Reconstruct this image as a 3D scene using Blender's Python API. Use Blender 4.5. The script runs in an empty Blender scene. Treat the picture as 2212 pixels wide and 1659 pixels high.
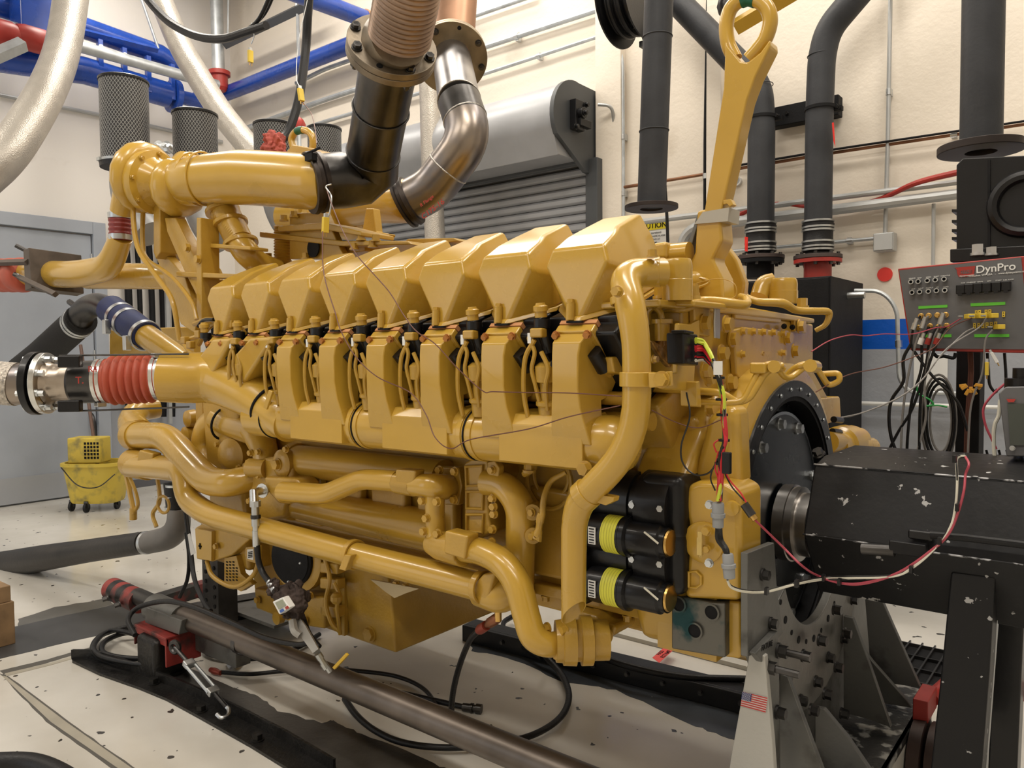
import bpy, bmesh, math, random
from mathutils import Vector, Matrix
random.seed(4)
S = bpy.context.scene
COL = S.collection
# ---------------------------------------------------------------- camera
F, CX, CY, HE = 1661.0, 1106.0, 829.5, 1.6
yaw, pit, rol = math.radians(51.07), math.radians(2.38), math.radians(.46)
f0 = Vector((-math.cos(yaw), math.sin(yaw), 0)); r0 = Vector((math.sin(yaw), math.cos(yaw), 0)); UP = Vector((0, 0, 1))
FW = f0*math.cos(pit) - UP*math.sin(pit); u1 = UP*math.cos(pit) + f0*math.sin(pit)
CU = u1*math.cos(rol) + r0*math.sin(rol); CR = r0*math.cos(rol) - u1*math.sin(rol)
CAM = Vector((0, 0, HE))
cd = bpy.data.cameras.new('camera'); cam = bpy.data.objects.new('camera', cd); COL.objects.link(cam)
cd.sensor_width = 36; cd.lens = 36*F/2212; cd.clip_start = .05; cd.clip_end = 100
M = Matrix((CR, CU, -FW)).transposed().to_4x4(); M.translation = CAM; cam.matrix_world = M
S.camera = cam
# ---------------------------------------------------------------- world, lamps, exposure
w = bpy.data.worlds.new('world'); S.world = w; w.use_nodes = True
w.node_tree.nodes['Background'].inputs[0].default_value = (.75, .85, 1, 1)
w.node_tree.nodes['Background'].inputs[1].default_value = .2
S.view_settings.view_transform = 'Standard'; S.view_settings.look = 'None'
S.view_settings.exposure = 0.22; S.view_settings.gamma = 1; S.view_settings.use_curve_mapping = False
def area(name, loc, size, power, color, rot=(0, 0, 0)):
    l = bpy.data.lights.new(name, 'AREA'); l.shape = 'RECTANGLE'; l.size, l.size_y = size; l.energy = power; l.color = color
    l.energy *= .5
    o = bpy.data.objects.new(name, l); o.location = loc; o.rotation_euler = rot; COL.objects.link(o); return o
WARM = (1, .925, .82)
for i, (x, y) in enumerate([(-7.2, -.6), (-7.2, 3.6), (-3.6, -1.6), (-3.6, 3.9), (.2, -1.4), (.6, 3.6), (-.9, 1.2), (-1.6, 4.9), (-5.0, 5.0)]):
    area('ceiling_light', (x, y, 6.3), (2.6, .5), 175 if i < 7 else 85, WARM)
area('cool_daylight_fill', (-6.5, -4.6, 2.4), (3.4, 3.6), 80, (.72, .85, 1), (math.radians(90), 0, 0))  # unseen cool fill added for bluish daylight; no bay opening is built

# ---------------------------------------------------------------- pixel -> place
def Q(x, y, X=None, Y=None, Z=None):
    d = FW + CR*(x-CX)/F - CU*(y-CY)/F
    t = X/d.x if X is not None else (Y/d.y if Y is not None else (Z-HE)/d.z)
    return CAM + d*t
def dep(p): return (Vector(p)-CAM).dot(FW)
def W(px, p): return px*dep(p)/F

# ---------------------------------------------------------------- materials
MT = {}
def mat(name, col, rough=.5, metal=0, var=0, scale=6, bump=0, bscale=40, coat=0, col2=None, thr=None, emit=None, sub=None):
    if name in MT: return MT[name]
    m = bpy.data.materials.new(name); m.use_nodes = True; nt = m.node_tree; b = nt.nodes['Principled BSDF']
    b.inputs['Base Color'].default_value = (*col, 1); b.inputs['Roughness'].default_value = rough; b.inputs['Metallic'].default_value = metal
    if coat: b.inputs['Coat Weight'].default_value = coat; b.inputs['Coat Roughness'].default_value = .12
    N = nt.nodes.new; L = nt.links.new
    tc = N('ShaderNodeTexCoord')
    if var or col2:
        n = N('ShaderNodeTexNoise'); n.inputs['Scale'].default_value = scale; n.inputs['Detail'].default_value = 6; L(tc.outputs['Object'], n.inputs['Vector'])
        r = N('ShaderNodeValToRGB'); e = r.color_ramp.elements
        if col2:
            a, c = thr or (.45, .55); e[0].position = a; e[1].position = c; e[0].color = (*col, 1); e[1].color = (*col2, 1)
        else:
            e[0].position = .3; e[1].position = .7
            e[0].color = (*[v*(1-var) for v in col], 1); e[1].color = (*[min(1, v*(1+var)) for v in col], 1)
        L(n.outputs['Fac'], r.inputs[0]); L(r.outputs[0], b.inputs['Base Color'])
        mr = N('ShaderNodeMapRange'); mr.inputs[3].default_value = max(.03, rough-.06); mr.inputs[4].default_value = min(1, rough+.1)
        L(n.outputs['Fac'], mr.inputs[0]); L(mr.outputs[0], b.inputs['Roughness'])
    if bump:
        n = N('ShaderNodeTexNoise'); n.inputs['Scale'].default_value = bscale; n.inputs['Detail'].default_value = 3; L(tc.outputs['Object'], n.inputs['Vector'])
        bp = N('ShaderNodeBump'); bp.inputs['Strength'].default_value = bump; bp.inputs['Distance'].default_value = .01
        L(n.outputs['Fac'], bp.inputs['Height']); L(bp.outputs[0], b.inputs['Normal'])
    if emit: b.inputs['Emission Color'].default_value = (*emit[0], 1); b.inputs['Emission Strength'].default_value = emit[1]
    MT[name] = m; return m
YEL = mat('yellow_enamel', (.50, .30, .036), .27, 0, .08, 3, .03, 30, coat=.5)
YEL2 = mat('yellow_cast_enamel', (.45, .265, .033), .35, 0, .12, 5, .15, 60, coat=.3)
ORED = mat('weathered_red_paint', (.26, .028, .022), .45, 0, 0, 9, .12, 50, 0, (.04, .02, .018), (.48, .66))
BLK = mat('black_enamel', (.006, .006, .007), .34, 0, .2, 8, .06, 60, coat=.15)
BLKM = mat('matt_black', (.008, .008, .009), .65, 0, .3, 10, .1, 90)
RUB = mat('black_rubber', (.007, .007, .008), .42, 0, .3, 12, .15, 120)
PIPEG = mat('dark_grey_pipe_paint', (.036, .038, .043), .5, 0, .25, 5, .1, 60)
WHITE = mat('white_plastic', (.75, .75, .73), .45)
RED = mat('red_paint', (.36, .03, .022), .4, 0, .2, 6)
SIL = mat('red_silicone_rubber', (.40, .07, .036), .5, 0, .12, 8, .05, 60)
STEEL = mat('bright_steel', (.62, .62, .6), .25, 1, .15, 12)
ZINC = mat('zinc_plated_steel', (.55, .57, .58), .33, 1, .15, 8)
GALV = mat('galvanized_pipe', (.5, .53, .55), .42, .7, .15, 10, .05, 50)
DSTEEL = mat('dark_bare_steel', (.075, .072, .07), .30, .9, .4, 5, .06, 40)
HSTEEL = mat('heat_tinted_steel', (.33, .27, .21), .3, .95, .0, 5, 0, 40, 0, (.20, .19, .2), (.35, .65))
RUST = mat('rusty_steel', (.17, .10, .065), .55, .6, 0, 14, .2, 70, 0, (.27, .22, .18), (.4, .65))
PLATE = mat('worn_flange_steel', (.24, .20, .15), .45, .75, .3, 10, .1, 60)
BLUE = mat('blue_pipe_enamel', (.010, .055, .33), .25, 0, .15, 5, .03, 30, coat=.3)
GREY = mat('grey_enamel', (.22, .23, .25), .4, 0, .08, 5)
COND = mat('conduit_grey', (.45, .46, .46), .42, .45, .08, 5)
COPPER = mat('copper_pipe', (.22, .10, .05), .4, .6, .3, 10)
BRASS = mat('brass', (.6, .38, .12), .3, 1)
TAGY = mat('yellow_connector_plastic', (.72, .52, .05), .45)
BUCK = mat('dirty_yellow_plastic', (.68, .51, .07), .5, 0, 0, 9, .05, 30, 0, (.26, .22, .08), (.50, .75))
CLEAR = mat('clear_plastic_film', (.6, .57, .5), .2)
MGREY = mat('worn_grey_paint', (.15, .15, .142), .42, .45, 0, 9, .08, 60, 0, (.05, .047, .042), (.55, .74))
CHIP = mat('chipped_black_enamel', (.009, .009, .010), .38, 0, 0, 26, .05, 60, 0, (.38, .38, .38), (.665, .675))
PALEG = mat('pale_grey_connector', (.28, .29, .30), .5)
GREEN = mat('green_tape', (.0, .10, .05), .45)
LIME = mat('green_label', (.12, .55, .04), .5)
PANEL = mat('grey_panel_paint', (.115, .115, .12), .5, 0, .05, 6)
WOOD = mat('timber_block', (.27, .17, .085), .7, 0, .3, 8, .2, 30)
CLOTH = mat('pink_rag', (.45, .12, .10), .9, 0, .3, 20, .4, 60)
DCLOTH = mat('grey_brown_rag', (.06, .045, .04), .9, 0, .4, 20, .5, 60)
ORANGE = mat('orange_gasket', (.52, .24, .10), .5)
BLUEH = mat('blue_hose_sleeve', (.013, .022, .085), .6, 0, .2, 12, .1, 60)
WIRER = mat('red_wire', (.55, .02, .03), .4); WIREB = mat('black_wire', (.012, .012, .012), .4); WIREW = mat('white_wire', (.7, .68, .58), .4)
WIREY = mat('lime_wire', (.55, .62, .05), .4); WIREP = mat('pink_wire', (.42, .06, .09), .4); WIREBR = mat('brown_thermocouple_wire', (.13, .05, .035), .5, .2)
TAPE = mat('transparent_grey_tape', (.42, .40, .35), .25)
LBLY = mat('yellow_label', (.70, .68, .06), .5)
GLASSD = mat('dark_display', (.06, .07, .06), .15)

for _m, _s in ((BLK, .3), (BLKM, .2), (CHIP, .25), (RUB, .35), (PIPEG, .3), (DCLOTH, .1), (CLOTH, .1)):
    _m.node_tree.nodes['Principled BSDF'].inputs['Specular IOR Level'].default_value = _s
# ---------------------------------------------------------------- mesh builder
def frame(d):
    d = Vector(d).normalized(); a = Vector((0, 0, 1)) if abs(d.z) < .9 else Vector((1, 0, 0))
    u = d.cross(a).normalized(); v = d.cross(u).normalized(); return u, v
class MB:
    def __init__(s): s.v = []; s.f = []
    def add(s, vs, fs):
        o = len(s.v); s.v += [tuple(q) for q in vs]; s.f += [tuple(i+o for i in f) for f in fs]; return s
    def box(s, c, d, rz=0, R=None):
        c = Vector(c); h = Vector(d)/2; R = R or Matrix.Rotation(rz, 3, 'Z')
        vs = [c + R @ Vector((x*h.x, y*h.y, z*h.z)) for x in (-1, 1) for y in (-1, 1) for z in (-1, 1)]
        return s.add(vs, [(0, 1, 3, 2), (4, 6, 7, 5), (0, 4, 5, 1), (2, 3, 7, 6), (0, 2, 6, 4), (1, 5, 7, 3)])
    def prism(s, pts, vec):
        n = len(pts); vec = Vector(vec); a = [Vector(q) for q in pts]; b = [q+vec for q in a]
        return s.add(a+b, [tuple(range(n)), tuple(range(2*n-1, n-1, -1))] + [(i, i+n, (i+1) % n+n, (i+1) % n) for i in range(n)])
    def pxy(s, pp, Y, d): return s.prism([Q(x, y, Y=Y) for x, y in pp], (0, d, 0))      # outline on a wall-parallel plane, thickness d away
    def pxx(s, pp, X, d): return s.prism([Q(x, y, X=X) for x, y in pp], (-d, 0, 0))
    def pyz(s, prof, x0, x1): return s.prism([(x0, y, z) for y, z in prof], (x1-x0, 0, 0))
    def hull(s, vs, fs): return s.add(vs, fs)
    def tube(s, pts, rad, n=16, caps=True, closed=False):
        P = [Vector(q) for q in pts]; k = len(P)
        if not hasattr(rad, '__len__'): rad = [rad]*k
        T = []
        for i in range(k):
            a = P[i-1] if (i or closed) else P[0]; b = P[(i+1) % k] if (i < k-1 or closed) else P[-1]
            t = (b-a); T.append(t.normalized() if t.length > 1e-9 else (T[-1] if T else Vector((0, 0, 1))))
        u, v = frame(T[0]); rings = []
        for i in range(k):
            if i:
                q = T[i-1].rotation_difference(T[i]); u = q @ u
            u = (u - T[i]*u.dot(T[i])).normalized(); v = T[i].cross(u)
            rings.append([P[i] + (u*math.cos(2*math.pi*j/n) + v*math.sin(2*math.pi*j/n))*rad[i] for j in range(n)])
        vs = [q for r in rings for q in r]; fs = []
        for i in range(k-1 if not closed else k):
            a = i*n; b = ((i+1) % k)*n
            for j in range(n):
                fs.append((a+j, a+(j+1) % n, b+(j+1) % n, b+j))
        if caps and not closed: fs += [tuple(range(n-1, -1, -1)), tuple(range((k-1)*n, k*n))]
        return s.add(vs, fs)
    def cyl(s, a, b, r, r2=None, n=20): return s.tube([a, b], [r, r if r2 is None else r2], n)
    def lathe(s, c, axis, prof, n=32, close=True):      # prof: (distance along axis, radius)
        c = Vector(c); ax = Vector(axis).normalized(); u, v = frame(ax)
        vs = []; m = len(prof)
        for h, r in prof:
            for j in range(n):
                a = 2*math.pi*j/n; vs.append(c + ax*h + (u*math.cos(a)+v*math.sin(a))*r)
        fs = [(i*n+j, i*n+(j+1) % n, (i+1)*n+(j+1) % n, (i+1)*n+j) for i in range(m-1) for j in range(n)]
        if close: fs += [tuple(range(n-1, -1, -1)), tuple(range((m-1)*n, m*n))]
        return s.add(vs, fs)
    def ring(s, c, axis, ro, ri, h, n=40): return s.lathe(c, axis, [(0, ri), (0, ro), (h, ro), (h, ri), (0, ri)], n, False)
    def hexb(s, c, axis, r, h, wash=True):
        c = Vector(c); ax = Vector(axis).normalized()
        if wash: s.cyl(c, c+ax*h*.25, r*1.25, n=14)
        return s.tube([c+ax*h*.25, c+ax*h], r, 6)
    def torus(s, c, axis, R, r, n=32, m=10):
        c = Vector(c); u, v = frame(axis)
        return s.tube([c+(u*math.cos(2*math.pi*i/n)+v*math.sin(2*math.pi*i/n))*R for i in range(n)], r, m, closed=True)
    def ball(s, c, r, n=16, sc=(1, 1, 1)):
        vs = []; fs = []; m = n//2; c = Vector(c)
        for i in range(1, m):
            t = math.pi*i/m
            for j in range(n):
                a = 2*math.pi*j/n; vs.append(c+Vector((r*sc[0]*math.sin(t)*math.cos(a), r*sc[1]*math.sin(t)*math.sin(a), r*sc[2]*math.cos(t))))
        k = len(vs); vs += [c+Vector((0, 0, r*sc[2])), c-Vector((0, 0, r*sc[2]))]
        for i in range(m-2):
            for j in range(n): fs.append((i*n+j, (i+1)*n+j, (i+1)*n+(j+1) % n, i*n+(j+1) % n))
        for j in range(n): fs.append((k, j, (j+1) % n)); fs.append((k+1, (m-2)*n+(j+1) % n, (m-2)*n+j))
        return s.add(vs, fs)
    def build(s, name, m, parent=None, label=None, cat=None, group=None, kind=None, bevel=0, seg=2, ang=32):
        me = bpy.data.meshes.new(name); me.from_pydata(s.v, [], s.f); me.validate(); me.update()
        bm = bmesh.new(); bm.from_mesh(me); bmesh.ops.recalc_face_normals(bm, faces=bm.faces); bm.to_mesh(me); bm.free()
        me.polygons.foreach_set('use_smooth', [True]*len(me.polygons))
        if not bevel: me.set_sharp_from_angle(angle=math.radians(ang))
        o = bpy.data.objects.new(name, me); COL.objects.link(o); me.materials.append(m)
        if bevel:
            b = o.modifiers.new('bevel', 'BEVEL'); b.width = bevel; b.segments = seg; b.limit_method = 'ANGLE'; b.angle_limit = math.radians(28); b.harden_normals = True
        if parent: o.parent = parent
        tag(o, label, cat, group, kind); return o
def Yl(x):           # depth of the slanting coolant line at a given column
    u = (x-CX)/F; k = (-.6284+.7779*u)/(.7779+.6284*u); s = (-3.159-1.85*k)/(.71-.7*k); return 1.85-.7*s
def tag(o, label=None, cat=None, group=None, kind=None):
    if label: o['label'] = label
    if cat: o['category'] = cat
    if group: o['group'] = group
    if kind: o['kind'] = kind
    return o
def thing(name, label, cat, group=None):
    o = bpy.data.objects.new(name, None); o.empty_display_size = .1; COL.objects.link(o); return tag(o, label, cat, group)
def dup(o, off=(0, 0, 0), parent=None, top=True):
    c = o.copy(); COL.objects.link(c)
    if parent is not None: c.parent = parent
    if top: c.location = Vector(o.location)+Vector(off)
    for ch in list(o.children): dup(ch, parent=c, top=False)
    return c
def fillet(P, r, k=6):
    P = [Vector(q) for q in P]; out = [P[0]]
    for i in range(1, len(P)-1):
        rr = r[i-1] if hasattr(r, '__len__') else r
        a, b, c = P[i-1], P[i], P[i+1]; d1 = (a-b).length; d2 = (c-b).length
        e = min(rr, d1*.49, d2*.49); p = b+(a-b).normalized()*e; q = b+(c-b).normalized()*e
        for j in range(k+1):
            t = j/k; out.append(p*(1-t)**2 + b*2*t*(1-t) + q*t*t)
    out.append(P[-1]); return out
def smooth(P, k=6, closed=False):
    P = [Vector(q) for q in P]; n = len(P); out = []
    for i in range(n-1 if not closed else n):
        p1 = P[i]; p2 = P[(i+1) % n]; p0 = P[i-1] if (i or closed) else p1*2-p2; p3 = P[(i+2) % n] if (i+2 < n or closed) else p2*2-p1
        for j in range(k):
            t = j/k; out.append(.5*((2*p1)+(p2-p0)*t+(2*p0-5*p1+4*p2-p3)*t*t+(3*p1-p0-3*p2+p3)*t**3))
    if not closed: out.append(P[-1])
    return out
def px(pts):        # [(x, y, {'X'|'Y'|'Z'}...)] -> points; a bare number is Y
    out = []
    for q in pts:
        if len(q) == 3: out.append(Q(q[0], q[1], Y=q[2]))
        else: out.append(Q(q[0], q[1], **{q[3]: q[2]}))
    return out
def resamp(P, rad, k=None):
    return P, rad
def ptube(name, m, pts, wpx, parent=None, r=None, mode='s', fr=.08, n=18, k=6, **kw):
    """tube through points given by pixel + plane; width in pixels (at each point) or radius r"""
    P = px(pts)
    if r is None:
        if not hasattr(wpx, '__len__'): wpx = [wpx]*len(P)
        rr = [W(a, p)/2 for a, p in zip(wpx, P)]
    else: rr = r if hasattr(r, '__len__') else [r]*len(P)
    if mode == 's':
        PP = smooth(P, k); R = []
        for i in range(len(P)-1):
            for j in range(k): R.append(rr[i]*(1-j/k)+rr[i+1]*j/k)
        R.append(rr[-1])
    else:
        PP = fillet(P, fr, k); L = [0]
        for i in range(1, len(PP)): L.append(L[-1]+(PP[i]-PP[i-1]).length)
        R = []
        for q in PP:
            # radius from the nearest place along the control polygon
            best = None
            for i in range(len(P)-1):
                ab = P[i+1]-P[i]; t = max(0, min(1, (q-P[i]).dot(ab)/max(1e-9, ab.length_squared))); d = (P[i]+ab*t-q).length
                if best is None or d < best[0]: best = (d, rr[i]*(1-t)+rr[i+1]*t)
            R.append(best[1])
    return MB().tube(PP, R, n).build(name, m, parent, **kw)
def text(body, c, right, up, h, m, parent=None, name='lettering', depth=.0008, label=None, align='CENTER', wscale=1):
    cu = bpy.data.curves.new(name, 'FONT'); cu.body = body; cu.size = h; cu.align_x = align; cu.align_y = 'CENTER'; cu.extrude = depth; cu.offset = h*.012
    o = bpy.data.objects.new(name, cu); COL.objects.link(o)
    dg = bpy.context.evaluated_depsgraph_get(); me = bpy.data.meshes.new_from_object(o.evaluated_get(dg)); bpy.data.objects.remove(o)
    o = bpy.data.objects.new(name, me); COL.objects.link(o); me.materials.clear(); me.materials.append(m)
    r = Vector(right).normalized(); u = Vector(up); u = (u-r*u.dot(r)).normalized(); nn = r.cross(u)
    MM = Matrix((r*wscale, u, nn)).transposed().to_4x4(); MM.translation = Vector(c); o.matrix_world = MM
    if parent: o.parent = parent
    tag(o, label); return o

def bolts(items, m=None, parent=None, name='bolt', r=.011, h=.014):
    """each bolt head a part of its own; items: (position, axis[, r[, h]])"""
    cache = {}
    for it in items:
        c, ax = Vector(it[0]), Vector(it[1]).normalized(); rr = it[2] if len(it) > 2 else r; hh = it[3] if len(it) > 3 else h
        k = (tuple(round(q, 3) for q in ax), rr, hh)
        if k not in cache:
            o = MB().hexb((0, 0, 0), ax, rr, hh).build(name, m or YEL2, parent); cache[k] = o
        else:
            o = cache[k].copy(); COL.objects.link(o)
        o.location = c
# ================================================================ THE ROOM
XW, YW = -9.33, 5.7
def wall_mat(name, bands, bump, axis_blocks=None):
    m = bpy.data.materials.new(name); m.use_nodes = True; nt = m.node_tree; b = nt.nodes['Principled BSDF']; N = nt.nodes.new; L = nt.links.new
    b.inputs['Roughness'].default_value = .42
    g = N('ShaderNodeNewGeometry'); sx = N('ShaderNodeSeparateXYZ'); L(g.outputs['Position'], sx.inputs[0])
    mr = N('ShaderNodeMapRange'); mr.inputs[1].default_value = 0; mr.inputs[2].default_value = 6.5; L(sx.outputs[2], mr.inputs[0])
    r = N('ShaderNodeValToRGB'); r.color_ramp.interpolation = 'CONSTANT'; e = r.color_ramp.elements
    e[0].position = 0; e[0].color = (*bands[0][1], 1); e.remove(e[1])
    for z, c in bands[1:]:
        q = e.new(z/6.5); q.color = (*c, 1)
    L(mr.outputs[0], r.inputs[0])
    n = N('ShaderNodeTexNoise'); n.inputs['Scale'].default_value = 1.4; n.inputs['Detail'].default_value = 8; L(g.outputs['Position'], n.inputs['Vector'])
    r2 = N('ShaderNodeValToRGB'); r2.color_ramp.elements[0].position = .62; r2.color_ramp.elements[0].color = (1, 1, 1, 1)
    r2.color_ramp.elements[1].position = .80; r2.color_ramp.elements[1].color = (.72, .68, .62, 1); L(n.outputs['Fac'], r2.inputs[0])
    mx = N('ShaderNodeMix'); mx.data_type = 'RGBA'; mx.blend_type = 'MULTIPLY'; mx.inputs[0].default_value = 1; L(r.outputs[0], mx.inputs[6]); L(r2.outputs[0], mx.inputs[7]); L(mx.outputs[2], b.inputs['Base Color'])
    n2 = N('ShaderNodeTexNoise'); n2.inputs['Scale'].default_value = 28; n2.inputs['Detail'].default_value = 4; L(g.outputs['Position'], n2.inputs['Vector'])
    bp = N('ShaderNodeBump'); bp.inputs['Strength'].default_value = bump; bp.inputs['Distance'].default_value = .02; L(n2.outputs['Fac'], bp.inputs['Height']); L(bp.outputs[0], b.inputs['Normal'])
    return m
CREAM = (.78, .71, .61); CREAML = (.78, .75, .71); WGREY = (.34, .36, .40)
MW = wall_mat('painted_plaster_wall', [(0, WGREY), (1.575, (.0, .09, .50)), (1.80, CREAM)], .13)
ML = wall_mat('painted_block_wall', [(0, WGREY), (1.05, CREAML)], .06)
# floor: glossy off-white epoxy with dark chips
m = bpy.data.materials.new('glossy_epoxy_floor'); m.use_nodes = True; nt = m.node_tree; b = nt.nodes['Principled BSDF']; N = nt.nodes.new; L = nt.links.new
g = N('ShaderNodeNewGeometry')
n = N('ShaderNodeTexNoise'); n.inputs['Scale'].default_value = 1.3; n.inputs['Detail'].default_value = 8; L(g.outputs['Position'], n.inputs['Vector'])
r = N('ShaderNodeValToRGB'); e = r.color_ramp.elements; e[0].position = .3; e[0].color = (.56, .53, .47, 1); e[1].position = .65; e[1].color = (.70, .68, .63, 1); L(n.outputs['Fac'], r.inputs[0])
n3 = N('ShaderNodeTexNoise'); n3.inputs['Scale'].default_value = 14; n3.inputs['Detail'].default_value = 2; n3.inputs['Roughness'].default_value = .45; L(g.outputs['Position'], n3.inputs['Vector'])
r3 = N('ShaderNodeValToRGB'); e = r3.color_ramp.elements; e[0].position = .70; e[0].color = (0, 0, 0, 1); e[1].position = .71; e[1].color = (1, 1, 1, 1); L(n3.outputs['Fac'], r3.inputs[0])
mx = N('ShaderNodeMix'); mx.data_type = 'RGBA'; L(r3.outputs[0], mx.inputs[0]); L(r.outputs[0], mx.inputs[6]); mx.inputs[7].default_value = (.05, .045, .04, 1); L(mx.outputs[2], b.inputs['Base Color'])
mr = N('ShaderNodeMapRange'); mr.inputs[3].default_value = .05; mr.inputs[4].default_value = .22; L(n.outputs['Fac'], mr.inputs[0]); L(mr.outputs[0], b.inputs['Roughness'])
n4 = N('ShaderNodeTexNoise'); n4.inputs['Scale'].default_value = 5; L(g.outputs['Position'], n4.inputs['Vector'])
bp = N('ShaderNodeBump'); bp.inputs['Strength'].default_value = .06; bp.inputs['Distance'].default_value = .02; L(n4.outputs['Fac'], bp.inputs['Height']); L(bp.outputs[0], b.inputs['Normal'])
MF = m
X1, Y0, ZC = 4.2, -5.0, 6.5
floor = MB().box(((XW+X1)/2, (Y0+YW)/2, -.05), (X1-XW+.4, YW-Y0+.4, .1)).build('floor', MF, kind='structure')
MB().box(((XW+X1)/2, (Y0+YW)/2, ZC+.05), (X1-XW+.4, YW-Y0+.4, .1)).build('ceiling', mat('ceiling_paint', (.55, .54, .52), .8), kind='structure')
wb = MB().box(((XW+X1)/2, YW+.1, ZC/2), (X1-XW+.4, .2, ZC)).build('wall_back', MW, kind='structure')
wl = MB().box((XW-.1, (Y0+YW)/2, ZC/2), (.2, YW-Y0, ZC)).build('wall_left', ML, kind='structure')
PW = mat('plain_wall_paint', (.6, .57, .52), .7)
MB().box((X1+.1, (Y0+YW)/2, ZC/2), (.2, YW-Y0, ZC)).build('wall_right', PW, kind='structure')
MB().box(((XW+X1)/2, Y0-.1, ZC/2), (X1-XW+.4, .2, ZC)).build('wall_front', PW, kind='structure')
# pilaster beside the roller door and a corner joint, joints in the left wall
pil = MB(); pa = Q(1297, 300, Y=YW); pb = Q(1352, 300, Y=YW)
pil.box(((pa.x+pb.x)/2, YW-.04, ZC/2), (pb.x-pa.x, .08, ZC)); pil.build('trim_1', MW, kind='structure', bevel=.006)
pa = Q(1556, 100, Y=YW); pb = Q(1575, 300, Y=YW)
MB().box((pa.x, YW-.06, 4.6), (.12, .12, 3.8)).build('trim_2', MW, kind='structure', bevel=.006)
# steel door with frame in the left wall
DG = mat('blue_grey_door_enamel', (.33, .36, .41), .35, 0, .05, 3)
yr = Q(228, 700, X=XW).y; yl = 1.2; zt = 3.12
d = tag(bpy.data.objects.new('door_1', None), kind='structure'); COL.objects.link(d)
fr = MB(); fr.box((XW+.03, yr-.07, zt/2), (.1, .14, zt)); fr.box((XW+.03, yl+.07, zt/2), (.1, .14, zt)); fr.box((XW+.03, (yl+yr)/2, zt-.07), (.098, yr-yl-.28, .14))
fr.build('door_frame', DG, d, bevel=.006)
for a, b_ in ((yl+.15, (yl+yr)/2-.005), ((yl+yr)/2+.005, yr-.15)):
    MB().box((XW+.012, (a+b_)/2, (zt-.16)/2+.02), (.045, b_-a, zt-.19)).build('door_leaf', DG, d, bevel=.004)
h = MB()
for z in (.5, 1.6, 2.7): h.cyl((XW+.045, yr-.15, z-.06), (XW+.045, yr-.15, z+.06), .014, n=10)
h.build('hinge', ZINC, d)
MB().box((XW+.04, (yl+yr)/2, .16), (.01, yr-yl-.4, .28)).build('kick_plate', mat('grey_kick_plate', (.4, .42, .46), .35, .3), d)
MB().box((XW+.008, (yr+YW)/2, .05), (.016, YW-yr, .1)).build('baseboard_left', mat('dark_base', (.1, .1, .11), .6), kind='structure')
# roller shutter
jx = Q(1292, 420, Y=YW-.1).x; x0 = Q(700, 330, Y=YW-.2).x
rs = tag(bpy.data.objects.new('door_2', None), kind='structure'); COL.objects.link(rs)
SH = mat('grey_shutter_steel', (.38, .39, .41), .38, .3, .08, 4)
hood_z = Q(1250, 262, Y=YW-.3).z
zc = hood_z; R = .30
hood = MB(); prof = [(YW-.02, zc+R*.95)]
for i in range(15):
    a = math.radians(80+i*9.5); prof.append((YW-.36+R*math.cos(a)*1.0, zc+R*math.sin(a)))
prof += [(YW-.55, zc-R*1.05), (YW-.50, zc-R*1.05), (YW-.02, zc-R*1.05)]
hood.pyz(prof, x0, jx-.09); hood.build('shutter_hood', SH, rs, bevel=.006)
ep = MB(); pr = [(YW-.01, zc+R*1.02)]
for i in range(15):
    a = math.radians(80+i*9.5); pr.append((YW-.36+1.04*R*math.cos(a), zc+1.04*R*math.sin(a)))
pr += [(YW-.62, zc-R*.55), (YW-.2, zc-R*1.35), (YW-.01, zc-R*1.35)]
ep.pyz(pr, jx-.09, jx-.05); DSH = mat('dark_grey_steel', (.07, .075, .08), .45, .2, .1, 5); ep.build('hood_end_plate', DSH, rs, bevel=.004)
br = MB(); br.box((jx-.02, YW-.38, zc+.02), (.06, .13, .24)); br.box((jx+.01, YW-.33, zc-.04), (.05, .16, .06)); br.cyl((jx-.04, YW-.38, zc+.03), (jx+.05, YW-.38, zc+.03), .045, n=14)
br.hexb((jx+.05, YW-.38, zc+.03), (1, 0, 0), .02, .03); br.hexb((jx+.01, YW-.3, zc+.12), (1, 0, 0), .02, .03); br.hexb((jx+.01, YW-.45, zc-.09), (1, 0, 0), .02, .03)
br.build('shaft_bearing_bracket', BLK, rs, bevel=.004)
MB().box((jx-.03, YW-.08, zc/2-.1), (.12, .16, zc-R*1.2)).build('guide_rail', DSH, rs, bevel=.006)
MB().box((x0+.03, YW-.08, zc/2-.1), (.12, .16, zc-R*1.2)).build('guide_rail', DSH, rs, bevel=.006)
ztop = zc-R*1.1; i = 0; z = ztop
sl = MB(); sl.pyz([(YW-.10, 0), (YW-.125, .018), (YW-.125, .055), (YW-.10, .075), (YW-.085, .075), (YW-.085, 0)], x0+.08, jx-.08)
slat = sl.build('slat', SH, rs, bevel=.004, seg=1); slat.location = (0, 0, z-.078)
while z > .8:
    z -= .078; i += 1
    if i == 1: slat.location = (0, 0, z); continue
    o = dup(slat, parent=rs); o.location = (0, 0, z)
MB().box(((x0+jx)/2, YW-.07, .42), (jx-x0-.1, .03, .84)).build('shutter_lower_curtain', SH, rs)
MB().box(((x0+jx)/2-.03, YW-.24, ztop+.02), (jx-x0-.15, .06, .06)).build('lintel_bar', DSH, rs, bevel=.005)

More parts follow.
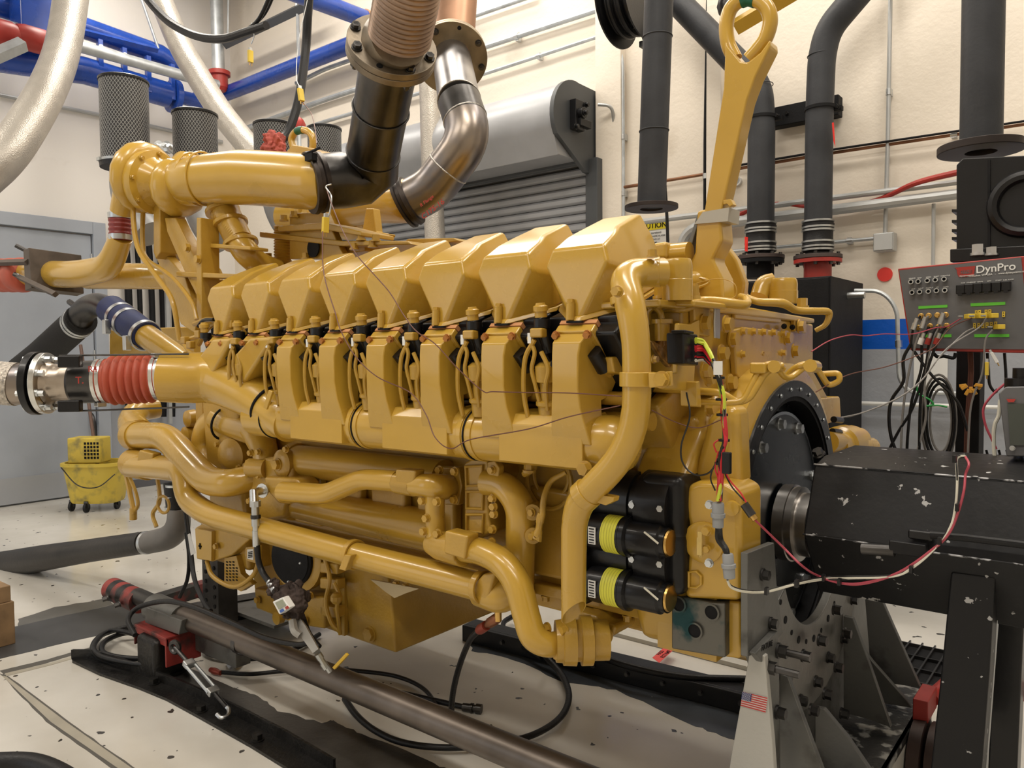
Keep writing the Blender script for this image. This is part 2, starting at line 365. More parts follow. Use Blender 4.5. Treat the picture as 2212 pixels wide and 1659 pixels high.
# ================================================================ THINGS ON THE WALLS
YC = YW-.055
def conduit(label, pts, w, m=COND, cat='conduit', clips=(), name='conduit', mode='f', fr=.12, r=None, group=None):
    t = thing(name, label, cat, group)
    o = ptube('pipe', m, pts, w, t, mode=mode, fr=fr, n=10, r=r)
    P = px(pts)
    for (i, f) in clips:
        q = P[i].lerp(P[i+1], f); d = (P[i+1]-P[i]).normalized(); rr = W(w, q)/2 if r is None else r
        mb = MB(); mb.cyl(q-d*.02, q+d*.02, rr*1.35, n=10); mb.box((q.x, q.y+.02, q.z), (.03, .05, rr*3.4)); mb.build('pipe_clip', ZINC, t)
    return t
conduit('galvanized conduit crossing the back wall and ending at the black hose reel', [(530, 278, YC), (700, 216, YC), (1318, 13, YC), (1400, -14, YC)], 11, GALV, clips=[(1, .74)])
conduit('bent steel conduit running along the wall then down beside the roller shutter motor', [(530, 320, YC), (700, 263, YC), (1051, 158, YC), (1320, 70, YC), (1345, 120, YC), (1347, 470, YC), (1347, 700, YC)], 8, GALV, fr=.15, clips=[(2, .45), (4, .5), (4, .85)])
conduit('topmost thin conduit on the back wall above the copper bellows', [(640, 180, YC), (700, 150, YC), (1027, 34, YC), (1160, -12, YC)], 9, GALV)
conduit('short conduit elbow leaving the shutter hood end', [(1292, 226, YC-.1), (1322, 228, YC-.06), (1327, 270, YC), (1329, 470, YC), (1329, 640, YC)], 7, COND, fr=.1)
conduit('vertical electrical conduit dropping to the grey junction box', [(1924, -40, YC), (1918, 300, YC), (1912, 508, YC)], 9, COND, clips=[(0, .7)])
conduit('thin conduit from the junction box running left behind the bellows pipes', [(1890, 515, YC), (1560, 545, YC), (1300, 570, YC)], 8, GALV, clips=[(0, .15)])
conduit('upper grey conduit with cable ties crossing behind the two floor pipes', [(2080, 392, YC-.03), (1560, 458, YC-.03), (1380, 480, YC-.03)], 13, COND)
conduit('lower thick grey conduit with coupling under the tied conduit', [(2080, 418, YC-.06), (1700, 466, YC-.06), (1500, 490, YC-.06), (1475, 515, YC-.06), (1470, 700, YC-.06)], 23, COND, fr=.2)
conduit('copper pipe on the wall behind the dark grey pipes', [(2230, 266, YC), (1800, 330, YC), (1440, 390, YC), (1300, 412, YC)], 7, COPPER, 'pipe', clips=[(0, .36)], name='copper_pipe')
conduit('black tube strapped on top of the copper pipe', [(2230, 259, YC-.02), (1800, 323, YC-.02), (1530, 368, YC-.02)], 5, BLKM, 'pipe', name='black_tube')
conduit('red hose lying over the grey wall conduits', [(2080, 370, YC-.1), (1980, 395, YC-.1), (1900, 430, YC-.02), (1800, 452, YC-.02), (1680, 440, YC-.03), (1600, 462, YC-.03), (1540, 520, YC-.02)], [14, 12, 10, 9, 9, 12, 10], RED, 'hose', name='red_hose', mode='s')
conduit('vertical conduit passing behind the grey instrument panel', [(2017, 440, YC), (2015, 640, YC)], 8, COND)
conduit('curved silver conduit leaving the black cabinet side', [(1846, 628, 5.2), (1905, 628, 5.2), (1938, 665, 5.2), (1942, 820, 5.2), (1965, 848, 5.2), (2070, 850, 5.3)], 9, GALV, fr=.16, clips=[(2, .5)])
conduit('straight white conduit low on the grey wall behind hose coils', [(1825, 870, YC), (2230, 882, YC)], 9, WHITE)
conduit('thin conduit along the left wall above the steel door', [(-10, 203, XW+.03, 'X'), (220, 249, XW+.03, 'X'), (480, 307, XW+.03, 'X')], 8, COND, clips=[(1, .0)])
jb = thing('junction_box', 'grey square junction box fixed to the wall between conduits', 'junction box')
c = Q(1912, 524, Y=YC-.02); MB().box(c, (.125, .1, .12)).build('box_body', COND, jb, bevel=.004); MB().box(c-Vector((0, .055, 0)), (.115, .01, .11)).build('box_lid', COND, jb, bevel=.003)
rd = thing('round_wall_plate', 'round red disc on the wall above the blue stripe', 'sign')
c = Q(1912, 593, Y=YW); MB().cyl(c-Vector((0, .012, 0)), c+Vector((0, .01, 0)), .048, n=32).build('disc', mat('bright_red_disc', (.75, .04, .03), .5), rd)
rp = thing('capped_wall_port', 'small white capped pipe port on the wall beside the lifting arm', 'port')
c = Q(1594, 392, Y=YW); MB().ring(c-Vector((0, .03, 0)), (0, 1, 0), .036, .026, .03, 24).build('rim', WHITE, rp); MB().cyl(c-Vector((0, .012, 0)), c, .026, n=20).build('cap', COND, rp)
# caution sign
sg = thing('caution_sign', 'yellow and white caution sign on the wall behind the engine', 'sign')
a = Q(1394, 475, Y=YW); b2 = Q(1441, 470, Y=YW); sw = b2.x-a.x; cx = (a.x+b2.x)/2; z1 = Q(1415, 476, Y=YW).z; z0 = Q(1415, 560, Y=YW).z
sw = .26; cx = b2.x-sw/2
MB().box((cx, YW-.006, (z1+z0)/2), (sw, .008, z1-z0)).build('sign_board', WHITE, sg)
MB().box((cx, YW-.012, z1-.045), (sw*.97, .004, .065)).build('yellow_band', mat('sign_yellow', (.8, .66, .02), .5), sg)
text('CAUTION', (cx, YW-.0155, z1-.045), (1, 0, 0), (0, 0, 1), .062, BLKM, sg, wscale=.95)
for k in range(4): text(['BEFORE ENTERING', 'LOUD DISCHARGE ALARM', 'MAY SOUND AT', 'ANY TIME'][k], (cx, YW-.0115, z1-.105-k*.026), (1, 0, 0), (0, 0, 1), .02, mat('sign_grey_print', (.2, .2, .2), .6), sg, name='small_print')
# black bracket bar on the wall holding the two pipes
bb = thing('pipe_support_bar', 'black steel wall bar that clamps the two grey pipes', 'bracket')
mb = MB(); a = Q(1665, 255, Y=YW-.1); b2 = Q(1813, 228, Y=YW-.1); mb.box(((a.x+b2.x)/2, YW-.07, (a.z+b2.z)/2), (b2.x-a.x, .1, .14)); mb.build('bar', BLKM, bb, bevel=.006)
MB().hexb(Q(1700, 245, Y=YW-.12), (0, -1, 0), .012, .015).build('bolt', DSTEEL, bb)

# dark grey pipes
def bandset(t, P, r, m=ZINC, w=.012, n=20):
    for q, d in P: MB().ring(Vector(q)-Vector(d).normalized()*w/2, d, r*1.05, r*.98, w, n).build('hose_clamp', m, t)
YP = YW-.32
def floorpipe(label, xs, top, red, kinkpts, flangecol):
    t = thing('wall_riser_pipe', label, 'pipe')
    P = px(kinkpts); r = W(57, P[-1])/2
    PP = fillet(P, .22, 8); MB().tube(PP, r, 24).build('pipe_run', PIPEG, t)
    e = P[-1]
    for q in kinkpts[2:3]: 
        c = Q(*q[:2], Y=q[2]); MB().torus(c, (0, 0, 1), r*1.0, .003).build('weld_seam', PIPEG, t)
    z = e.z
    mb = MB(); mb.lathe((e.x, e.y, z+.03), (0, 0, -1), [(h_*.72, q_) for h_, q_ in [(0, r*1.02), (0, r*1.1), (.03, r*1.1), (.035, r*1.16), (.07, r*1.16), (.08, r*1.1), (.10, r*1.08), (.2, r*1.08), (.21, r*1.12), (.25, r*1.15), (.26, r*1.12), (.29, r*1.12), (.30, r*.9), (.36, r*.9)]], 28)
    mb.build('rubber_coupling', RUB, t)
    for dz in (0, -.055, -.085, -.19, -.235, -.265): MB().ring((e.x, e.y, z+.03+dz*.72-.014), (0, 0, 1), r*1.18, r*1.05, .012, 28).build('hose_clamp', ZINC, t)
    zf = z-.205
    mb = MB(); mb.lathe((e.x, e.y, zf), (0, 0, -1), [(0, r*.95), (0, r*1.75), (.025, r*1.75), (.025, r*.95)], 36); mb.build('upper_flange', mat('dark_flange', (.08, .06, .055), .5, .5, .2, 8), t, bevel=.002)
    mb = MB(); mb.lathe((e.x, e.y, zf-.028), (0, 0, -1), [(0, r*.95), (0, r*1.72), (.025, r*1.72), (.025, r*1.0), (.13, r*1.0)], 36); mb.build('flange_stub', flangecol, t)
    for i in range(8):
        a = i*math.pi/4+.2; c = Vector((e.x+math.cos(a)*r*1.45, e.y+math.sin(a)*r*1.45, zf))
        MB().hexb(c, (0, 0, 1), .012, .018).build('flange_bolt', DSTEEL, t); MB().hexb(c-Vector((0, 0, .053)), (0, 0, -1), .012, .018).build('flange_nut', DSTEEL, t)
    return t, e, r
t1_, e1, r1 = floorpipe('dark grey riser pipe with a diagonal bend and black flanged stub', 0, 0, 0, [(1395, -60, YP), (1440, -20, YP), (1640, 185, YP), (1645, 260, YP), (1643, 490, YP)], BLKM)
t2_, e2, r2 = floorpipe('dark grey riser pipe bending right at the top with red flanged stub', 0, 0, 0, [(1960, -140, YP), (1790, 62, YP), (1775, 120, YP), (1770, 240, YP), (1767, 486, YP)], RED)
for (xx, yy) in ((1645, 258), (1772, 238)):
    c = Q(xx, yy, Y=YP); MB().ring(c, (0, 0, 1), r1*1.08, r1*.98, .02, 24).build('pipe_clamp', BLKM, t1_ if xx < 1700 else t2_)
    MB().box(c+Vector((.08, .08, .01)), (.08, .04, .03)).hexb(c+Vector((.1, .04, .01)), (0, -1, 0), .014, .05).build('clamp_ear', BLKM, t1_ if xx < 1700 else t2_)
tg = thing('red_ribbon_tag', 'red ribbon tag hanging on the left bellows coupling', 'tag')
a = Q(1612, 528, Y=YP-.12); MB().prism([a+Vector((-.012, 0, .055)), a+Vector((.012, 0, .05)), a+Vector((.006, .01, -.05)), a+Vector((-.01, 0, -.045))], (0, .002, 0)).build('ribbon', mat('red_ribbon', (.8, .03, .02), .5), tg)
# hanging exhaust pipe with open flange
hp = thing('hanging_flanged_pipe', 'thick dark grey pipe hanging down to an open round flange', 'pipe')
YH = 3.9
P = px([(1700, -400, YH), (1425, -70, YH), (1421, 60, YH), (1407, 448, YH)]); r = W(62, P[2])/2
MB().tube(fillet(P, .25, 8), [r]*(len(fillet(P, .25, 8))), 28).build('pipe_run', PIPEG, hp)
for yy in (80, 283): MB().torus(Q(1420-(yy-80)*.035, yy, Y=YH), (0, 0, 1), r*1.01, .004).build('weld_seam', PIPEG, hp)
c = P[-1]; MB().ring(c-Vector((0, 0, .01)), (0, 0, 1), W(57, c), r*.8, .022, 40).build('flange', mat('dark_brown_flange', (.03, .022, .02), .45, .4, .2), hp, bevel=.002)
# big stack on the right with flange
bs = thing('right_exhaust_stack', 'wide dark grey vertical stack with a round flange above the black housing', 'pipe')
YS = 3.5
P = px([(2126, -80, YS), (2119, 318, YS)]); r = W(82, P[1])/2
MB().cyl(Vector((P[1].x, P[1].y, 5)), P[1], r, n=36).build('pipe_run', PIPEG, bs)
c = P[1]; MB().ring(c-Vector((0, 0, .02)), (0, 0, 1), W(84, c), r*.75, .03, 48).build('flange', mat('dark_brown_flange', (.03, .022, .02), .45), bs, bevel=.003)
# long black cable hanging beside caution sign, and black vertical cable left of the arm
conduit('black cable hanging down past the caution sign', [(1432, 330, 4.6), (1441, 470, 4.6), (1446, 640, 4.6)], 7, RUB, 'cable', name='hanging_cable')
conduit('black strut pipe running down the wall behind the lifting arm', [(1530, -20, YC), (1524, 300, YC), (1523, 700, YC)], 9, BLKM, 'cable', name='wall_cable', clips=[(1, .2)])
# hose reel
hr = thing('hose_reel', 'black hose reel high on the wall beside the hanging pipe', 'hose reel')
c = Q(1365, 2, Y=4.95); ax = Vector((1, .0, 0))
MB().ring(c-ax*.13, ax, .30, .04, .012, 40).build('side_disc', BLK, hr); MB().ring(c+ax*.10, ax, .30, .04, .012, 40).build('side_disc', BLK, hr)
mb = MB()
for i in range(6): mb.torus(c+ax*(-.10+.037*i), ax, .2+.03*(i % 2), .02, 32, 8)
mb.build('wound_hose', RUB, hr); MB().box(c+Vector((.05, .2, -.3)), (.04, .3, .04)).box(c+Vector((.05, .33, -.1)), (.04, .04, .5)).build('bracket', BLK, hr)
# black cabinet under the two risers
cb = thing('black_cabinet', 'tall black steel cabinet behind the engine under the red flange', 'cabinet')
zt = Q(1780, 603, Y=4.95).z; xl = Q(1610, 620, Y=4.75).x; xr = Q(1795, 604, Y=4.75).x; 
MB().box(((xl+xr)/2, 5.1, zt/2), (xr-xl, .7, zt)).build('cabinet_body', BLKM, cb, bevel=.006)
MB().box(((xl+xr)/2, 4.745, zt/2), (xr-xl-.02, .02, zt-.02)).build('cabinet_door', BLKM, cb, bevel=.004)
MB().cyl(Vector((xr-.01, 5.1, zt-.10)), Vector((xr+.1, 5.1, zt-.10)), .022, n=12).build('cable_gland', ZINC, cb)
# ---- black housing + right side machinery
bh = thing('black_water_brake_housing', 'black sheet metal housing under the wide grey stack', 'machine housing')
YB = 3.3
mb = MB(); mb.pxy([(2066, 356), (2080, 342), (2330, 330), (2330, 540), (2066, 540)], YB, .35); mb.build('housing_body', BLK, bh, bevel=.004)
mb = MB(); mb.pxy([(2052, 538), (2330, 525), (2330, 566), (2052, 566)], YB-.05, .45); mb.build('housing_base', BLK, bh, bevel=.004)
mb = MB(); mb.pxy([(2133, 345), (2139, 345), (2139, 540), (2133, 540)], YB-.008, .01); mb.build('seam_rib', BLKM, bh)
mb = MB()
for yy in (452, 475, 495, 512): mb.pxy([(2056, yy), (2070, yy), (2070, yy+6), (2056, yy+6)], YB+.02, .1)
mb.build('side_fins', BLK, bh)
mb = MB(); mb.hexb(Q(2112, 552, Y=YB-.06), (0, 0, 1), .02, .04).hexb(Q(2142, 552, Y=YB-.06), (0, 0, 1), .018, .03); mb.build('pipe_fitting', ZINC, bh)
MB().torus(Q(2215, 440, Y=YB-.01), (0, 1, 0), .1, .02, 32, 8).build('blower_scroll_rim', BLK, bh)
post = thing('black_support_column', 'black square column standing behind the instrument panel', 'column')
a = Q(2066, 760, Y=3.3); b2 = Q(2118, 760, Y=3.3); MB().box(((a.x+b2.x)/2, 3.36, .92), (b2.x-a.x, .12, 1.84)).build('column_body', BLKM, post, bevel=.004)
# ================================================================ THE ENGINE
ENG = thing('engine', 'huge yellow sixteen cylinder engine filling the middle of the test cell', 'engine')
YK = 2.6                                   # crank centre plane
X8, PI_ = -1.222, .2645
XC = [X8-PI_*(7-k) for k in range(8)]
def mirror(o):                             # far bank: half turn about the crank axis plane
    c = o.copy(); COL.objects.link(c); c.rotation_euler = (0, 0, math.pi); return c
# ---- valve cover (one mesh, sixteen copies)
def cover_mb():
    m = MB(); V = []
    def s(x, y, z): V.append((x, y, z)); V.append((-x, y, z)); return len(V)-2
    g0 = s(.014, 1.800, 1.690); g1 = s(.122, 1.905, 1.735); g2 = s(.120, 2.13, 1.81)
    f1 = s(.106, 1.800, 1.845); t1 = s(.088, 1.808, 1.893); t2 = s(.086, 1.875, 1.935); t3 = s(.068, 1.915, 1.958); t4 = s(.064, 2.046, 2.012)
    s1 = s(.118, 1.90, 1.835); s2 = s(.098, 2.065, 1.94); g3 = s(.122, 2.08, 1.80)
    V2 = V
    fs = []
    def q(*i, both=True):
        fs.append(tuple(i)); fs.append(tuple((a+1 if a % 2 == 0 else a-1) for a in reversed(i)))
    fs.append((g0, g0+1, f1+1, f1)); fs.append((f1, f1+1, t1+1, t1))
    fs.append((t1, t1+1, t2+1, t2)); fs.append((t2, t2+1, t3+1, t3)); fs.append((t3, t3+1, t4+1, t4)); fs.append((t4, t4+1, g2+1, g2))
    q(g0, f1, s1, g1); q(f1, t1, t2, s1); q(s1, t2, t3, s2); q(t3, t4, s2); q(g1, s1, s2, g3); q(t4, g2, g3, s2)
    fs.append((g0, g1, g3, g2, g2+1, g3+1, g1+1, g0+1))
    return m.add(V2, fs)
cov = cover_mb().build('valve_cover', YEL, ENG, bevel=.011, seg=3)
fl = MB(); pr = [(-.018, 1.788, 1.682), (.018, 1.788, 1.682), (.130, 1.898, 1.722), (.130, 2.14, 1.808), (-.130, 2.14, 1.808), (-.130, 1.898, 1.722)]
fl.prism([Vector(p) for p in pr], (0, .008, .016)); flo = fl.build('cover_flange', YEL, cov, bevel=.003)
bt = MB(); bt.cyl((-.012, 1.79, 1.688), (-.012, 1.793, 1.735), .013, n=12); bt.hexb((-.012, 1.793, 1.735), (0, .1, 1), .010, .012); bt.build('cover_bolt', YEL2, cov)
for k in range(8):
    c = cov if k == 0 else dup(cov, parent=ENG); c.location = (XC[k], 0, 0)
    c = dup(cov, parent=ENG); c.location = (XC[k]-.24, 2*YK, 0); c.rotation_euler = (0, 0, math.pi)
# ---- black heads
hd = MB(); hd.pyz([(1.83, 1.700), (2.15, 1.806), (2.38, 1.60), (2.08, 1.36), (1.93, 1.50), (1.835, 1.66)], -.118, .118)
head = hd.build('cylinder_head', BLK, ENG, bevel=.008)
x = MB(); x.pyz([(1.79, 1.650), (1.845, 1.69), (2.03, 1.50), (1.95, 1.43), (1.93, 1.50)], -.075, .135); x.build('head_port_boss', BLK, head, bevel=.01)
x = MB(); x.cyl((-.115, 1.83, 1.60), (-.118, 1.80, 1.69), .019, n=16); x.cyl((-.118, 1.80, 1.67), (-.118, 1.80, 1.695), .024, n=16); x.build('injector_tube', BLK, head)
x = MB(); x.lathe((-.118, 1.796, 1.70), (0, -.1, 1), [(0, .018), (.018, .018), (.018, .022), (.032, .022), (.036, .015), (.042, .013)], 12); x.build('injector_cap', YEL2, head)
MB().cyl((.06, 1.85, 1.55), (.06, 1.80, 1.60), .022, n=12).build('head_plug', BLK, head); MB().cyl((-.07, 1.85, 1.54), (-.07, 1.80, 1.57), .018, n=12).build('head_plug', BLK, head)
x = MB(); x.prism([(.03, 1.812, 1.688), (.085, 1.86, 1.706), (.083, 1.862, 1.702), (.03, 1.81, 1.684)], (0, -.001, -.003)); x.build('chalk_mark', TAGY, head)
for k in range(8):
    c = head if k == 0 else dup(head, parent=ENG); c.location = (XC[k], 0, 0)
    c = dup(head, parent=ENG); c.location = (XC[k]-.24, 2*YK, 0); c.rotation_euler = (0, 0, math.pi)
# ---- block
b = MB(); b.pyz([(2.08, 1.30), (1.98, 1.44), (2.35, 1.62), (2.6, 1.5), (2.85, 1.62), (3.22, 1.44), (3.12, 1.30), (3.12, .78), (2.08, .78)], -3.30, -1.06)
b.build('engine_block', YEL2, ENG, bevel=.012)
b = MB(); b.box((-2.35, 2.6, 1.70), (1.8, .5, .24)); b.build('valley_cover', YEL2, ENG, bevel=.02)
b = MB(); b.pyz([(2.12, .71), (2.12, .80), (3.06, .80), (3.06, .71)], -3.2, -1.0); b.build('lower_crankcase', YEL2, ENG, bevel=.01)
b = MB(); b.box((-2.1, 2.075, .80), (2.1, .06, .04)); b.build('block_flange_rail', YEL2, ENG, bevel=.006)
bolts([((-3.1+.105*i, 2.06, .78), (0, 0, -1), .013, .02) for i in range(20)], YEL2, ENG, 'rail_bolt')
# crankcase side covers
for i in range(8):
    c = XC[i]; x = MB(); x.box((c, 2.055, 1.0), (.2, .05, .30)); o = x.build('crankcase_cover', YEL2, ENG, bevel=.018)
# fuel rails behind the runners
for z, y, r in ((1.465, 1.90, .020), (1.40, 1.93, .026)):
    MB().cyl((-3.1, y, z), (-1.05, y, z), r, n=14).build('fuel_rail', YEL2, ENG)
MB().box((-2.1, 1.99, 1.43), (2.0, .05, .10)).build('rail_support_plate', YEL2, ENG, bevel=.006)
# fuel injector valve and harness beside each runner
fv = MB(); fv.lathe((-.115, 1.83, 1.40), (.02, -.1, 1), [(0, .03), (.04, .032), (.045, .038), (.055, .038), (.06, .026), (.11, .024), (.115, .036), (.16, .036), (.17, .022)], 16); fvo = fv.build('fuel_valve', YEL2, ENG, bevel=0)
def loc_tube(name, P, r, m, par, n=8): return MB().tube(smooth([Vector(p) for p in P], 5), r, n).build(name, m, par)
loc_tube('gas_line', [(-.125, 1.80, 1.44), (-.135, 1.79, 1.50), (-.145, 1.785, 1.55), (-.13, 1.78, 1.60), (-.155, 1.785, 1.64), (-.14, 1.80, 1.66)], .0065, YEL2, fvo)
loc_tube('gas_line', [(-.10, 1.80, 1.43), (-.095, 1.785, 1.50), (-.085, 1.785, 1.55), (-.11, 1.785, 1.60)], .007, YEL2, fvo)
loc_tube('harness_branch', [(-.17, 1.80, 1.40), (-.175, 1.785, 1.48), (-.165, 1.78, 1.58), (-.13, 1.78, 1.635)], .0075, YEL2, fvo)
x = MB(); x.box((-.12, 1.785, 1.655), (.045, .03, .028)); x.build('sensor_connector', YEL2, fvo, bevel=.006)
x = MB(); x.box((-.145, 1.78, 1.64), (.012, .014, .03)); x.build('wire_tag', WHITE, fvo)
for k in range(1, 8):
    c = fvo if k == 1 else dup(fvo, parent=ENG); c.location = (XC[k], 0, 0)
# ---- intake runners (3..8)
def flange_mb():
    m = MB(); m.prism([Vector(p) for p in [(-.062, 1.775, 1.655), (.066, 1.775, 1.655), (.066, 1.90, 1.535), (-.062, 1.90, 1.535)]], (0, .022, .022)); return m
fl = flange_mb().build('runner_flange', YEL, ENG, bevel=.005)
x = MB(); x.prism([Vector(p) for p in [(-.06, 1.80, 1.679), (.064, 1.80, 1.679), (.064, 1.92, 1.564), (-.06, 1.92, 1.564)]], (0, .010, .010)); x.build('orange_gasket', ORANGE, fl)
x = MB(); x.box((.0, 1.79, 1.683), (.05, .012, .006)); x.build('gasket_tab', BLKM, fl)
for sx in (-.05, .055):
    x = MB(); x.hexb((sx, 1.772, 1.648), (0, -.7, -.3), .010, .014); x.build('flange_bolt', mat('red_dabbed_bolt', (.42, .17, .04), .4, .4), fl)
    x = MB(); x.hexb((sx, 1.89, 1.54), (0, -.7, -.5), .010, .014); x.build('flange_bolt', YEL2, fl)
for k in range(8):
    c = fl if k == 0 else dup(fl, parent=ENG); c.location = (XC[k]+.004, 0, 0)
    if k > 1:
        pass
leg = MB()   # profile loft: rings of 4 corners going down
st = [(-.052, .058, 1.785, 1.895, 1.655, 1.545), (-.050, .046, 1.755, 1.93, 1.625, 1.52), (-.050, .040, 1.752, 1.90, 1.59, 1.47), (-.052, .036, 1.755, 1.86, 1.50, 1.46), (-.062, .038, 1.765, 1.86, 1.44, 1.42), (-.070, .050, 1.775, 1.90, 1.385, 1.37), (-.07, .062, 1.78, 1.92, 1.34, 1.33)]
V = []
for (xa, xb, ya, yb, za, zb) in st: V += [(xa, ya, za), (xb, ya, za), (xb+.012*(1), yb, zb), (xa-.004, yb, zb)]
fs = [(0, 1, 2, 3)]
for i in range(len(st)-1):
    for j in range(4): fs.append((i*4+j, i*4+(j+1) % 4, i*4+4+(j+1) % 4, i*4+4+j))
fs.append(tuple(len(V)-4+j for j in range(4)))
leg.add(V, fs); lo = leg.build('intake_runner', YEL, ENG, bevel=.016, seg=3)
for k in range(2, 8):
    c = lo if k == 2 else dup(lo, parent=ENG); c.location = (XC[k], 0, 0)
# ---- manifold with flat plates
YMN, ZMN, RM = 1.868, 1.335, .083
seams = [Q(x, 930, Y=YMN).x for x in (602, 785, 1022, 1043)]
MB().cyl((Q(585, 880, Y=1.9).x-.05, YMN, ZMN), (Q(1290, 960, Y=1.8).x, YMN, ZMN), RM, n=36).build('air_manifold', YEL, ENG)
for a, b_ in ((627, 738), (825, 965), (1077, 1258)):
    x0, x1 = Q(a, 950, Y=1.778).x, Q(b_, 960, Y=1.778).x
    m = MB(); m.pyz([(1.778, 1.272), (1.778, 1.386), (1.80, 1.415), (1.90, 1.425), (1.93, 1.40), (1.90, 1.262)], x0, x1); m.build('manifold_bracket_plate', YEL, ENG, bevel=.003)
for xs in (592, 785, 800, 1022, 1043):
    X = Q(xs, 930, Y=YMN).x
    MB().ring((X, YMN, ZMN), (1, 0, 0), RM+.004, RM-.01, .02, 40).build('joint_ring', YEL, ENG, bevel=.002)
for xs in (787, 1024, 590):
    X = Q(xs, 930, Y=YMN).x
    MB().torus((X+.026, YMN, ZMN), (1, 0, 0), RM+.001, .0035, 36, 6).build('joint_seal', BLKM, ENG)
m = MB(); m.lathe((Q(1262, 960, Y=1.8).x, YMN, ZMN), (1, 0, 0), [(0, RM), (.05, RM+.002), (.085, RM-.004), (.11, RM-.02), (.125, RM-.045), (.13, .001)], 36); m.build('manifold_end_cap', YEL, ENG)
m = MB(); m.hexb(Q(1265, 1012, Y=1.775), (0, -1, 0), .018, .02); m.build('end_bolt', YEL2, ENG)
m = MB(); m.pxy([(1256, 996), (1272, 1008), (1290, 1036), (1280, 1044), (1258, 1024)], 1.79, .012); m.build('drain_pipe_bracket', YEL, ENG, bevel=.003)
text('AH2', Q(1187, 933, Y=1.79)+Vector((0, .01, .012)), (1, 0, 0), (0, .5, .8), .02, mat('stamped_print', (.08, .06, .03), .6), ENG, name='stamped_lettering')
# inlet pipe from the left
ptube('air_inlet_pipe', YEL, [(352, 815, Yl(352)), (400, 817, Yl(400)), (470, 818, 1.84), (540, 850, 1.87), (592, 885, 1.87), (632, 912, 1.868)], [108, 108, 112, 102, 92, 92], ENG, n=32, k=8)
MB().torus(Q(583, 868, Y=1.87)+Vector((.0, 0, -.015)), (.85, .1, -.45), .092, .006, 36, 8).build('joint_seal', BLKM, ENG)
m = MB(); m.pxy([(568, 880), (580, 842), (588, 846), (575, 885)], 1.76, .01); m.build('joint_strap', YEL, ENG, bevel=.002)
# slanted runners 1 and 2
def slant(a, b_, c, d, y0, y1, depth):
    A = [Q(*a, Y=y0), Q(*b_, Y=y0), Q(*c, Y=y1), Q(*d, Y=y1)]
    m = MB(); off = Vector((0, depth, .02)); m.add(A+[p+off for p in A], [(0, 1, 2, 3), (7, 6, 5, 4), (0, 4, 5, 1), (1, 5, 6, 2), (2, 6, 7, 3), (3, 7, 4, 0)])
    return m.build('intake_runner', YEL, ENG, bevel=.014, seg=3)
slant((538, 730), (590, 728), (520, 836), (470, 806), 1.765, 1.80, .2)
slant((458, 732), (500, 730), (452, 818), (408, 796), 1.765, 1.76, .2)
# ---- tubes along the side of the block
def tubeX(name, pts, w, n=28, **k): return ptube(name, YEL, pts, w, ENG, n=n, **k)
tubeX('oil_cooler', [(632, 993, 2.03), (960, 1034, 2.03)], [66, 82], mode='f')
tubeX('oil_cooler', [(632, 1083, 2.04), (960, 1152, 2.04)], [68, 92], mode='f')
for (x, y, w) in ((640, 994, 72), (633, 1084, 76)):
    p = Q(x, y, Y=2.035); MB().ring(p-Vector((.03, 0, 0)), (1, 0, 0), W(w, p)/2*1.04, W(w, p)/2*.7, .05, 36).build('cooler_end_ring', YEL2, ENG, bevel=.004)
# left thermostat housing
m = MB(); m.pxy([(541, 990), (600, 985), (628, 1000), (632, 1060), (616, 1095), (612, 1120), (560, 1130), (540, 1100), (536, 1040)], 1.95, .2); m.build('thermostat_housing', YEL2, ENG, bevel=.02)
p = Q(539, 1010, Y=1.93); MB().cyl(p+Vector((.09, .03, 0)), p, .042, n=24).cyl(p, p+Vector((-.01, -.012, 0)), .036, n=24).build('housing_plug', YEL2, ENG)
p = Q(601, 1003, Y=1.93); MB().lathe(p+Vector((0, .05, 0)), (0, -1, 0), [(0, .062), (.035, .062), (.045, .05), (.05, .03)], 28).build('bolt_boss', YEL2, ENG); bolts([(p, (0, -1, 0), .022, .022)], YEL2, ENG, 'housing_bolt')
bolts([(Q(x, y, Y=1.94), (0, -1, 0), .013, .016) for x, y in ((543, 978), (560, 976), (561, 1027), (620, 970), (650, 1044), (541, 1082))], YEL2, ENG, 'housing_bolt')
m = MB(); m.pxy([(568, 1030), (640, 1034), (652, 1050), (625, 1090), (600, 1088), (575, 1060)], 1.90, .1); m.build('pipe_socket', YEL2, ENG, bevel=.014)
tubeX('coolant_pipe', [(612, 1062, 1.87), (705, 1068, 1.87), (783, 1034, 1.87), (860, 1040, 1.87)], [44, 44, 44, 46], mode='f', fr=.05)
m = MB(); a, b_ = Q(858, 1042, Y=1.87), Q(898, 1048, Y=1.87); m.cyl(a, b_, W(52, a)/2, n=8); m.pxy([(853, 1014), (897, 1016), (890, 1060), (853, 1056)], 1.832, .05); m.build('pipe_coupling', YEL2, ENG, bevel=.008)
tubeX('coolant_elbow', [(895, 1047, 1.87), (935, 1050, 1.87), (958, 1052, 1.92), (985, 1050, 2.02)], [48, 54, 56, 50], fr=.05)
tubeX('drop_casting', [(938, 1060, 1.88), (940, 1110, 1.88), (942, 1150, 1.88), (946, 1172, 1.88)], [46, 42, 44, 56])
m = MB(); a, b_ = Q(930, 1172, Y=1.88), Q(1004, 1192, Y=1.86); m.tube([a-Vector((.0, 0, 0)), a.lerp(b_, .3), b_], [W(46, a)/2, W(62, a)/2, W(66, b_)/2], 28); m.pxy([(960, 1146), (1010, 1158), (1003, 1210), (958, 1196)], 1.80, .06); m.build('pipe_coupling', YEL2, ENG, bevel=.008)
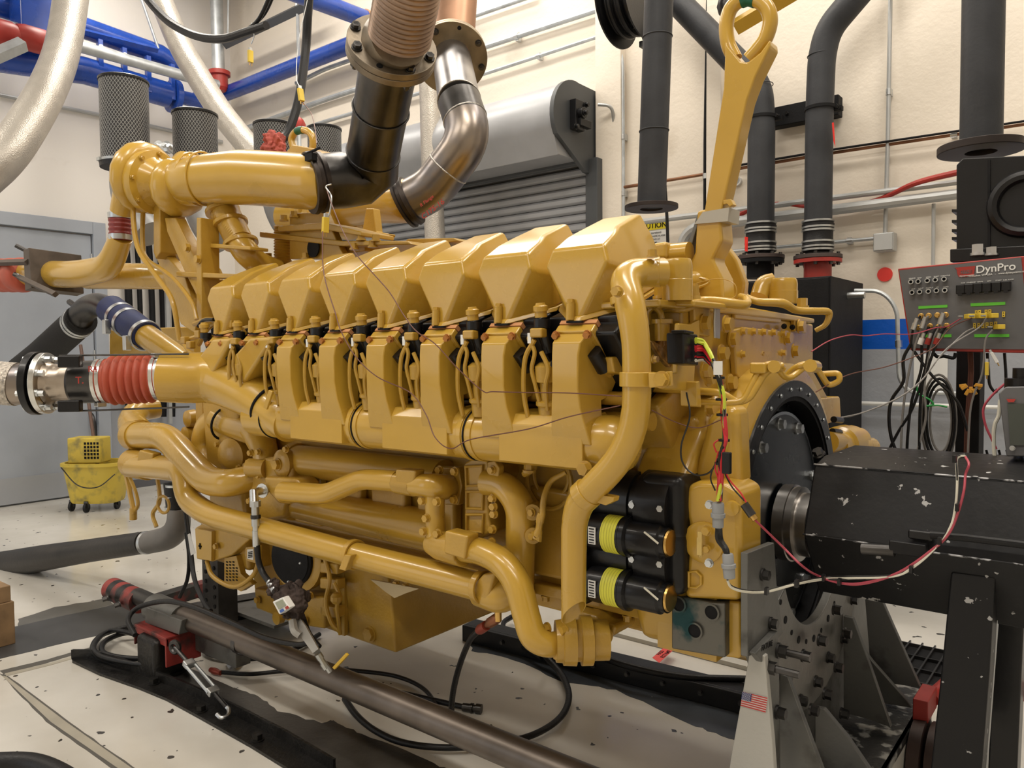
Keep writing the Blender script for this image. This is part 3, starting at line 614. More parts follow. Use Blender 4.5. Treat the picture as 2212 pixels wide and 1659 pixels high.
bolts([(Q(x, y, Y=1.85), (0, -1, 0), .013, .018) for x, y in ((915, 1081), (947, 1083), (948, 1152), (924, 1119), (918, 1147))]+[(Q(x, y, Y=1.93), (0, -1, 0), .013, .016) for x, y in ((951, 1015), (984, 1018), (983, 1079))], YEL2, ENG, 'casting_bolt')
m = MB(); m.pxy([(950, 1008), (990, 1010), (997, 1050), (990, 1092), (955, 1090)], 1.96, .03); m.build('square_flange', YEL2, ENG, bevel=.006)
# bolted oil filter base casting
m = MB(); m.pxy([(1000, 1000), (1018, 990), (1052, 992), (1062, 1030), (1052, 1050), (1055, 1120), (1062, 1150), (1040, 1165), (1002, 1155)], 1.93, .18); m.build('cooler_bonnet_casting', YEL2, ENG, bevel=.012)
for pp in ([(1006, 1008), (1042, 1006), (1040, 1048), (1008, 1050)], [(1008, 1062), (1044, 1062), (1042, 1100), (1008, 1098)], [(1008, 1112), (1044, 1112), (1042, 1150), (1008, 1148)]):
    m = MB()
    P = [Q(x, y, Y=1.925) for x, y in pp]
    m.tube(P, .006, 8, closed=True); m.build('casting_rib', YEL2, ENG)
m = MB(); m.pxy([(1052, 998), (1068, 994), (1078, 1010), (1076, 1030), (1070, 1038), (1078, 1052), (1076, 1076), (1058, 1080)], 1.90, .03); m.build('elbow_flange', YEL2, ENG, bevel=.005)
bolts([(Q(x, y, Y=1.90), (0, -1, 0), .012, .016) for x, y in ((1064, 1015), (1066, 1076), (1068, 1094), (1069, 1110), (1066, 1143), (1064, 1170))], YEL2, ENG, 'flange_bolt')
tubeX('water_elbow', [(1050, 1042, 1.93), (1090, 1046, 1.93), (1126, 1092, 1.93), (1124, 1190, 1.95), (1122, 1300, 2.0)], [56, 60, 66, 64, 62], mode='f', fr=.16)
for (x, y) in ((1150, 1107), (1151, 1158)):
    p = Q(x, y, Y=1.92); MB().cyl(p+Vector((-.03, .05, 0)), p, .026, n=20).build('pipe_boss', YEL2, ENG); bolts([(p, (-.1, -1, 0), .012, .012)], YEL2, ENG, 'boss_plug')
p = Q(1158, 1160, Y=1.89)
ptube('hose_line', YEL2, [(1222, 1020, 1.95), (1190, 1040, 1.93), (1175, 1075, 1.9), (1172, 1110, 1.89), (1168, 1128, 1.89)], [12, 12, 13, 14, 14], ENG, n=12)
m = MB(); a, b_ = Q(1169, 1108, Y=1.89), Q(1164, 1142, Y=1.89); m.lathe(a, b_-a, [(0, .010), (.012, .013), (.03, .013), (.035, .011), (.055, .011), (.06, .014), (.075, .014)], 10); m.tube([b_-Vector((0, 0, .012)), b_-Vector((.0, 0, .035)), p, p+Vector((-.03, .03, 0))], .011, 8); m.build('hose_fitting', YEL2, ENG)
m = MB(); p = Q(1143, 1020, Y=1.9); m.tube([p+Vector((0, .01, .07)), p, p+Vector((-.04, .03, -.012))], .012, 8); m.hexb(p, (0, 0, 1), .017, .03); m.build('hose_fitting', YEL2, ENG)
m = MB(); m.torus(Q(1185, 1040, Y=2.02), (0, 1, 0), .09, .008, 28, 8).torus(Q(1190, 1030, Y=2.04), (0, 1, 0), .07, .007, 28, 8); m.build('coiled_line', YEL2, ENG)
# big curved outlet pipe at the bottom right
tubeX('lower_outlet_pipe', [(1004, 1186, 1.86), (1040, 1192, 1.85), (1085, 1216, 1.83), (1118, 1262, 1.82), (1137, 1330, 1.81), (1152, 1374, 1.81), (1182, 1392, 1.84), (1214, 1388, 1.90)], [56, 58, 60, 62, 60, 60, 54, 52], n=30)
MB().torus(Q(1006, 1185, Y=1.86), (.8, -.1, -.25), .052, .006, 30, 8).build('joint_seal', YEL2, ENG)
m = MB(); a = Q(1200, 1385, Y=1.87); ax = Vector((.75, .66, 0)); m.lathe(a, ax, [(0, .045), (.0, .062), (.02, .064), (.022, .072), (.06, .074), (.062, .062), (.075, .062), (.077, .074), (.11, .074), (.115, .06), (.16, .06)], 24); m.build('victaulic_joint', YEL2, ENG)
tag(ENG.children[-1]); ENG.children[-1].name = 'grooved_pipe_joint'
bolts([(Q(x, y, Y=1.86), (-.3, -1, 0), .014, .02) for x, y in ((1184, 1356), (1222, 1360), (1210, 1413))], YEL2, ENG, 'joint_bolt')
m = MB(); m.pxy([(1218, 1312), (1290, 1330), (1300, 1348), (1330, 1352), (1328, 1372), (1302, 1385), (1262, 1400), (1222, 1392)], 2.0, .2); m.build('water_pump_volute', YEL2, ENG, bevel=.016)
m = MB(); m.tube(smooth([Q(1286, 1392, Y=1.98), Q(1312, 1385, Y=1.98), Q(1318, 1368, Y=1.98), Q(1306, 1362, Y=1.98)], 5), .01, 8); m.build('lifting_hook', YEL2, ENG)
bolts([(Q(x, y, Y=2.0), (0, 0, -1), .012, .02) for x, y in ((1275, 1398), (1292, 1402), (1308, 1376))], YEL2, ENG, 'pump_bolt')
# long low pipe
tubeX('lower_coolant_pipe', [(285, 1004, 1.95), (398, 1014, 1.90), (404, 1078, 1.88), (450, 1112, 1.87), (770, 1200, 1.87), (1046, 1270, 1.89)], [52, 54, 50, 50, 56, 62], mode='f', fr=.14)
for x, y, w in ((765, 1198, 66), (1040, 1268, 72)):
    p = Q(x, y, Y=1.87); m = MB(); m.ring(p-Vector((.012, 0, 0)), (1, 0, -.0), W(w, p)/2, W(w, p)/2-.01, .024, 32); m.build('pipe_clamp_band', YEL2, ENG, bevel=.003)
m = MB(); m.pxy([(744, 1198), (758, 1200), (745, 1234), (731, 1230)], 1.80, .03); m.build('clamp_tab', YEL2, ENG, bevel=.004)
m = MB(); m.pxy([(1042, 1240), (1070, 1236), (1052, 1300), (1015, 1290), (1022, 1262)], 1.84, .08); m.build('elbow_socket', YEL2, ENG, bevel=.01)
tubeX('water_return_elbow', [(1040, 1272, 1.90), (1080, 1284, 1.90), (1104, 1268, 1.92), (1112, 1235, 1.95), (1115, 1180, 1.97)], [76, 78, 74, 64, 60])
m = MB(); a = Q(1076, 1318, Y=1.9); m.cyl(a, a+Vector((0, 0, -.035)), .012, n=12); m.build('drain_nipple', BRASS, ENG)
# left water pipes
tubeX('upper_water_pipe', [(292, 940, 1.98), (360, 942, 1.95), (402, 990, 1.92), (450, 1042, 1.90), (500, 1044, 1.9), (545, 1032, 1.98)], [56, 58, 60, 62, 60, 58], mode='f', fr=.12)
m = MB(); a = Q(286, 940, Y=1.98); b_ = Q(300, 941, Y=1.98); m.cyl(a, b_, W(64, a)/2, n=28); m.build('pipe_collar', YEL2, ENG, bevel=.003)
m = MB(); a = Q(284, 1000, Y=1.96); b_ = Q(322, 1006, Y=1.96); m.cyl(a, b_, W(62, a)/2, n=28); m.pxy([(300, 972), (330, 980), (322, 1016), (292, 1010)], 1.88, .05); m.build('pipe_coupling', YEL2, ENG, bevel=.008)
tubeX('water_pump_elbow', [(300, 938, 2.0), (285, 912, 2.06), (300, 888, 2.14), (340, 880, 2.25)], [66, 56, 50, 46])
# compressor-like pump volute left of housing
tubeX('pump_volute', [(478, 905, 2.1), (452, 925, 2.08), (440, 965, 2.06), (452, 1005, 2.05), (480, 1022, 2.06), (505, 1015, 2.1)], [64, 60, 52, 48, 44, 40])
tubeX('pump_outlet', [(470, 905, 2.05), (500, 920, 2.05), (560, 938, 2.03)], [52, 52, 56], mode='f')
tubeX('riser_elbow', [(548, 925, 2.03), (562, 948, 2.02), (572, 975, 2.0), (576, 1000, 1.99)], [60, 62, 56, 54])
MB().torus(Q(488, 914, Y=2.05), (.9, .1, -.2), .082, .006, 30, 8).build('joint_seal', BLKM, ENG)
m = MB(); m.lathe(Q(497, 985, Y=2.0), (.2, -1, 0), [(-.06, .09), (0, .085), (.01, .06), (.02, .04)], 24); m.build('pump_cover', YEL2, ENG)
bolts([(Q(x, y, Y=2.0), (0, -1, 0), .012, .014) for x, y in ((517, 1010), (532, 1005), (470, 960), (455, 1010))], YEL2, ENG, 'pump_bolt')
# ---- vent/drain downpipe on the right
tubeX('breather_downpipe', [(1432, 588, 1.86), (1345, 590, 1.76), (1362, 660, 1.70), (1375, 740, 1.69), (1376, 955, 1.69), (1252, 1085, 1.70), (1240, 1130, 1.70), (1239, 1262, 1.70)], [62, 66, 66, 62, 62, 62, 56, 54], mode='f', fr=.13, n=32)
m = MB(); p = Q(1352, 640, Y=1.72); m.ring(p, (.15, -.05, -1), W(70, p)/2, W(58, p)/2, .02, 32); m.build('clamp_band', YEL, ENG, bevel=.002)
m = MB(); p = Q(1412, 588, Y=1.84); m.ring(p, (.9, .4, 0), W(66, p)/2, W(58, p)/2, .018, 32); m.build('clamp_band', YEL, ENG, bevel=.002)
bolts([(Q(1336, 630, Y=1.66), (0, -1, 0), .012, .02), (Q(1409, 556, Y=1.8), (0, 0, 1), .012, .02)], YEL2, ENG, 'clamp_bolt')
p = Q(1376, 820, Y=1.69); m = MB(); r = W(62, p)/2; m.ring(p-Vector((0, 0, .017)), (0, 0, 1), r+.008, r-.002, .036, 36); m.pxy([(1400, 806), (1448, 802), (1450, 834), (1402, 838)], 1.665, .012); m.build('clamp_strap', YEL, ENG, bevel=.002)
bolts([(Q(1430, 820, Y=1.66), (.1, -1, 0), .017, .018)], YEL2, ENG, 'clamp_bolt')
p = Q(1273, 1062, Y=1.70); m = MB(); m.ring(p, (-.75, 0, -.66), W(64, p)/2+.004, W(56, p)/2, .03, 32); m.pxy([(1290, 1068), (1326, 1074), (1324, 1084), (1308, 1092), (1288, 1086)], 1.69, .03); m.build('clamp_strap', YEL, ENG, bevel=.002)
# oblique open end
e = Q(1239, 1262, Y=1.70); r = W(54, e)/2; n = 28; V = []; f = []
for k in range(n):
    a = 2*math.pi*k/n; q = Vector((math.cos(a)*r, math.sin(a)*r, 0)); sx = -math.cos(a)*.85 + math.sin(a)*.3
    V.append(e+q+Vector((0, 0, .002))); V.append(e+q-Vector((0, 0, .035+.045*(1+sx)*.95)))
    q2 = q*.93; V.append(e+q2-Vector((0, 0, .035+.045*(1+sx)*.95))); V.append(e+q2+Vector((0, 0, .002)))
for k in range(n):
    a, b_ = 4*k, 4*((k+1) % n)
    f += [(a, b_, b_+1, a+1), (a+1, b_+1, b_+2, a+2), (a+2, b_+2, b_+3, a+3)]
MB().add(V, f).build('open_pipe_end', YEL, ENG); MB().cyl(e-Vector((0, 0, .004)), e-Vector((0, 0, .001)), r*.92, n=28).build('interior_shade_disc', MGREY, ENG)  # grey disc stands in for the darkness inside the open pipe
# ---- oil pan
pc = Q(855, 1412, Y=2.2); px0 = Q(552, 1290, Y=2.2).x
zt = Q(860, 1240, Y=2.2).z
m = MB(); zb = pc.z; m.add([(px0, 2.2, zb), (pc.x, 2.2, zb), (pc.x, 3.0, zb), (px0, 3.0, zb), (px0, 2.16, .74), (pc.x+.0, 2.16, .74), (pc.x, 3.04, .74), (px0, 3.04, .74)], [(0, 3, 2, 1), (4, 5, 6, 7), (0, 1, 5, 4), (1, 2, 6, 5), (2, 3, 7, 6), (3, 0, 4, 7)])
m.build('oil_pan', YEL2, ENG, bevel=.012)
bolts([(Q(800, 1369, Y=2.195), (0, -1, 0), .03, .02)], YEL2, ENG, 'drain_plug')
m = MB(); m.pxy([(738, 1215), (738, 1372), (744, 1374), (744, 1217)], 2.17, .02); m.build('pan_seam', YEL2, ENG)
m = MB(); m.pxy([(800, 1252), (905, 1272), (875, 1282), (852, 1292), (832, 1278)], 2.13, .01); m.build('filler_flange', mat('pale_primer', (.52, .42, .25), .5), ENG)
bolts([(Q(x, y, Y=2.15), (0, -1, 0), .016, .016) for x, y in ((842, 1268), (858, 1262), (878, 1268))], YEL2, ENG, 'filler_bolt')
# junctions in front of the pan : connectors and wiring
for yy in (1228, 1262, 1322):
    m = MB(); m.pxy([(690, yy-14), (728, yy-10), (728, yy+14), (690, yy+10)], 2.10, .05); m.build('sensor_block', YEL2, ENG, bevel=.008)
ptube('sensor_wiring', YEL2, [(700, 1200, 2.10), (712, 1250, 2.08), (704, 1300, 2.08), (716, 1345, 2.08), (735, 1365, 2.1)], 10, ENG, n=8)
ptube('sensor_wiring', YEL2, [(722, 1260, 2.08), (735, 1290, 2.08), (728, 1310, 2.08), (735, 1370, 2.1)], 9, ENG, n=8)
m = MB(); p = Q(727, 1292, Y=2.07); m.ball(p, .028, 10); m.build('wiring_knot', YEL2, ENG)
# ---- left end of the engine, front gear case, accessories
m = MB(); m.pyz([(2.05, .55), (2.0, 1.5), (2.3, 1.72), (2.9, 1.72), (3.2, 1.5), (3.15, .55)], -3.62, -3.30); m.build('front_gear_case', YEL2, ENG, bevel=.02)
m = MB(); m.pxy([(236, 712), (420, 705), (420, 770), (470, 770), (470, 800), (236, 800)], 2.75, .05); m.build('front_cover_plate', YEL2, ENG, bevel=.01)
m = MB(); m.pxy([(420, 830), (436, 830), (440, 1010), (424, 1010)], 2.1, .1); m.build('casting_web', YEL2, ENG, bevel=.01)
for k, (x, y) in enumerate(((455, 850), (470, 870), (400, 905), (395, 940), (440, 880))):
    m = MB(); p = Q(x, y, Y=2.12); m.lathe(p+Vector((0, .05, 0)), (0, -1, 0), [(0, .05), (.04, .045), (.05, .02)], 16); m.build('casting_boss', YEL2, ENG)
ptube('thin_line', YEL2, [(290, 400, 1.95), (288, 470, 1.92), (300, 540, 1.9), (340, 600, 1.9), (372, 650, 1.9), (388, 735, 1.92)], 11, ENG, n=10)
ptube('thin_line', YEL2, [(310, 430, 2.0), (308, 520, 1.98), (318, 560, 1.97), (370, 598, 1.97), (412, 650, 1.97), (425, 690, 1.97)], 10, ENG, n=10)
# support tower for turbochargers
m = MB(); m.pxy([(333, 545), (350, 540), (400, 600), (425, 690), (420, 720), (390, 700)], 2.05, .05); m.build('tower_strut', YEL2, ENG, bevel=.006)
m = MB(); m.pxy([(355, 470), (378, 470), (422, 560), (435, 600), (425, 640), (395, 580), (360, 500)], 2.02, .06); m.build('tower_strut', YEL2, ENG, bevel=.006)
m = MB(); m.pxy([(424, 470), (433, 470), (436, 705), (424, 705)], 2.0, .10); m.build('tower_post', YEL2, ENG, bevel=.005)
m = MB(); m.pxy([(380, 586), (510, 592), (510, 602), (380, 598)], 2.006, .10); m.build('tower_crossbar', YEL2, ENG, bevel=.005)
m = MB(); m.pxy([(432, 524), (540, 532), (540, 540), (432, 534)], 2.05, .10); m.build('tower_crossbar', YEL2, ENG, bevel=.005)
m = MB(); m.pxy([(385, 600), (425, 600), (425, 700), (400, 690)], 2.08, .05); m.build('tower_web', YEL2, ENG, bevel=.008)
m = MB(); m.pxy([(434, 602), (505, 605), (470, 640), (455, 690), (434, 700)], 2.12, .05); m.build('tower_web', YEL2, ENG, bevel=.008)
m = MB(); m.pxy([(331, 440), (345, 438), (346, 545), (336, 560), (331, 545)], 2.0, .14); m.build('tower_strut', YEL2, ENG, bevel=.006)
bolts([(Q(x, y, Y=2.0), (0, -1, 0), .02, .02) for x, y in ((407, 535), (430, 560))], YEL2, ENG, 'tower_bolt')
for (x, y, w) in ((560, 520, 60), (520, 500, 50)):
    pass
# turbochargers
def turbo(dy, m0=YEL):
    t = bpy.data.objects.new('turbocharger', None); COL.objects.link(t); t.parent = ENG
    O = Vector((0, dy, 0))
    c = Q(382, 398, Y=2.05)
    # turbine volute: ring of growing radius, seen from the engine side
    P = []; R = []
    ax = (Q(690, 395, Y=2.22)-Q(420, 378, Y=2.02)).normalized(); u, v = frame(ax)
    for i in range(15):
        a = math.radians(-60+i*25); rr = .062+.0035*i; P.append(c+O+(u*math.cos(a)+v*math.sin(a))*(.075+.002*i)); R.append(rr)
    R[-1] *= .25; R[-2] *= .7
    MB().tube(P, R, 16).build('turbine_volute', m0, t)
    MB().lathe(c+O-ax*.09, ax, [(0, .06), (.02, .10), (.07, .13), (.13, .125), (.17, .105), (.25, .102)], 32).build('turbine_body', m0, t)
    # compressor
    c2 = c+O-ax*.19
    MB().lathe(c2, ax, [(-.05, .07), (-.04, .15), (.0, .165), (.04, .165), (.05, .13), (.10, .09), (.19, .08)], 36).build('compressor_backplate', m0, t)
    P = []; R = []
    for i in range(15):
        a = math.radians(100-i*23); P.append(c2-ax*.06+(u*math.cos(a)+v*math.sin(a))*(.13+.003*i)); R.append(.035+.0028*i)
    R[-1] *= .25; R[-2] *= .7
    MB().tube(P, R, 14).build('compressor_volute', m0, t)
    for i in range(8):
        a = i*math.pi/4; bolts([(c2+ax*.045+(u*math.cos(a)+v*math.sin(a))*.15, ax, .011, .016)], YEL2, t, 'housing_bolt')
    for i in range(4):
        a = i*math.pi/2+.4; q = c2+ax*.06+(u*math.cos(a)+v*math.sin(a))*.09
        MB().box(q, (.03, .03, .05)).build('housing_rib', YEL2, t, bevel=.004)
    m = MB(); q = Q(310, 420, Y=2.0)+O; m.box(q, (.05, .05, .08)); m.build('oil_feed_block', YEL2, t, bevel=.006)
    return t
T1 = turbo(0); T2 = turbo(1.12)
# compressor outlet ducts
tubeX('compressor_outlet', [(300, 350, 1.95), (285, 375, 1.93), (272, 420, 1.92), (262, 458, 1.92)], [40, 52, 52, 46])
E_ = ENG
m = MB(); ptube('outlet_bellows', YEL2, [(478, 440, 2.15), (500, 478, 2.14), (520, 520, 2.13)], [62, 54, 52], ENG, mode='f')
P = smooth(px([(480, 455, 2.15), (500, 488, 2.14), (517, 522, 2.13)]), 16); R = [W(52, P[0])/2*(1+.10*(i % 2)) for i in range(len(P))]
MB().tube(P, R, 24).build('bellows_pipe', YEL2, ENG)
for (x, y) in ((480, 452), (497, 478), (519, 522)):
    p = Q(x, y, Y=2.14); MB().ring(p, (.35, 0, -.9), .085, .06, .02, 28).build('v_band_clamp', YEL2, ENG, bevel=.003)
tubeX('charge_air_pipe', [(515, 518, 2.13), (532, 545, 2.14), (560, 570, 2.2), (600, 585, 2.3)], [56, 56, 52, 48])
P = [Q(611, y, Y=2.35) for y in range(488, 582, 3)]; R = [W(34, P[0])/2*(1+.16*(i % 2)) for i in range(len(P))]
MB().tube(P, R, 20).build('small_bellows_pipe', YEL2, ENG)
# exhaust stub pipes (yellow) and their V band rings
tubeX('turbine_outlet_pipe', [(392, 392, 2.05), (430, 388, 2.06), (520, 384, 2.12), (600, 388, 2.16), (684, 394, 2.20), (694, 394, 2.215)], [88, 100, 116, 118, 118, 116], n=32)
for x, w, y in ((418, 108, 386), (440, 112, 386)):
    p = Q(x, y, Y=2.07); MB().torus(p, (.9, .35, -.05), W(w, p)/2, .006, 32, 8).build('pipe_bead', YEL, ENG)
P = [Q(400+2.6*i, 389, Y=2.06) for i in range(9)]; MB().tube(P, [W(92, P[0])/2*(1+.05*(i % 2)) for i in range(9)], 32).build('expansion_joint', YEL2, ENG)
m = MB(); p = Q(466, 340, Y=2.1); m.cyl(p-Vector((0, 0, .03)), p+Vector((0, 0, .02)), .02, n=14); m.build('sensor_boss', YEL2, ENG)
m = MB(); p = Q(474, 430, Y=2.1); m.cyl(p+Vector((0, 0, .03)), p-Vector((0, 0, .015)), .02, n=14); m.build('sensor_boss', YEL2, ENG)
tubeX('turbine_outlet_pipe', [(620, 470, 3.05), (700, 462, 3.06), (780, 440, 3.08), (866, 435, 3.08), (882, 434, 3.10)], [70, 80, 88, 94, 92], n=30)
P = [Q(700+3*i, 468-1*i, Y=3.04) for i in range(14)]; MB().tube(P, [W(92, P[0])/2*(1+.05*(i % 2)) for i in range(14)], 30).build('expansion_joint', YEL2, ENG)
# top shelf between the banks
m = MB(); m.pxy([(560, 500), (740, 520), (880, 520), (890, 528), (740, 532), (560, 512)], 2.3, .35); m.build('top_support_shelf', YEL2, ENG, bevel=.006)
m = MB(); m.pxy([(870, 524), (880, 516), (980, 514), (992, 520), (940, 528)], 2.55, .1); m.build('top_angle_bracket', YEL2, ENG, bevel=.004)
m = MB(); m.pxy([(625, 460), (700, 458), (745, 560), (625, 560)], 2.32, .04); m.build('support_gusset', YEL2, ENG, bevel=.006)
p = Q(678, 536, Y=2.31); MB().cyl(p, p+Vector((0, -.006, 0)), .045, n=24).build('gusset_hole', BLKM, ENG)
m = MB(); m.pxy([(790, 450), (806, 450), (812, 500), (840, 505), (838, 512), (780, 512), (782, 500)], 2.7, .05); m.build('exhaust_saddle', YEL2, ENG, bevel=.006)
m = MB(); m.pxy([(600, 488), (700, 480), (780, 500), (780, 510), (700, 496), (600, 500)], 2.28, .2); m.build('exhaust_saddle', YEL2, ENG, bevel=.006)
bolts([(Q(x, y, Y=2.3), (0, 0, 1), .018, .03) for x, y in ((613, 478), (635, 470), (765, 540), (805, 535), (780, 520), (812, 522), (580, 560), (660, 560))], YEL2, ENG, 'shelf_bolt')
m = MB(); m.box(Q(775, 540, Y=2.45), (.28, .16, .05)); m.build('bolt_pad', YEL2, ENG, bevel=.006)
# front lifting ring with green tape
c = Q(655, 325, Y=2.5)
P = [Q(x, y, Y=2.5) for x, y in ((634, 322), (630, 300), (640, 284), (658, 281), (672, 290), (676, 308), (674, 325))]
MB().tube(smooth(P, 5), W(15, c)/2, 12).build('front_lifting_ring', YEL, ENG)
MB().tube(smooth([Q(x, y, Y=2.5) for x, y in ((641, 284), (648, 281), (655, 281))], 4), W(16.5, c)/2, 12).build('green_tape', GREEN, ENG)
m = MB(); m.pxy([(620, 325), (632, 312), (676, 320), (690, 330), (690, 345), (615, 345)], 2.42, .16); m.build('lifting_ring_base', YEL, ENG, bevel=.006)
# ---- small boxes lower left
m = MB(); m.pxy([(421, 1142), (457, 1148), (456, 1212), (425, 1206)], 1.98, .02); m.build('terminal_box_face', YEL, ENG, bevel=.002)
m = MB(); m.pxy([(421, 1140), (442, 1128), (545, 1140), (545, 1160), (500, 1200), (457, 1214), (424, 1208)], 2.0, .12); m.build('terminal_box', YEL2, ENG, bevel=.008)
m = MB(); p = Q(432, 1180, Y=1.978); m.box(p, (.008, .004, .03)).box(p, (.024, .004, .008)); m.build('star_mark', BLKM, ENG)
bolts([(Q(468, 1180, Y=1.99), (0, -1, 0), .014, .014)], YEL2, ENG, 'box_bolt')
m = MB(); m.pxy([(484, 1205), (510, 1200), (520, 1240), (545, 1262), (520, 1278), (484, 1260)], 2.02, .03); m.build('slotted_guard', YEL2, ENG, bevel=.003)
for i in range(4):
    for j in range(7):
        if i == 3 and j < 2: continue
        p = Q(490+7*i, 1214+6.5*j, Y=2.018); MB().box(p, (.014, .002, .006)).build('guard_slot', BLKM, ENG)
m = MB(); m.pxy([(529, 1182), (551, 1180), (552, 1218), (530, 1212)], 2.0, .04); m.build('sensor_module', YEL2, ENG, bevel=.006)
MB().pxy([(534, 1187), (547, 1186), (547, 1210), (534, 1207)], 1.997, .003).build('sticker', WHITE, ENG)
for i in range(4): MB().pxy([(536, 1192+3.6*i), (545, 1191+3.6*i), (545, 1193+3.6*i), (536, 1194+3.6*i)], 1.9955, .001).build('sticker_print', BLKM, ENG)
ptube('loop_wiring', YEL2, [(447, 1212, 2.0), (460, 1245, 1.98), (505, 1268, 1.97), (545, 1245, 1.98), (560, 1210, 2.0)], 10, ENG, n=10)
c = Q(622, 1208, Y=2.05); m = MB(); m.lathe(c+Vector((0, .06, 0)), (.15, -1, 0), [(0, .125), (.05, .125), (.055, .115), (.06, .115)], 32); m.build('black_round_cover', BLKM, ENG)
bolts([(c+Vector((math.cos(a)*.1, -.005, math.sin(a)*.1)), (.15, -1, 0), .004, .006) for a in (0, 1.2, 2.4, 3.6, 4.8)], ZINC, ENG, 'cover_screw')
m = MB(); m.lathe(c+Vector((.01, .08, 0)), (.15, -1, 0), [(0, .155), (.05, .155), (.055, .135)], 32); m.build('cover_ring', YEL2, ENG)
m = MB(); m.pxy([(548, 1270), (700, 1290), (700, 1360), (640, 1350), (552, 1315)], 2.10, .10); m.build('pan_front_casting', YEL2, ENG, bevel=.012)
bolts([(Q(x, y, Y=2.09), (0, -1, 0), .015, .016) for x, y in ((558, 1295), (673, 1286), (650, 1240), (660, 1340))], YEL2, ENG, 'casting_bolt')
m = MB(); m.lathe(Q(600, 1335, Y=2.09)+Vector((0, .02, 0)), (0, -1, 0), [(0, .03), (.03, .03)], 16); m.build('casting_plug', YEL2, ENG)
# wiring at left end hanging
ptube('hanging_wiring', YEL2, [(285, 960, 2.0), (272, 1010, 2.0), (280, 1060, 2.0), (290, 1110, 2.0)], 11, ENG, n=8)
ptube('hanging_wiring', YEL2, [(275, 1020, 2.0), (292, 1060, 2.0), (298, 1090, 2.0), (290, 1105, 2.0)], 8, ENG, n=8)
ptube('hanging_wiring', YEL2, [(338, 1020, 2.0), (345, 1080, 2.0), (330, 1110, 2.0), (338, 1138, 2.0)], 9, ENG, n=8)
MB().torus(Q(353, 1090, Y=2.0), (.2, -1, 0), .045, .008, 28, 8).build('coiled_line', YEL2, ENG)
MB().cyl(Q(288, 1098, Y=2.0), Q(288, 1122, Y=2.0), .02, n=12).build('plug_end', YEL2, ENG)
MB().cyl(Q(270, 1002, Y=1.98), Q(274, 1022, Y=1.98), .022, n=12).build('green_tape', GREEN, ENG)
# mixed harness over the left heads
for k, pp in enumerate(([(420, 700, 1.9), (450, 690, 1.85), (475, 700, 1.83), (500, 730, 1.83)], [(400, 735, 1.85), (440, 725, 1.84), (470, 735, 1.83), (500, 765, 1.84)], [(430, 745, 1.86), (450, 710, 1.84), (480, 695, 1.83), (515, 705, 1.83), (530, 720, 1.82)], [(395, 740, 1.88), (410, 760, 1.88), (440, 770, 1.88)])):
    ptube('harness_branch', YEL2, pp, 11-k, ENG, n=8)
m = MB(); m.ball(Q(480, 710, Y=1.83), .035, 10, (1, .8, 1.2)); m.build('taped_harness_joint', YEL2, ENG)
for (x, y) in ((400, 735), (430, 722), (455, 735), (500, 700), (412, 745)): MB().box(Q(x, y, Y=1.83), (.04, .03, .035)).build('sensor_connector', YEL2, ENG, bevel=.006)
ptube('black_harness', BLK, [(428, 705, 1.82), (440, 692, 1.82), (462, 690, 1.82)], 8, ENG, n=8)

# ---- right end: rear gear housing and covers
XR = -1.0
m = MB(); m.pxx([(1472, 664), (1560, 672), (1757, 700), (1757, 800), (1790, 860), (1600, 860), (1480, 850), (1472, 830)], XR, .16); m.build('rear_gear_housing', YEL, ENG, bevel=.008)
m = MB(); m.pxx([(1585, 712), (1608, 706), (1690, 715), (1697, 730), (1696, 760), (1692, 800), (1600, 820), (1592, 810)], XR+.022, .022); m.build('inspection_cover', YEL, ENG, bevel=.006)
m = MB(); m.pxx([(1588, 668), (1688, 680), (1688, 698), (1588, 688)], XR+.014, .014); m.build('raised_pad', YEL, ENG, bevel=.004)
m = MB(); m.pxx([(1500, 660), (1535, 662), (1535, 728), (1502, 722)], XR+.02, .02); m.build('raised_pad', YEL, ENG, bevel=.006)
m = MB(); m.pxx([(1716, 690), (1742, 694), (1742, 720), (1718, 716)], XR+.016, .016); m.build('raised_pad', YEL, ENG, bevel=.004)
bolts([(Q(x, y, X=XR+.02), (1, 0, 0), .022, .022) for x, y in ((1518, 698), (1567, 700), (1579, 732), (1557, 763), (1520, 800), (1528, 815), (1575, 826), (1530, 880), (1697, 730), (1714, 758), (1726, 705))], YEL, ENG, 'housing_bolt')
bolts([(Q(x, y, X=XR+.022), (1, 0, 0), .011, .014) for x, y in ((1603, 716), (1626, 716), (1648, 717), (1669, 718), (1689, 720), (1603, 765), (1690, 762))], YEL, ENG, 'cover_bolt')
text('42', Q(1649, 764, X=XR+.023), (0, 1, 0), (0, 0, 1), .022, YEL2, ENG, name='cast_number')
bolts([(Q(x, y, X=XR+.03), (0, -1, .1), .008, .01) for x, y in ((1694, 705), (1712, 707))], BLKM, ENG, 'small_plug')
# clear tie plate
m = MB(); m.pxx([(1545, 662), (1556, 663), (1557, 705), (1556, 732), (1545, 730), (1544, 700)], XR+.05, .006); m.build('zinc_strip', ZINC, ENG, bevel=.002)
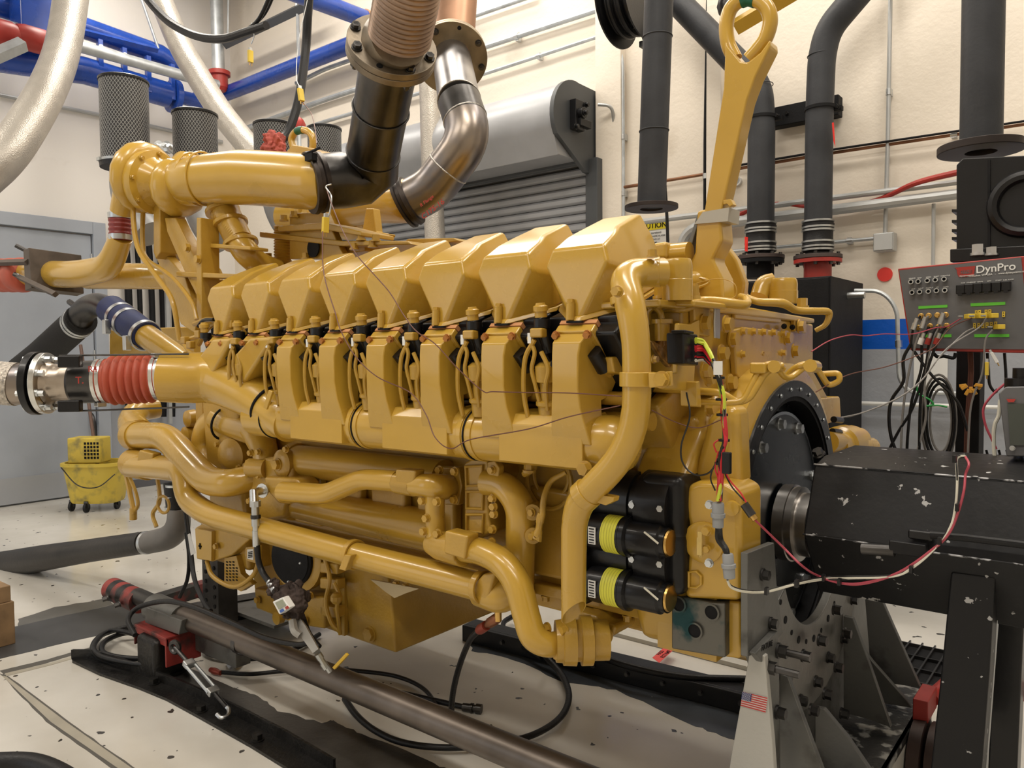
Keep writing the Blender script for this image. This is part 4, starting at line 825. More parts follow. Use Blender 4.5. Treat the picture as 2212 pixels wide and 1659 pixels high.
# top deck of housing, water outlets
m = MB(); m.pxx([(1425, 646), (1600, 660), (1760, 688), (1760, 698), (1580, 678), (1425, 662)], XR+.02, .2); m.build('top_deck', YEL, ENG, bevel=.006)
def pot(x, yb, yt, w, Y, name='water_outlet'):
    a, b_ = Q(x, yb, Y=Y), Q(x, yt, Y=Y); h = b_.z-a.z; r = W(w, a)/2; m = MB(); m.lathe(a, (0, 0, 1), [(0, r), (h*.5, r), (h*.51, r*.975), (h-.02, r*.975), (h-.006, r*.93), (h, r*.85)], 32)
    o = m.build(name, YEL, ENG); return a, r
pot(1463, 650, 560, 66, 1.93); pot(1690, 656, 602, 64, 2.75, 'water_outlet')
for x, y, Y in ((1427, 640, 1.95), (1496, 640, 1.98), (1495, 633, 2.1), (1733, 660, 2.7)): bolts([(Q(x, y+6, Y=Y), (0, 0, 1), .018, .035)], YEL, ENG, 'deck_bolt')
m = MB(); m.pxy([(1418, 645), (1500, 648), (1500, 662), (1418, 660)], 1.93, .22); m.build('outlet_flange', YEL, ENG, bevel=.006)
m = MB(); a = Q(1415, 552, Y=2.45); b_ = Q(1490, 545, Y=2.45); m.cyl(a, b_, W(44, a)/2, n=24); m.build('crossover_pipe', YEL, ENG)
m = MB(); m.pxy([(1405, 525), (1440, 520), (1440, 560), (1410, 560)], 2.4, .2); m.build('outlet_casting', YEL, ENG, bevel=.015)
tubeX('rear_water_elbow', [(1640, 640, 2.7), (1650, 615, 2.72), (1672, 606, 2.74)], [38, 38, 34])
# lifting arm bracket
YL = 2.45
m = MB(); m.pxy([(1505, 455), (1554, 445), (1560, 520), (1540, 560), (1560, 600), (1565, 660), (1490, 655), (1488, 600), (1480, 590), (1500, 545)], YL, .10); m.build('lifting_bracket', YEL, ENG, bevel=.01)
m = MB(); m.pxy([(1560, 520), (1590, 560), (1608, 610), (1604, 650), (1560, 650)], YL+.25, .05); m.build('bracket_cheek', YEL, ENG, bevel=.01)
m = MB(); m.pxy([(1506, 460), (1480, 545), (1486, 556), (1512, 470)], YL+.02, .12); m.build('bracket_side_plate', MGREY, ENG, bevel=.004)
A = [(1540, 100), (1560, 85)]
arm = MB(); arm.pxy([(1576, 118), (1630, 140), (1613, 260), (1556, 448), (1525, 448), (1540, 380)], YL, .07); 
arm = MB(); arm.pxy([(1566, 85), (1574, 100), (1600, 132), (1614, 134), (1642, 112), (1662, 84), (1664, 100), (1632, 165), (1614, 215), (1558, 460), (1520, 460), (1562, 190)], YL, .075); arm.build('lifting_arm', YEL, ENG, bevel=.01)
c = Q(1617, 55, Y=YL+.04)
P = px([(1588, 128, YL+.035), (1573, 95, YL+.035), (1569, 55, YL+.035), (1578, 20, YL+.035), (1600, 0, YL+.035), (1630, -2, YL+.035), (1655, 15, YL+.035), (1664, 45, YL+.035), (1655, 80, YL+.035), (1638, 105, YL+.035), (1618, 128, YL+.035)])
MB().tube(smooth(P, 5), W(32, c)/2, 18).build('lifting_eye', YEL, ENG)
P = px([(1603, 0, YL+.035), (1618, -4, YL+.035), (1634, 0, YL+.035)]); MB().tube(smooth(P, 5), W(33.5, c)/2, 18).build('green_tape', GREEN, ENG)
m = MB(); m.pxy([(1518, 458), (1575, 448), (1572, 478), (1500, 484)], YL-.006, .09); m.build('clear_tape_wrap', TAPE, ENG)
m = MB(); m.pxy([(1562, 432), (1578, 430), (1584, 442), (1576, 446), (1570, 440), (1562, 442)], YL-.01, .03); m.build('latch_tab', YEL, ENG, bevel=.002)
p = Q(1504, 606, Y=YL-.01); MB().lathe(p+Vector((0, .02, 0)), (0, -1, 0), [(0, .03), (.04, .03), (.045, .022), (.05, .01)], 20).build('bracket_pin', YEL, ENG)
MB().tube(smooth(px([(1512, 600, YL-.05), (1528, 605, YL-.05), (1530, 612, YL-.05), (1505, 622, YL-.05)]), 5), .005, 8).build('spring_clip', YEL, ENG)
ptube('retaining_cable', YEL2, [(1505, 612, 2.38), (1550, 602, 2.36), (1585, 612, 2.36), (1590, 638, 2.36), (1570, 648, 2.36)], 2.4, ENG, n=6)
# connector bracket plate and big clamp plate
m = MB(); m.pxx([(1467, 698), (1492, 700), (1512, 690), (1512, 740), (1502, 790), (1500, 835), (1492, 845), (1440, 842), (1420, 836), (1420, 806), (1462, 806)], -1.05+.1, .015); m.build('harness_bracket_plate', YEL, ENG, bevel=.004)
m = MB(); m.pxx([(1425, 692), (1477, 700), (1475, 806), (1430, 806), (1425, 800)], -1.10, .02); m.build('recess_panel', YEL2, ENG, bevel=.006)
m = MB(); m.pxx([(1407, 735), (1424, 740), (1440, 712), (1462, 708), (1462, 770), (1450, 795), (1428, 770)], -1.03, .02); m.build('foil_heat_wrap', mat('crumpled_foil', (.45, .28, .10), .3, .6, .5, 18, 1.0, 25), ENG, bevel=.006)
m = MB(); m.pxx([(1322, 772), (1345, 766), (1345, 810), (1328, 806)], -1.12, .05); m.build('clamp_pad', YEL, ENG, bevel=.006)
bolts([(Q(1411, 776, X=-1.04)+Vector((0, 0, 0)), (1, 0, 0), .01, .014)], YEL, ENG, 'plate_bolt')
# top harness in yellow
ptube('taped_harness', YEL, [(1400, 672, 1.98), (1440, 668, 1.98), (1480, 668, 2.0), (1515, 650, 2.1), (1570, 654, 2.15), (1610, 658, 2.2), (1612, 645, 2.25), (1600, 640, 2.3)], [14, 14, 14, 20, 22, 20, 16, 14], ENG, n=12)
ptube('taped_harness', YEL, [(1612, 642, 2.3), (1640, 652, 2.3), (1690, 655, 2.35), (1720, 670, 2.4), (1760, 672, 2.45), (1790, 675, 2.5), (1784, 700, 2.5), (1762, 714, 2.5)], [14, 16, 20, 16, 16, 16, 12, 10], ENG, n=12)
m = MB()
m.tube(smooth(px([(1402, 700, 1.95), (1400, 675, 1.94), (1412, 664, 1.94), (1425, 672, 1.94), (1430, 690, 1.94)]), 5), .009, 10); m.build('knotted_harness', YEL, ENG)
p = Q(1430, 690, Y=1.94); MB().cyl(p, p-Vector((0, 0, .06)), .022, n=16).cyl(p-Vector((0, 0, .0)), p-Vector((0, 0, .012)), .03, n=16).build('sensor', YEL, ENG)
# pipes below connector: oil lines
ptube('oil_line', YEL, [(1510, 845, 2.0), (1560, 848, 2.0), (1590, 870, 2.02), (1618, 862, 2.03), (1655, 800, 2.06), (1690, 790, 2.1)], 16, ENG, mode='f', fr=.05, n=14)
ptube('oil_line', YEL, [(1510, 868, 2.0), (1570, 870, 2.0), (1605, 868, 2.02), (1645, 790, 2.06), (1672, 785, 2.1)], 14, ENG, mode='f', fr=.05, n=14)
ptube('oil_line', YEL, [(1695, 820, 2.2), (1712, 800, 2.2), (1735, 788, 2.2), (1758, 790, 2.25)], 15, ENG, n=14)
ptube('oil_line', YEL, [(1675, 790, 2.1), (1700, 822, 2.15), (1730, 800, 2.2), (1745, 785, 2.22), (1760, 788, 2.25), (1790, 835, 2.3), (1815, 822, 2.3), (1812, 806, 2.3), (1770, 808, 2.3)], 13, ENG, mode='f', fr=.05, n=12)
m = MB(); m.box(Q(1640, 795, Y=2.05), (.045, .03, .03)); m.build('line_clamp', YEL, ENG, bevel=.006)
for x, y in ((1672, 792), (1750, 790)): MB().cyl(Q(x, y, Y=2.05), Q(x+12, y+2, Y=2.15), .017, n=16).build('line_clamp_roller', YEL, ENG)
m = MB(); m.pxx([(1505, 825), (1512, 823), (1516, 880), (1506, 878)], -1.02+.1, .05); m.build('line_bracket', YEL, ENG, bevel=.003)

# ---- flywheel housing
HC = Q(1722, 1128, Y=2.58); XF = HC.x; R0 = .475
HC = Vector((XF, 2.58, 1.02))
# front ring face with opening: build as an extruded outline (housing) with hole, by bridging two loops
def outline():
    O = []
    for i in range(48):
        a = 2*math.pi*i/48; O.append((math.cos(a), math.sin(a)))
    return O
n = 64; ri = .435; V = []; f = []
def rad_out(a):     # housing outer shape: round on top, square shoulders and feet at the sides
    ca, sa = math.cos(a), math.sin(a); r = .535
    if sa < .25:
        lim_y = .56; lim_z = .30
        r = min(lim_y/max(abs(ca), 1e-6), lim_z/max(abs(sa), 1e-6), .78); r = max(r, .47)
        t = min(1, (.25-sa)/.25); r = .535*(1-t)+r*t
    return r
for k in range(n):
    a = 2*math.pi*k/n; ca, sa = math.cos(a), math.sin(a); ro = rad_out(a)
    V += [(XF-.02, HC.y+ca*ri, HC.z+sa*ri), (XF-.02, HC.y+ca*(ri+.035), HC.z+sa*(ri+.035)), (XF-.035, HC.y+ca*ro, HC.z+sa*ro), (XF-.22, HC.y+ca*(ro+.0), HC.z+sa*ro), (XF-.22, HC.y+ca*ri, HC.z+sa*ri)]
for k in range(n):
    a, b_ = 5*k, 5*((k+1) % n)
    for j in range(5): f.append((a+j, b_+j, b_+(j+1) % 5, a+(j+1) % 5))
MB().add(V, f).build('flywheel_housing', YEL, ENG, ang=38)
MB().ring(HC+Vector((-.022, 0, 0)), (1, 0, 0), .478, .425, .008, 72).build('black_flange_ring', BLK, ENG); MB().ring(HC+Vector((-.17, 0, 0)), (1, 0, 0), .434, .41, .15, 72).build('opening_liner', BLKM, ENG)
bolts([(HC+Vector((-.012, math.cos(a)*.45, math.sin(a)*.45)), (1, 0, 0), .006, .004) for a in [math.radians(10+i*12) for i in range(16)]], ZINC, ENG, 'flange_hole')
# shoulder bodies flowing from housing to block on the near side
m = MB(); m.pyz([(1.99, .95), (1.96, 1.10), (2.02, 1.25), (2.2, 1.45), (2.35, 1.52), (2.85, 1.52), (3.1, 1.3), (3.15, .72), (2.05, .72), (2.0, .85)], XF-.3, XF-.12); m.build('housing_shoulder', YEL, ENG, bevel=.03, seg=3)
# near-side leg of housing that faces the camera
m = MB(); m.pxy([(1480, 1050), (1505, 1040), (1560, 1040), (1600, 1062), (1600, 1300), (1476, 1295), (1478, 1240), (1484, 1190), (1484, 1130), (1472, 1090)], 1.99, .16); m.build('housing_side_leg', YEL, ENG, bevel=.02, seg=3)
m = MB(); m.pxy([(1524, 900), (1560, 878), (1592, 876), (1600, 1060), (1560, 1045), (1500, 1060), (1496, 1020), (1512, 960)], 2.07, .10); m.build('housing_upper_cheek', YEL, ENG, bevel=.03, seg=3)
m = MB(); m.pxy([(1450, 1290), (1600, 1300), (1600, 1425), (1560, 1420), (1450, 1395)], 2.02, .2); m.build('housing_foot', YEL, ENG, bevel=.01)
m = MB(); m.pxy([(1380, 640+260), (1500, 900), (1540, 1060), (1400, 1060)], 2.12, .1); m.build('side_wall_web', YEL2, ENG, bevel=.02)
m = MB(); m.pxy([(1330, 1018), (1490, 1036), (1480, 1052), (1330, 1040)], 2.06, .1); m.build('side_rib', YEL2, ENG, bevel=.01)
m = MB(); m.pxy([(1250, 1270), (1460, 1320), (1450, 1388), (1400, 1372), (1378, 1330), (1340, 1315), (1250, 1300)], 2.06, .1); m.build('pan_rear_skirt', YEL2, ENG, bevel=.01)
bolts([(Q(x, y, Y=2.05), (0, 0, -1), .016, .025) for x, y in ((1296, 1280), (1335, 1290), (1350, 1296), (1395, 1305), (1410, 1310), (1428, 1314), (1440, 1318))], YEL2, ENG, 'skirt_bolt')
p = Q(1519, 1172, Y=1.985); MB().lathe(p+Vector((0, .02, 0)), (0, -1, 0), [(0, .06), (.022, .058), (.026, .05)], 24).build('round_boss', YEL, ENG)
bolts([(Q(1527, 1146, Y=1.96), (0, -1, 0), .012, .014), (Q(1527, 1186, Y=1.96), (0, -1, 0), .010, .01)], YEL, ENG, 'boss_bolt')
p = Q(1577, 1098, Y=1.98); MB().lathe(p+Vector((0, .02, 0)), (.2, -1, 0), [(0, .022), (.024, .02), (.026, .012)], 20).build('round_boss', YEL, ENG)
m = MB(); P = [Q(x, y, Y=1.985) for x, y in ((1488, 1236), (1504, 1235), (1514, 1245), (1514, 1262), (1504, 1270), (1488, 1268))]; m.tube(P, .004, 8, closed=True); m.build('cast_letter_d', YEL, ENG)
m = MB(); m.box(Q(1513, 1160, Y=1.95), (.014, .012, .03)).box(Q(1512, 1180, Y=1.95), (.016, .012, .05)).cyl(Q(1513, 1196, Y=1.95), Q(1513, 1204, Y=1.95), .005, n=8); m.build('sensor_plug', mat('pale_gold_plug', (.62, .45, .15), .4, .3), ENG, bevel=.003)
# bare mount bracket
MB_ = mat('scraped_mount_block', (.13, .125, .11), .45, .6, 0, 9, .15, 60, 0, (.012, .05, .055), (.52, .62))
m = MB(); m.pxy([(1450, 1286), (1535, 1302), (1566, 1304), (1566, 1422), (1450, 1402)], 1.99, .08); m.build('mount_pad', MB_, ENG, bevel=.006)
for x, y in ((1467, 1305), (1538, 1322), (1502, 1362)):
    p = Q(x, y, Y=1.989); MB().cyl(p+Vector((0, .0, 0)), p-Vector((0, .003, 0)), .02, n=20).build('tapped_hole', BLKM, ENG); MB().ring(p-Vector((0, .002, 0)), (0, -1, 0), .024, .019, .004, 24).build('hole_rim', MB_, ENG)
# flywheel disc and hub
m = MB(); m.lathe((XF-.16, HC.y, HC.z), (1, 0, 0), [(0, .05), (0, .40), (.06, .41), (.08, .41), (.082, .372), (.10, .372), (.108, .362), (.108, .02)], 72); m.build('flywheel', mat('blued_black_steel', (.012, .016, .021), .25, .6, .2, 4), ENG)
MB().ring((XF-.062, HC.y, HC.z), (1, 0, 0), .372, .362, .01, 72).build('flywheel_rim_edge', mat('polished_rim', (.3, .32, .35), .25, .9), ENG)
bolts([((XF-.052, HC.y+math.cos(a)*.335, HC.z+math.sin(a)*.335), (1, 0, 0), .017, .022) for a in [math.radians(q) for q in (65, 96, 126, 157, 188, 219, 250, 281, 312, 343, 20)]], ZINC, ENG, 'flywheel_bolt')
# ---- starters
def starter(x0, y0, x1, y1):
    t = bpy.data.objects.new('starter_motor', None); COL.objects.link(t); t.parent = ENG
    a = Q(x0, y0, Y=2.02); b_ = Q(x1, y1, Y=2.02); d = (b_-a).normalized(); d = Vector((1, 0, d.z*.2)).normalized()
    L = (b_-a).length
    MB().lathe(a, d, [(0, .08), (.02, .092), (L*.55, .092), (L*.56, .085), (L*.62, .085), (L*.64, .10), (L, .10)], 32).build('motor_body', BLK, t)
    MB().box(b_+Vector((-.03, .02, 0)), (.14, .18, .19)).build('nose_housing', BLK, t, bevel=.03, seg=3)
    s = a+Vector((.04, -.09, -.085)); 
    MB().lathe(s, d, [(0, .05), (.02, .055), (.115, .055), (.12, .06), (.135, .06), (.14, .049), (.235, .049), (.24, .042), (.255, .042)], 28).build('solenoid', BLK, t)
    MB().box(s+Vector((-.03, .01, .01)), (.04, .08, .16)).build('terminal_cap', BLK, t, bevel=.012)
    MB().lathe(s+d*.256, d, [(0, .038), (.006, .036), (.007, .0)], 20, False).build('brass_cap', BRASS, t)
    MB().lathe(s+d*.06, d, [(0, .0562), (.05, .0562)], 28, False).build('yellow_label', LBLY, t)
    for i in range(5): MB().lathe(s+d*(.064+.009*i), d, [(0, .0565), (.002, .0565)], 28, False).build('label_print', mat('label_print', (.5, .48, .05), .6), t)
    for o, w_ in ((.03, .024), (-.03, .02)):
        q = s+d*(.035 if o > 0 else -.03)+Vector((0, -.056 if o > 0 else -.03, 0)); MB().box(q, (w_, .004, .05)).build('barcode_label', WHITE, t)
        for i in range(6): MB().box(q+Vector((0, -.003, -.02+.008*i)), (w_*.7, .002, .003 if i % 2 else .002)).build('barcode_line', BLKM, t)
    bolts([(a+Vector((.18, -.092, .01)), (0, -1, 0), .010, .01), (a+Vector((.27, -.092, .01)), (0, -1, 0), .010, .01), (a+Vector((.42, -.1, .04)), (0, -1, 0), .010, .012)], ZINC, t, 'hex_screw')
    MB().tube(smooth([s+d*.20+Vector((0, -.042, .03)), s+d*.22+Vector((0, -.048, .022)), s+d*.245+Vector((0, -.045, .005))], 4), .003, 6).build('white_wire', WIREW, t)
    return t
starter(1290, 1072, 1470, 1092); starter(1290, 1180, 1470, 1206)
m = MB(); p = Q(1290, 1160, Y=1.93); m.lathe(p, (.2, -1, 0), [(0, .03), (.02, .03), (.022, .0)], 20); m.build('brass_cap', BRASS, ENG)
m = MB(); m.pxy([(1270, 1040), (1480, 1030), (1490, 1290), (1270, 1240)], 2.14, .04); m.build('starter_recess_shade', mat('recess_shade_tone', (.03, .02, .006), .6), ENG)  # dark sheet: shade of the recess behind the starters put in as colour
# things beyond, on the far side of the flywheel housing
m = MB(); m.pxx([(1765, 860), (1815, 856), (1818, 905), (1770, 925)], XR-.05, .2); m.build('far_side_casting', YEL, ENG, bevel=.01)
a = Q(1796, 968, X=-1.0); m = MB(); m.lathe(a, (0, 1, .0), [(0, .07), (.1, .072), (.11, .085), (.2, .085), (.21, .075), (.30, .075), (.31, .055), (.42, .055)], 24); m.build('far_side_pump', YEL, ENG)
m = MB(); m.tube([Q(1788, 955, X=-.98), Q(1880, 965, X=-.98)], W(46, Q(1800, 955, X=-.98))/2, 20); m.build('far_side_pump_body', YEL, ENG)
for p_ in ((1801, 906), (1798, 932)): MB().cyl(Q(*p_, X=-.98), Q(p_[0]+16, p_[1]+2, X=-.98), .014, n=10).build('sensor_tip', BLK, ENG)
# ================================================================ THINGS AROUND THE ENGINE
def PL(pts, planes): return [Q(x, y, **p) for (x, y), p in zip(pts, planes)]
# ---- exhaust pipe one (dark) with flange and bellows
def bigflange(t, c, ax, ro, ri, m, nb, off=0, hole=True, th=.03, holes=()):
    ax = Vector(ax).normalized(); u, v = frame(ax); c = Vector(c)
    MB().ring(c-ax*th, ax, ro, ri, th*.95, 56).build('lower_flange_disc', m, t, bevel=.003)
    MB().ring(c, ax, ro, ri, th*.95, 56).build('upper_flange_disc', m, t, bevel=.003)
    for i in range(nb):
        a = 2*math.pi*i/nb+off; q = c+(u*math.cos(a)+v*math.sin(a))*(ro*.86)
        if i in holes:
            MB().cyl(q-ax*th*1.02, q+ax*th*1.0, .013, n=14).build('bolt_hole', BLKM, t); continue
        MB().cyl(q-ax*.065, q+ax*.05, .009, n=8).build('stud', DSTEEL, t)
        bolts([(q+ax*th, ax, .017, .02), (q-ax*th, -ax, .017, .022)], DSTEEL, t, 'flange_bolt')
ex1 = thing('exhaust_pipe', 'dark steel exhaust elbow rising from the nearer turbocharger to the rusty bellows', 'exhaust pipe')
e0, e1_, e2_ = Q(690, 394, Y=2.20), Q(797, 384, Y=2.42), Q(842, 128, Y=2.12)
r1x = .120
PP = [e0, e0.lerp(e1_, .45), e0.lerp(e1_, .8), e1_.lerp(e2_, .10)+Vector((.0, .02, .01)), e1_.lerp(e2_, .22), e1_.lerp(e2_, .5), e2_]
MB().tube(PP, [r1x*1.02, r1x*1.06, r1x*1.05, r1x*1.03, r1x*.99, r1x*.97, r1x*.97], 40).build('elbow_pipe', DSTEEL, ex1, ang=25)
for f in (.24, .62): MB().torus(e1_.lerp(e2_, f), e2_-e1_, r1x*1.0, .004, 40, 6).build('weld_seam', DSTEEL, ex1)
MB().torus(e0.lerp(e1_, .75), (e1_-e0)+Vector((0, 0, .2)), r1x*1.0, .003, 40, 6).build('weld_seam', DSTEEL, ex1)
CR_ = mat('dark_clamp_ring', (.05, .04, .035), .4, .7, .4, 12)
axe = (e1_-e0).normalized(); MB().lathe(e0-axe*.05, axe, [(0, r1x*.95), (0, r1x*1.14), (.018, r1x*1.17), (.022, r1x*1.08), (.04, r1x*1.08), (.045, r1x*1.15), (.065, r1x*1.12), (.07, r1x*.92)], 44, False).build('v_band_clamp', CR_, ex1)
p = Q(672, 340, Y=2.1); MB().box(p, (.05, .03, .03)).cyl(p-Vector((.05, 0, -.02)), p+Vector((.06, 0, .03)), .006, n=8).build('clamp_latch', BLKM, ex1)
up = (e2_-e1_).normalized(); fc = e2_+up*.045
bigflange(ex1, fc, up, W(97, fc), r1x*.9, PLATE, 8, .35, holes=(1, 5))
bl1 = thing('exhaust_bellows', 'thick rusty corrugated bellows bolted above the dark exhaust elbow', 'bellows')
b0 = fc+up*.03; b1_ = Q(864, 76, Y=2.02); b2_ = Q(905, -140, Y=1.84)
MB().tube([b0, b1_], [r1x*1.02, W(128, b1_)/2], 40).build('bellows_cuff', PLATE, bl1)
n = 120; P = [b1_.lerp(b2_, i/n) for i in range(n+1)]; R = [W(132+8*i/n, P[i])/2*(1+.05*(1-abs(math.sin(math.pi*i/6)))) for i in range(n+1)]
MB().tube(P, R, 40).build('corrugated_tube', mat('rusty_bellows', (.27, .19, .14), .38, .75, .35, 5), bl1, ang=60)
# ---- exhaust pipe two (bare steel)
ex2 = thing('exhaust_pipe', 'bare steel exhaust elbow with heat tinting on the farther turbocharger', 'exhaust pipe')
q0, q1, q2, q3, q4 = Q(886, 434, Y=3.10), Q(935, 408, Y=3.16), Q(1012, 300, Y=3.22), Q(992, 219, Y=3.28), Q(976, 128, Y=3.62)
r2x = W(96, q2)/2
lo_ = fillet([q0, q1, q2+Vector((.02, 0, .0)), q3], [.08, .20], 8)
cut = int(len(lo_)*.62)
MB().tube(lo_[:-1], r2x, 40).build('lower_elbow', HSTEEL, ex2, ang=25)
MB().tube([lo_[-2]+(lo_[-2]-lo_[-1]).normalized()*.01, lo_[-2], lo_[-1]], r2x*1.005, 40).build('dark_sleeve', DSTEEL, ex2)
MB().tube([q3, q4], r2x*.985, 40).build('upper_section', mat('brushed_dull_steel', (.25, .24, .24), .3, .95, .3, 5), ex2)
for c, a in ((q3, q4-q3), (lo_[-2], q3-lo_[-2]), (lo_[9].lerp(lo_[10], .5), lo_[10]-lo_[9])): MB().torus(c, a, r2x*.99, .005, 40, 6).build('weld_bead', mat('weld_bead', (.45, .43, .4), .4, .9, .3, 40, .5, 90), ex2)
axq = (q1-q0).normalized(); MB().lathe(q0-axq*.05, axq, [(0, r2x*.95), (0, r2x*1.16), (.018, r2x*1.2), (.022, r2x*1.1), (.04, r2x*1.1), (.045, r2x*1.2), (.065, r2x*1.16), (.07, r2x*.92)], 44, False).build('v_band_clamp', CR_, ex2)
text('C175-16', Q(935, 452, Y=3.02), (.75, .2, .45), (-.3, 0, .9), .045, RED, ex2, name='marker_lettering')
text('R Flange', Q(922, 434, Y=3.02), (.75, .2, .45), (-.3, 0, .9), .028, RED, ex2, name='marker_lettering')
fc2 = q4+(q4-q3).normalized()*.03; ax2 = (q4-q3).normalized()
bigflange(ex2, fc2, ax2, W(77, fc2), r2x*.95, mat('brown_flange_steel', (.26, .21, .14), .4, .7, .3, 8), 8, .2, holes=(2, 6))
bl2 = thing('exhaust_bellows', 'copper coloured fine corrugated bellows behind the rusty one', 'bellows')
c0 = fc2+(q4-q3).normalized()*.03+Vector((0, 0, -.02)); c1 = Q(990, -130, Y=3.95); n = 80
P = [c0.lerp(c1, i/n) for i in range(n+1)]; R = [W(92, P[i])/2*(1+.045*(i % 2)) for i in range(n+1)]
MB().tube(P, R, 40).build('corrugated_tube', mat('copper_bellows', (.42, .24, .15), .4, .8, .2, 4), bl2, ang=60)
# ---- air filters
FM = bpy.data.materials.new('expanded_metal_filter'); FM.use_nodes = True; nt = FM.node_tree; b = nt.nodes['Principled BSDF']; N = nt.nodes.new; L = nt.links.new
tc = N('ShaderNodeTexCoord'); sx = N('ShaderNodeSeparateXYZ'); L(tc.outputs['Object'], sx.inputs[0])
at = N('ShaderNodeMath'); at.operation = 'ARCTAN2'; L(sx.outputs[1], at.inputs[0]); L(sx.outputs[0], at.inputs[1])
def mth(op, a, b_):
    q = N('ShaderNodeMath'); q.operation = op
    for i, s_ in enumerate((a, b_)):
        if s_ is None: continue
        if isinstance(s_, (int, float)): q.inputs[i].default_value = s_
        else: L(s_, q.inputs[i])
    return q.outputs[0]
A_ = mth('MULTIPLY', at.outputs[0], 22.0); Z_ = mth('MULTIPLY', sx.outputs[2], 105.0)
s1 = mth('ABSOLUTE', mth('SINE', mth('ADD', A_, Z_), None), None); s2 = mth('ABSOLUTE', mth('SINE', mth('SUBTRACT', A_, Z_), None), None)
mn = mth('MINIMUM', s1, s2); lt = mth('LESS_THAN', mn, .26)
mx = N('ShaderNodeMix'); mx.data_type = 'RGBA'; L(lt, mx.inputs[0]); mx.inputs[6].default_value = (.012, .012, .014, 1); mx.inputs[7].default_value = (.30, .30, .29, 1); L(mx.outputs[2], b.inputs['Base Color'])
b.inputs['Roughness'].default_value = .45; bp = N('ShaderNodeBump'); bp.inputs['Strength'].default_value = .6; bp.inputs['Distance'].default_value = .01; L(lt, bp.inputs['Height']); L(bp.outputs[0], b.inputs['Normal'])
def afilter(x, yt, yb, w, Y, label, stem=None):
    t = thing('air_filter', label, 'air filter', 'air filters above the turbochargers')
    a, b_ = Q(x, yb, Y=Y), Q(x, yt, Y=Y); r = W(w, a)/2; h = b_.z-a.z; t.location = a
    MB().lathe((0, 0, 0), (0, 0, 1), [(0, r*.99), (h, r*.99)], 48).build('mesh_sleeve', FM, t)
    MB().lathe((0, 0, h-.004), (0, 0, 1), [(0, r*1.03), (.014, r*1.03), (.02, r*.97), (.02, r*.9), (.008, r*.88)], 48).build('top_cap', BLK, t)
    MB().lathe((0, 0, -.05), (0, 0, 1), [(0, r*.7), (0, r*1.04), (.035, r*1.06), (.05, r*1.0)], 48).build('rubber_base', RUB, t)
    MB().ring((0, 0, -.02), (0, 0, 1), r*1.075, r*1.0, .016, 48).build('hose_clamp', ZINC, t)
    MB().box((-.02, -r*1.07, -.012), (.04, .02, .02)).build('clamp_screw', ZINC, t)
    s = MB(); 
    pts = [Vector((0, 0, -.04)), Vector((0, 0, -.2)), Vector((.05, .03, -.36)), Vector((.17, .06, -.48))]; s.tube(smooth(pts, 6), r*.66, 28); s.build('intake_elbow', mat('cast_aluminium_grey', (.3, .3, .3), .5, .6, .1, 8), t)
    return t
afilter(272, 175, 348, 98, 2.35, 'tall black mesh air filter, leftmost of the four')
afilter(424, 248, 372, 92, 2.75, 'black mesh air filter second from the left beside the braided duct')
afilter(594, 272, 372, 86, 3.35, 'black mesh air filter behind the pink rag')
afilter(702, 280, 360, 72, 3.95, 'smallest looking mesh air filter right of the lifting ring')
gv = thing('grey_linkage', 'grey metal linkage between the two left air filters', 'linkage')
for i, (x, y, w) in enumerate(((326, 322, 20), (345, 318, 26), (362, 318, 24), (338, 330, 22), (372, 322, 16))):
    p = Q(x, y, Y=2.9); MB().lathe(p, (.5, -1, .1*i), [(-.04, .02), (-.03, W(w, p)/2), (.02, W(w, p)/2), (.03, .02), (.05, .015)], 12).build('linkage_fitting', ZINC, gv)
# ---- braided ducts
BR = bpy.data.materials.new('braided_duct'); BR.use_nodes = True; nt = BR.node_tree; b = nt.nodes['Principled BSDF']; N = nt.nodes.new; L = nt.links.new
uv = N('ShaderNodeTexCoord'); vo = N('ShaderNodeTexVoronoi'); vo.inputs['Scale'].default_value = 110; L(uv.outputs['Object'], vo.inputs['Vector'])
n = N('ShaderNodeTexNoise'); n.inputs['Scale'].default_value = 9; L(uv.outputs['Object'], n.inputs['Vector'])
rr = N('ShaderNodeValToRGB'); rr.color_ramp.elements[0].color = (.38, .35, .31, 1); rr.color_ramp.elements[1].color = (.6, .56, .50, 1); L(n.outputs['Fac'], rr.inputs[0]); L(rr.outputs[0], b.inputs['Base Color'])
b.inputs['Metallic'].default_value = .5; b.inputs['Roughness'].default_value = .38; bp = N('ShaderNodeBump'); bp.inputs['Strength'].default_value = .2; bp.inputs['Distance'].default_value = .01; L(vo.outputs['Distance'], bp.inputs['Height']); L(bp.outputs[0], b.inputs['Normal'])
def duct(label, pts, w, cat='duct', name='braided_duct', m=BR, n=32):
    t = thing(name, label, cat); ptube('duct_body', m, pts, w, t, n=n, k=8); return t
duct('wide braided metal duct sweeping down the left edge of the picture', [(170, -160, 3.2), (154, -10, 3.0), (135, 105, 2.8), (106, 185, 2.6), (62, 265, 2.4), (10, 338, 2.2), (-60, 400, 2.0)], [66, 68, 70, 74, 80, 84, 90])
duct('braided metal duct slanting down behind the second air filter', [(300, -100, 3.6), (345, -5, 3.6), (388, 95, 3.6), (428, 165, 3.6), (474, 238, 3.6), (520, 296, 3.6), (556, 340, 3.6), (590, 380, 3.65)], [46, 48, 50, 52, 52, 52, 50, 48])
duct('vertical braided duct standing behind the second exhaust elbow', [(926, 140, 5.1), (928, 200, 5.1), (932, 350, 5.1), (940, 520, 5.1), (946, 640, 5.1)], [44, 44, 44, 44, 44])
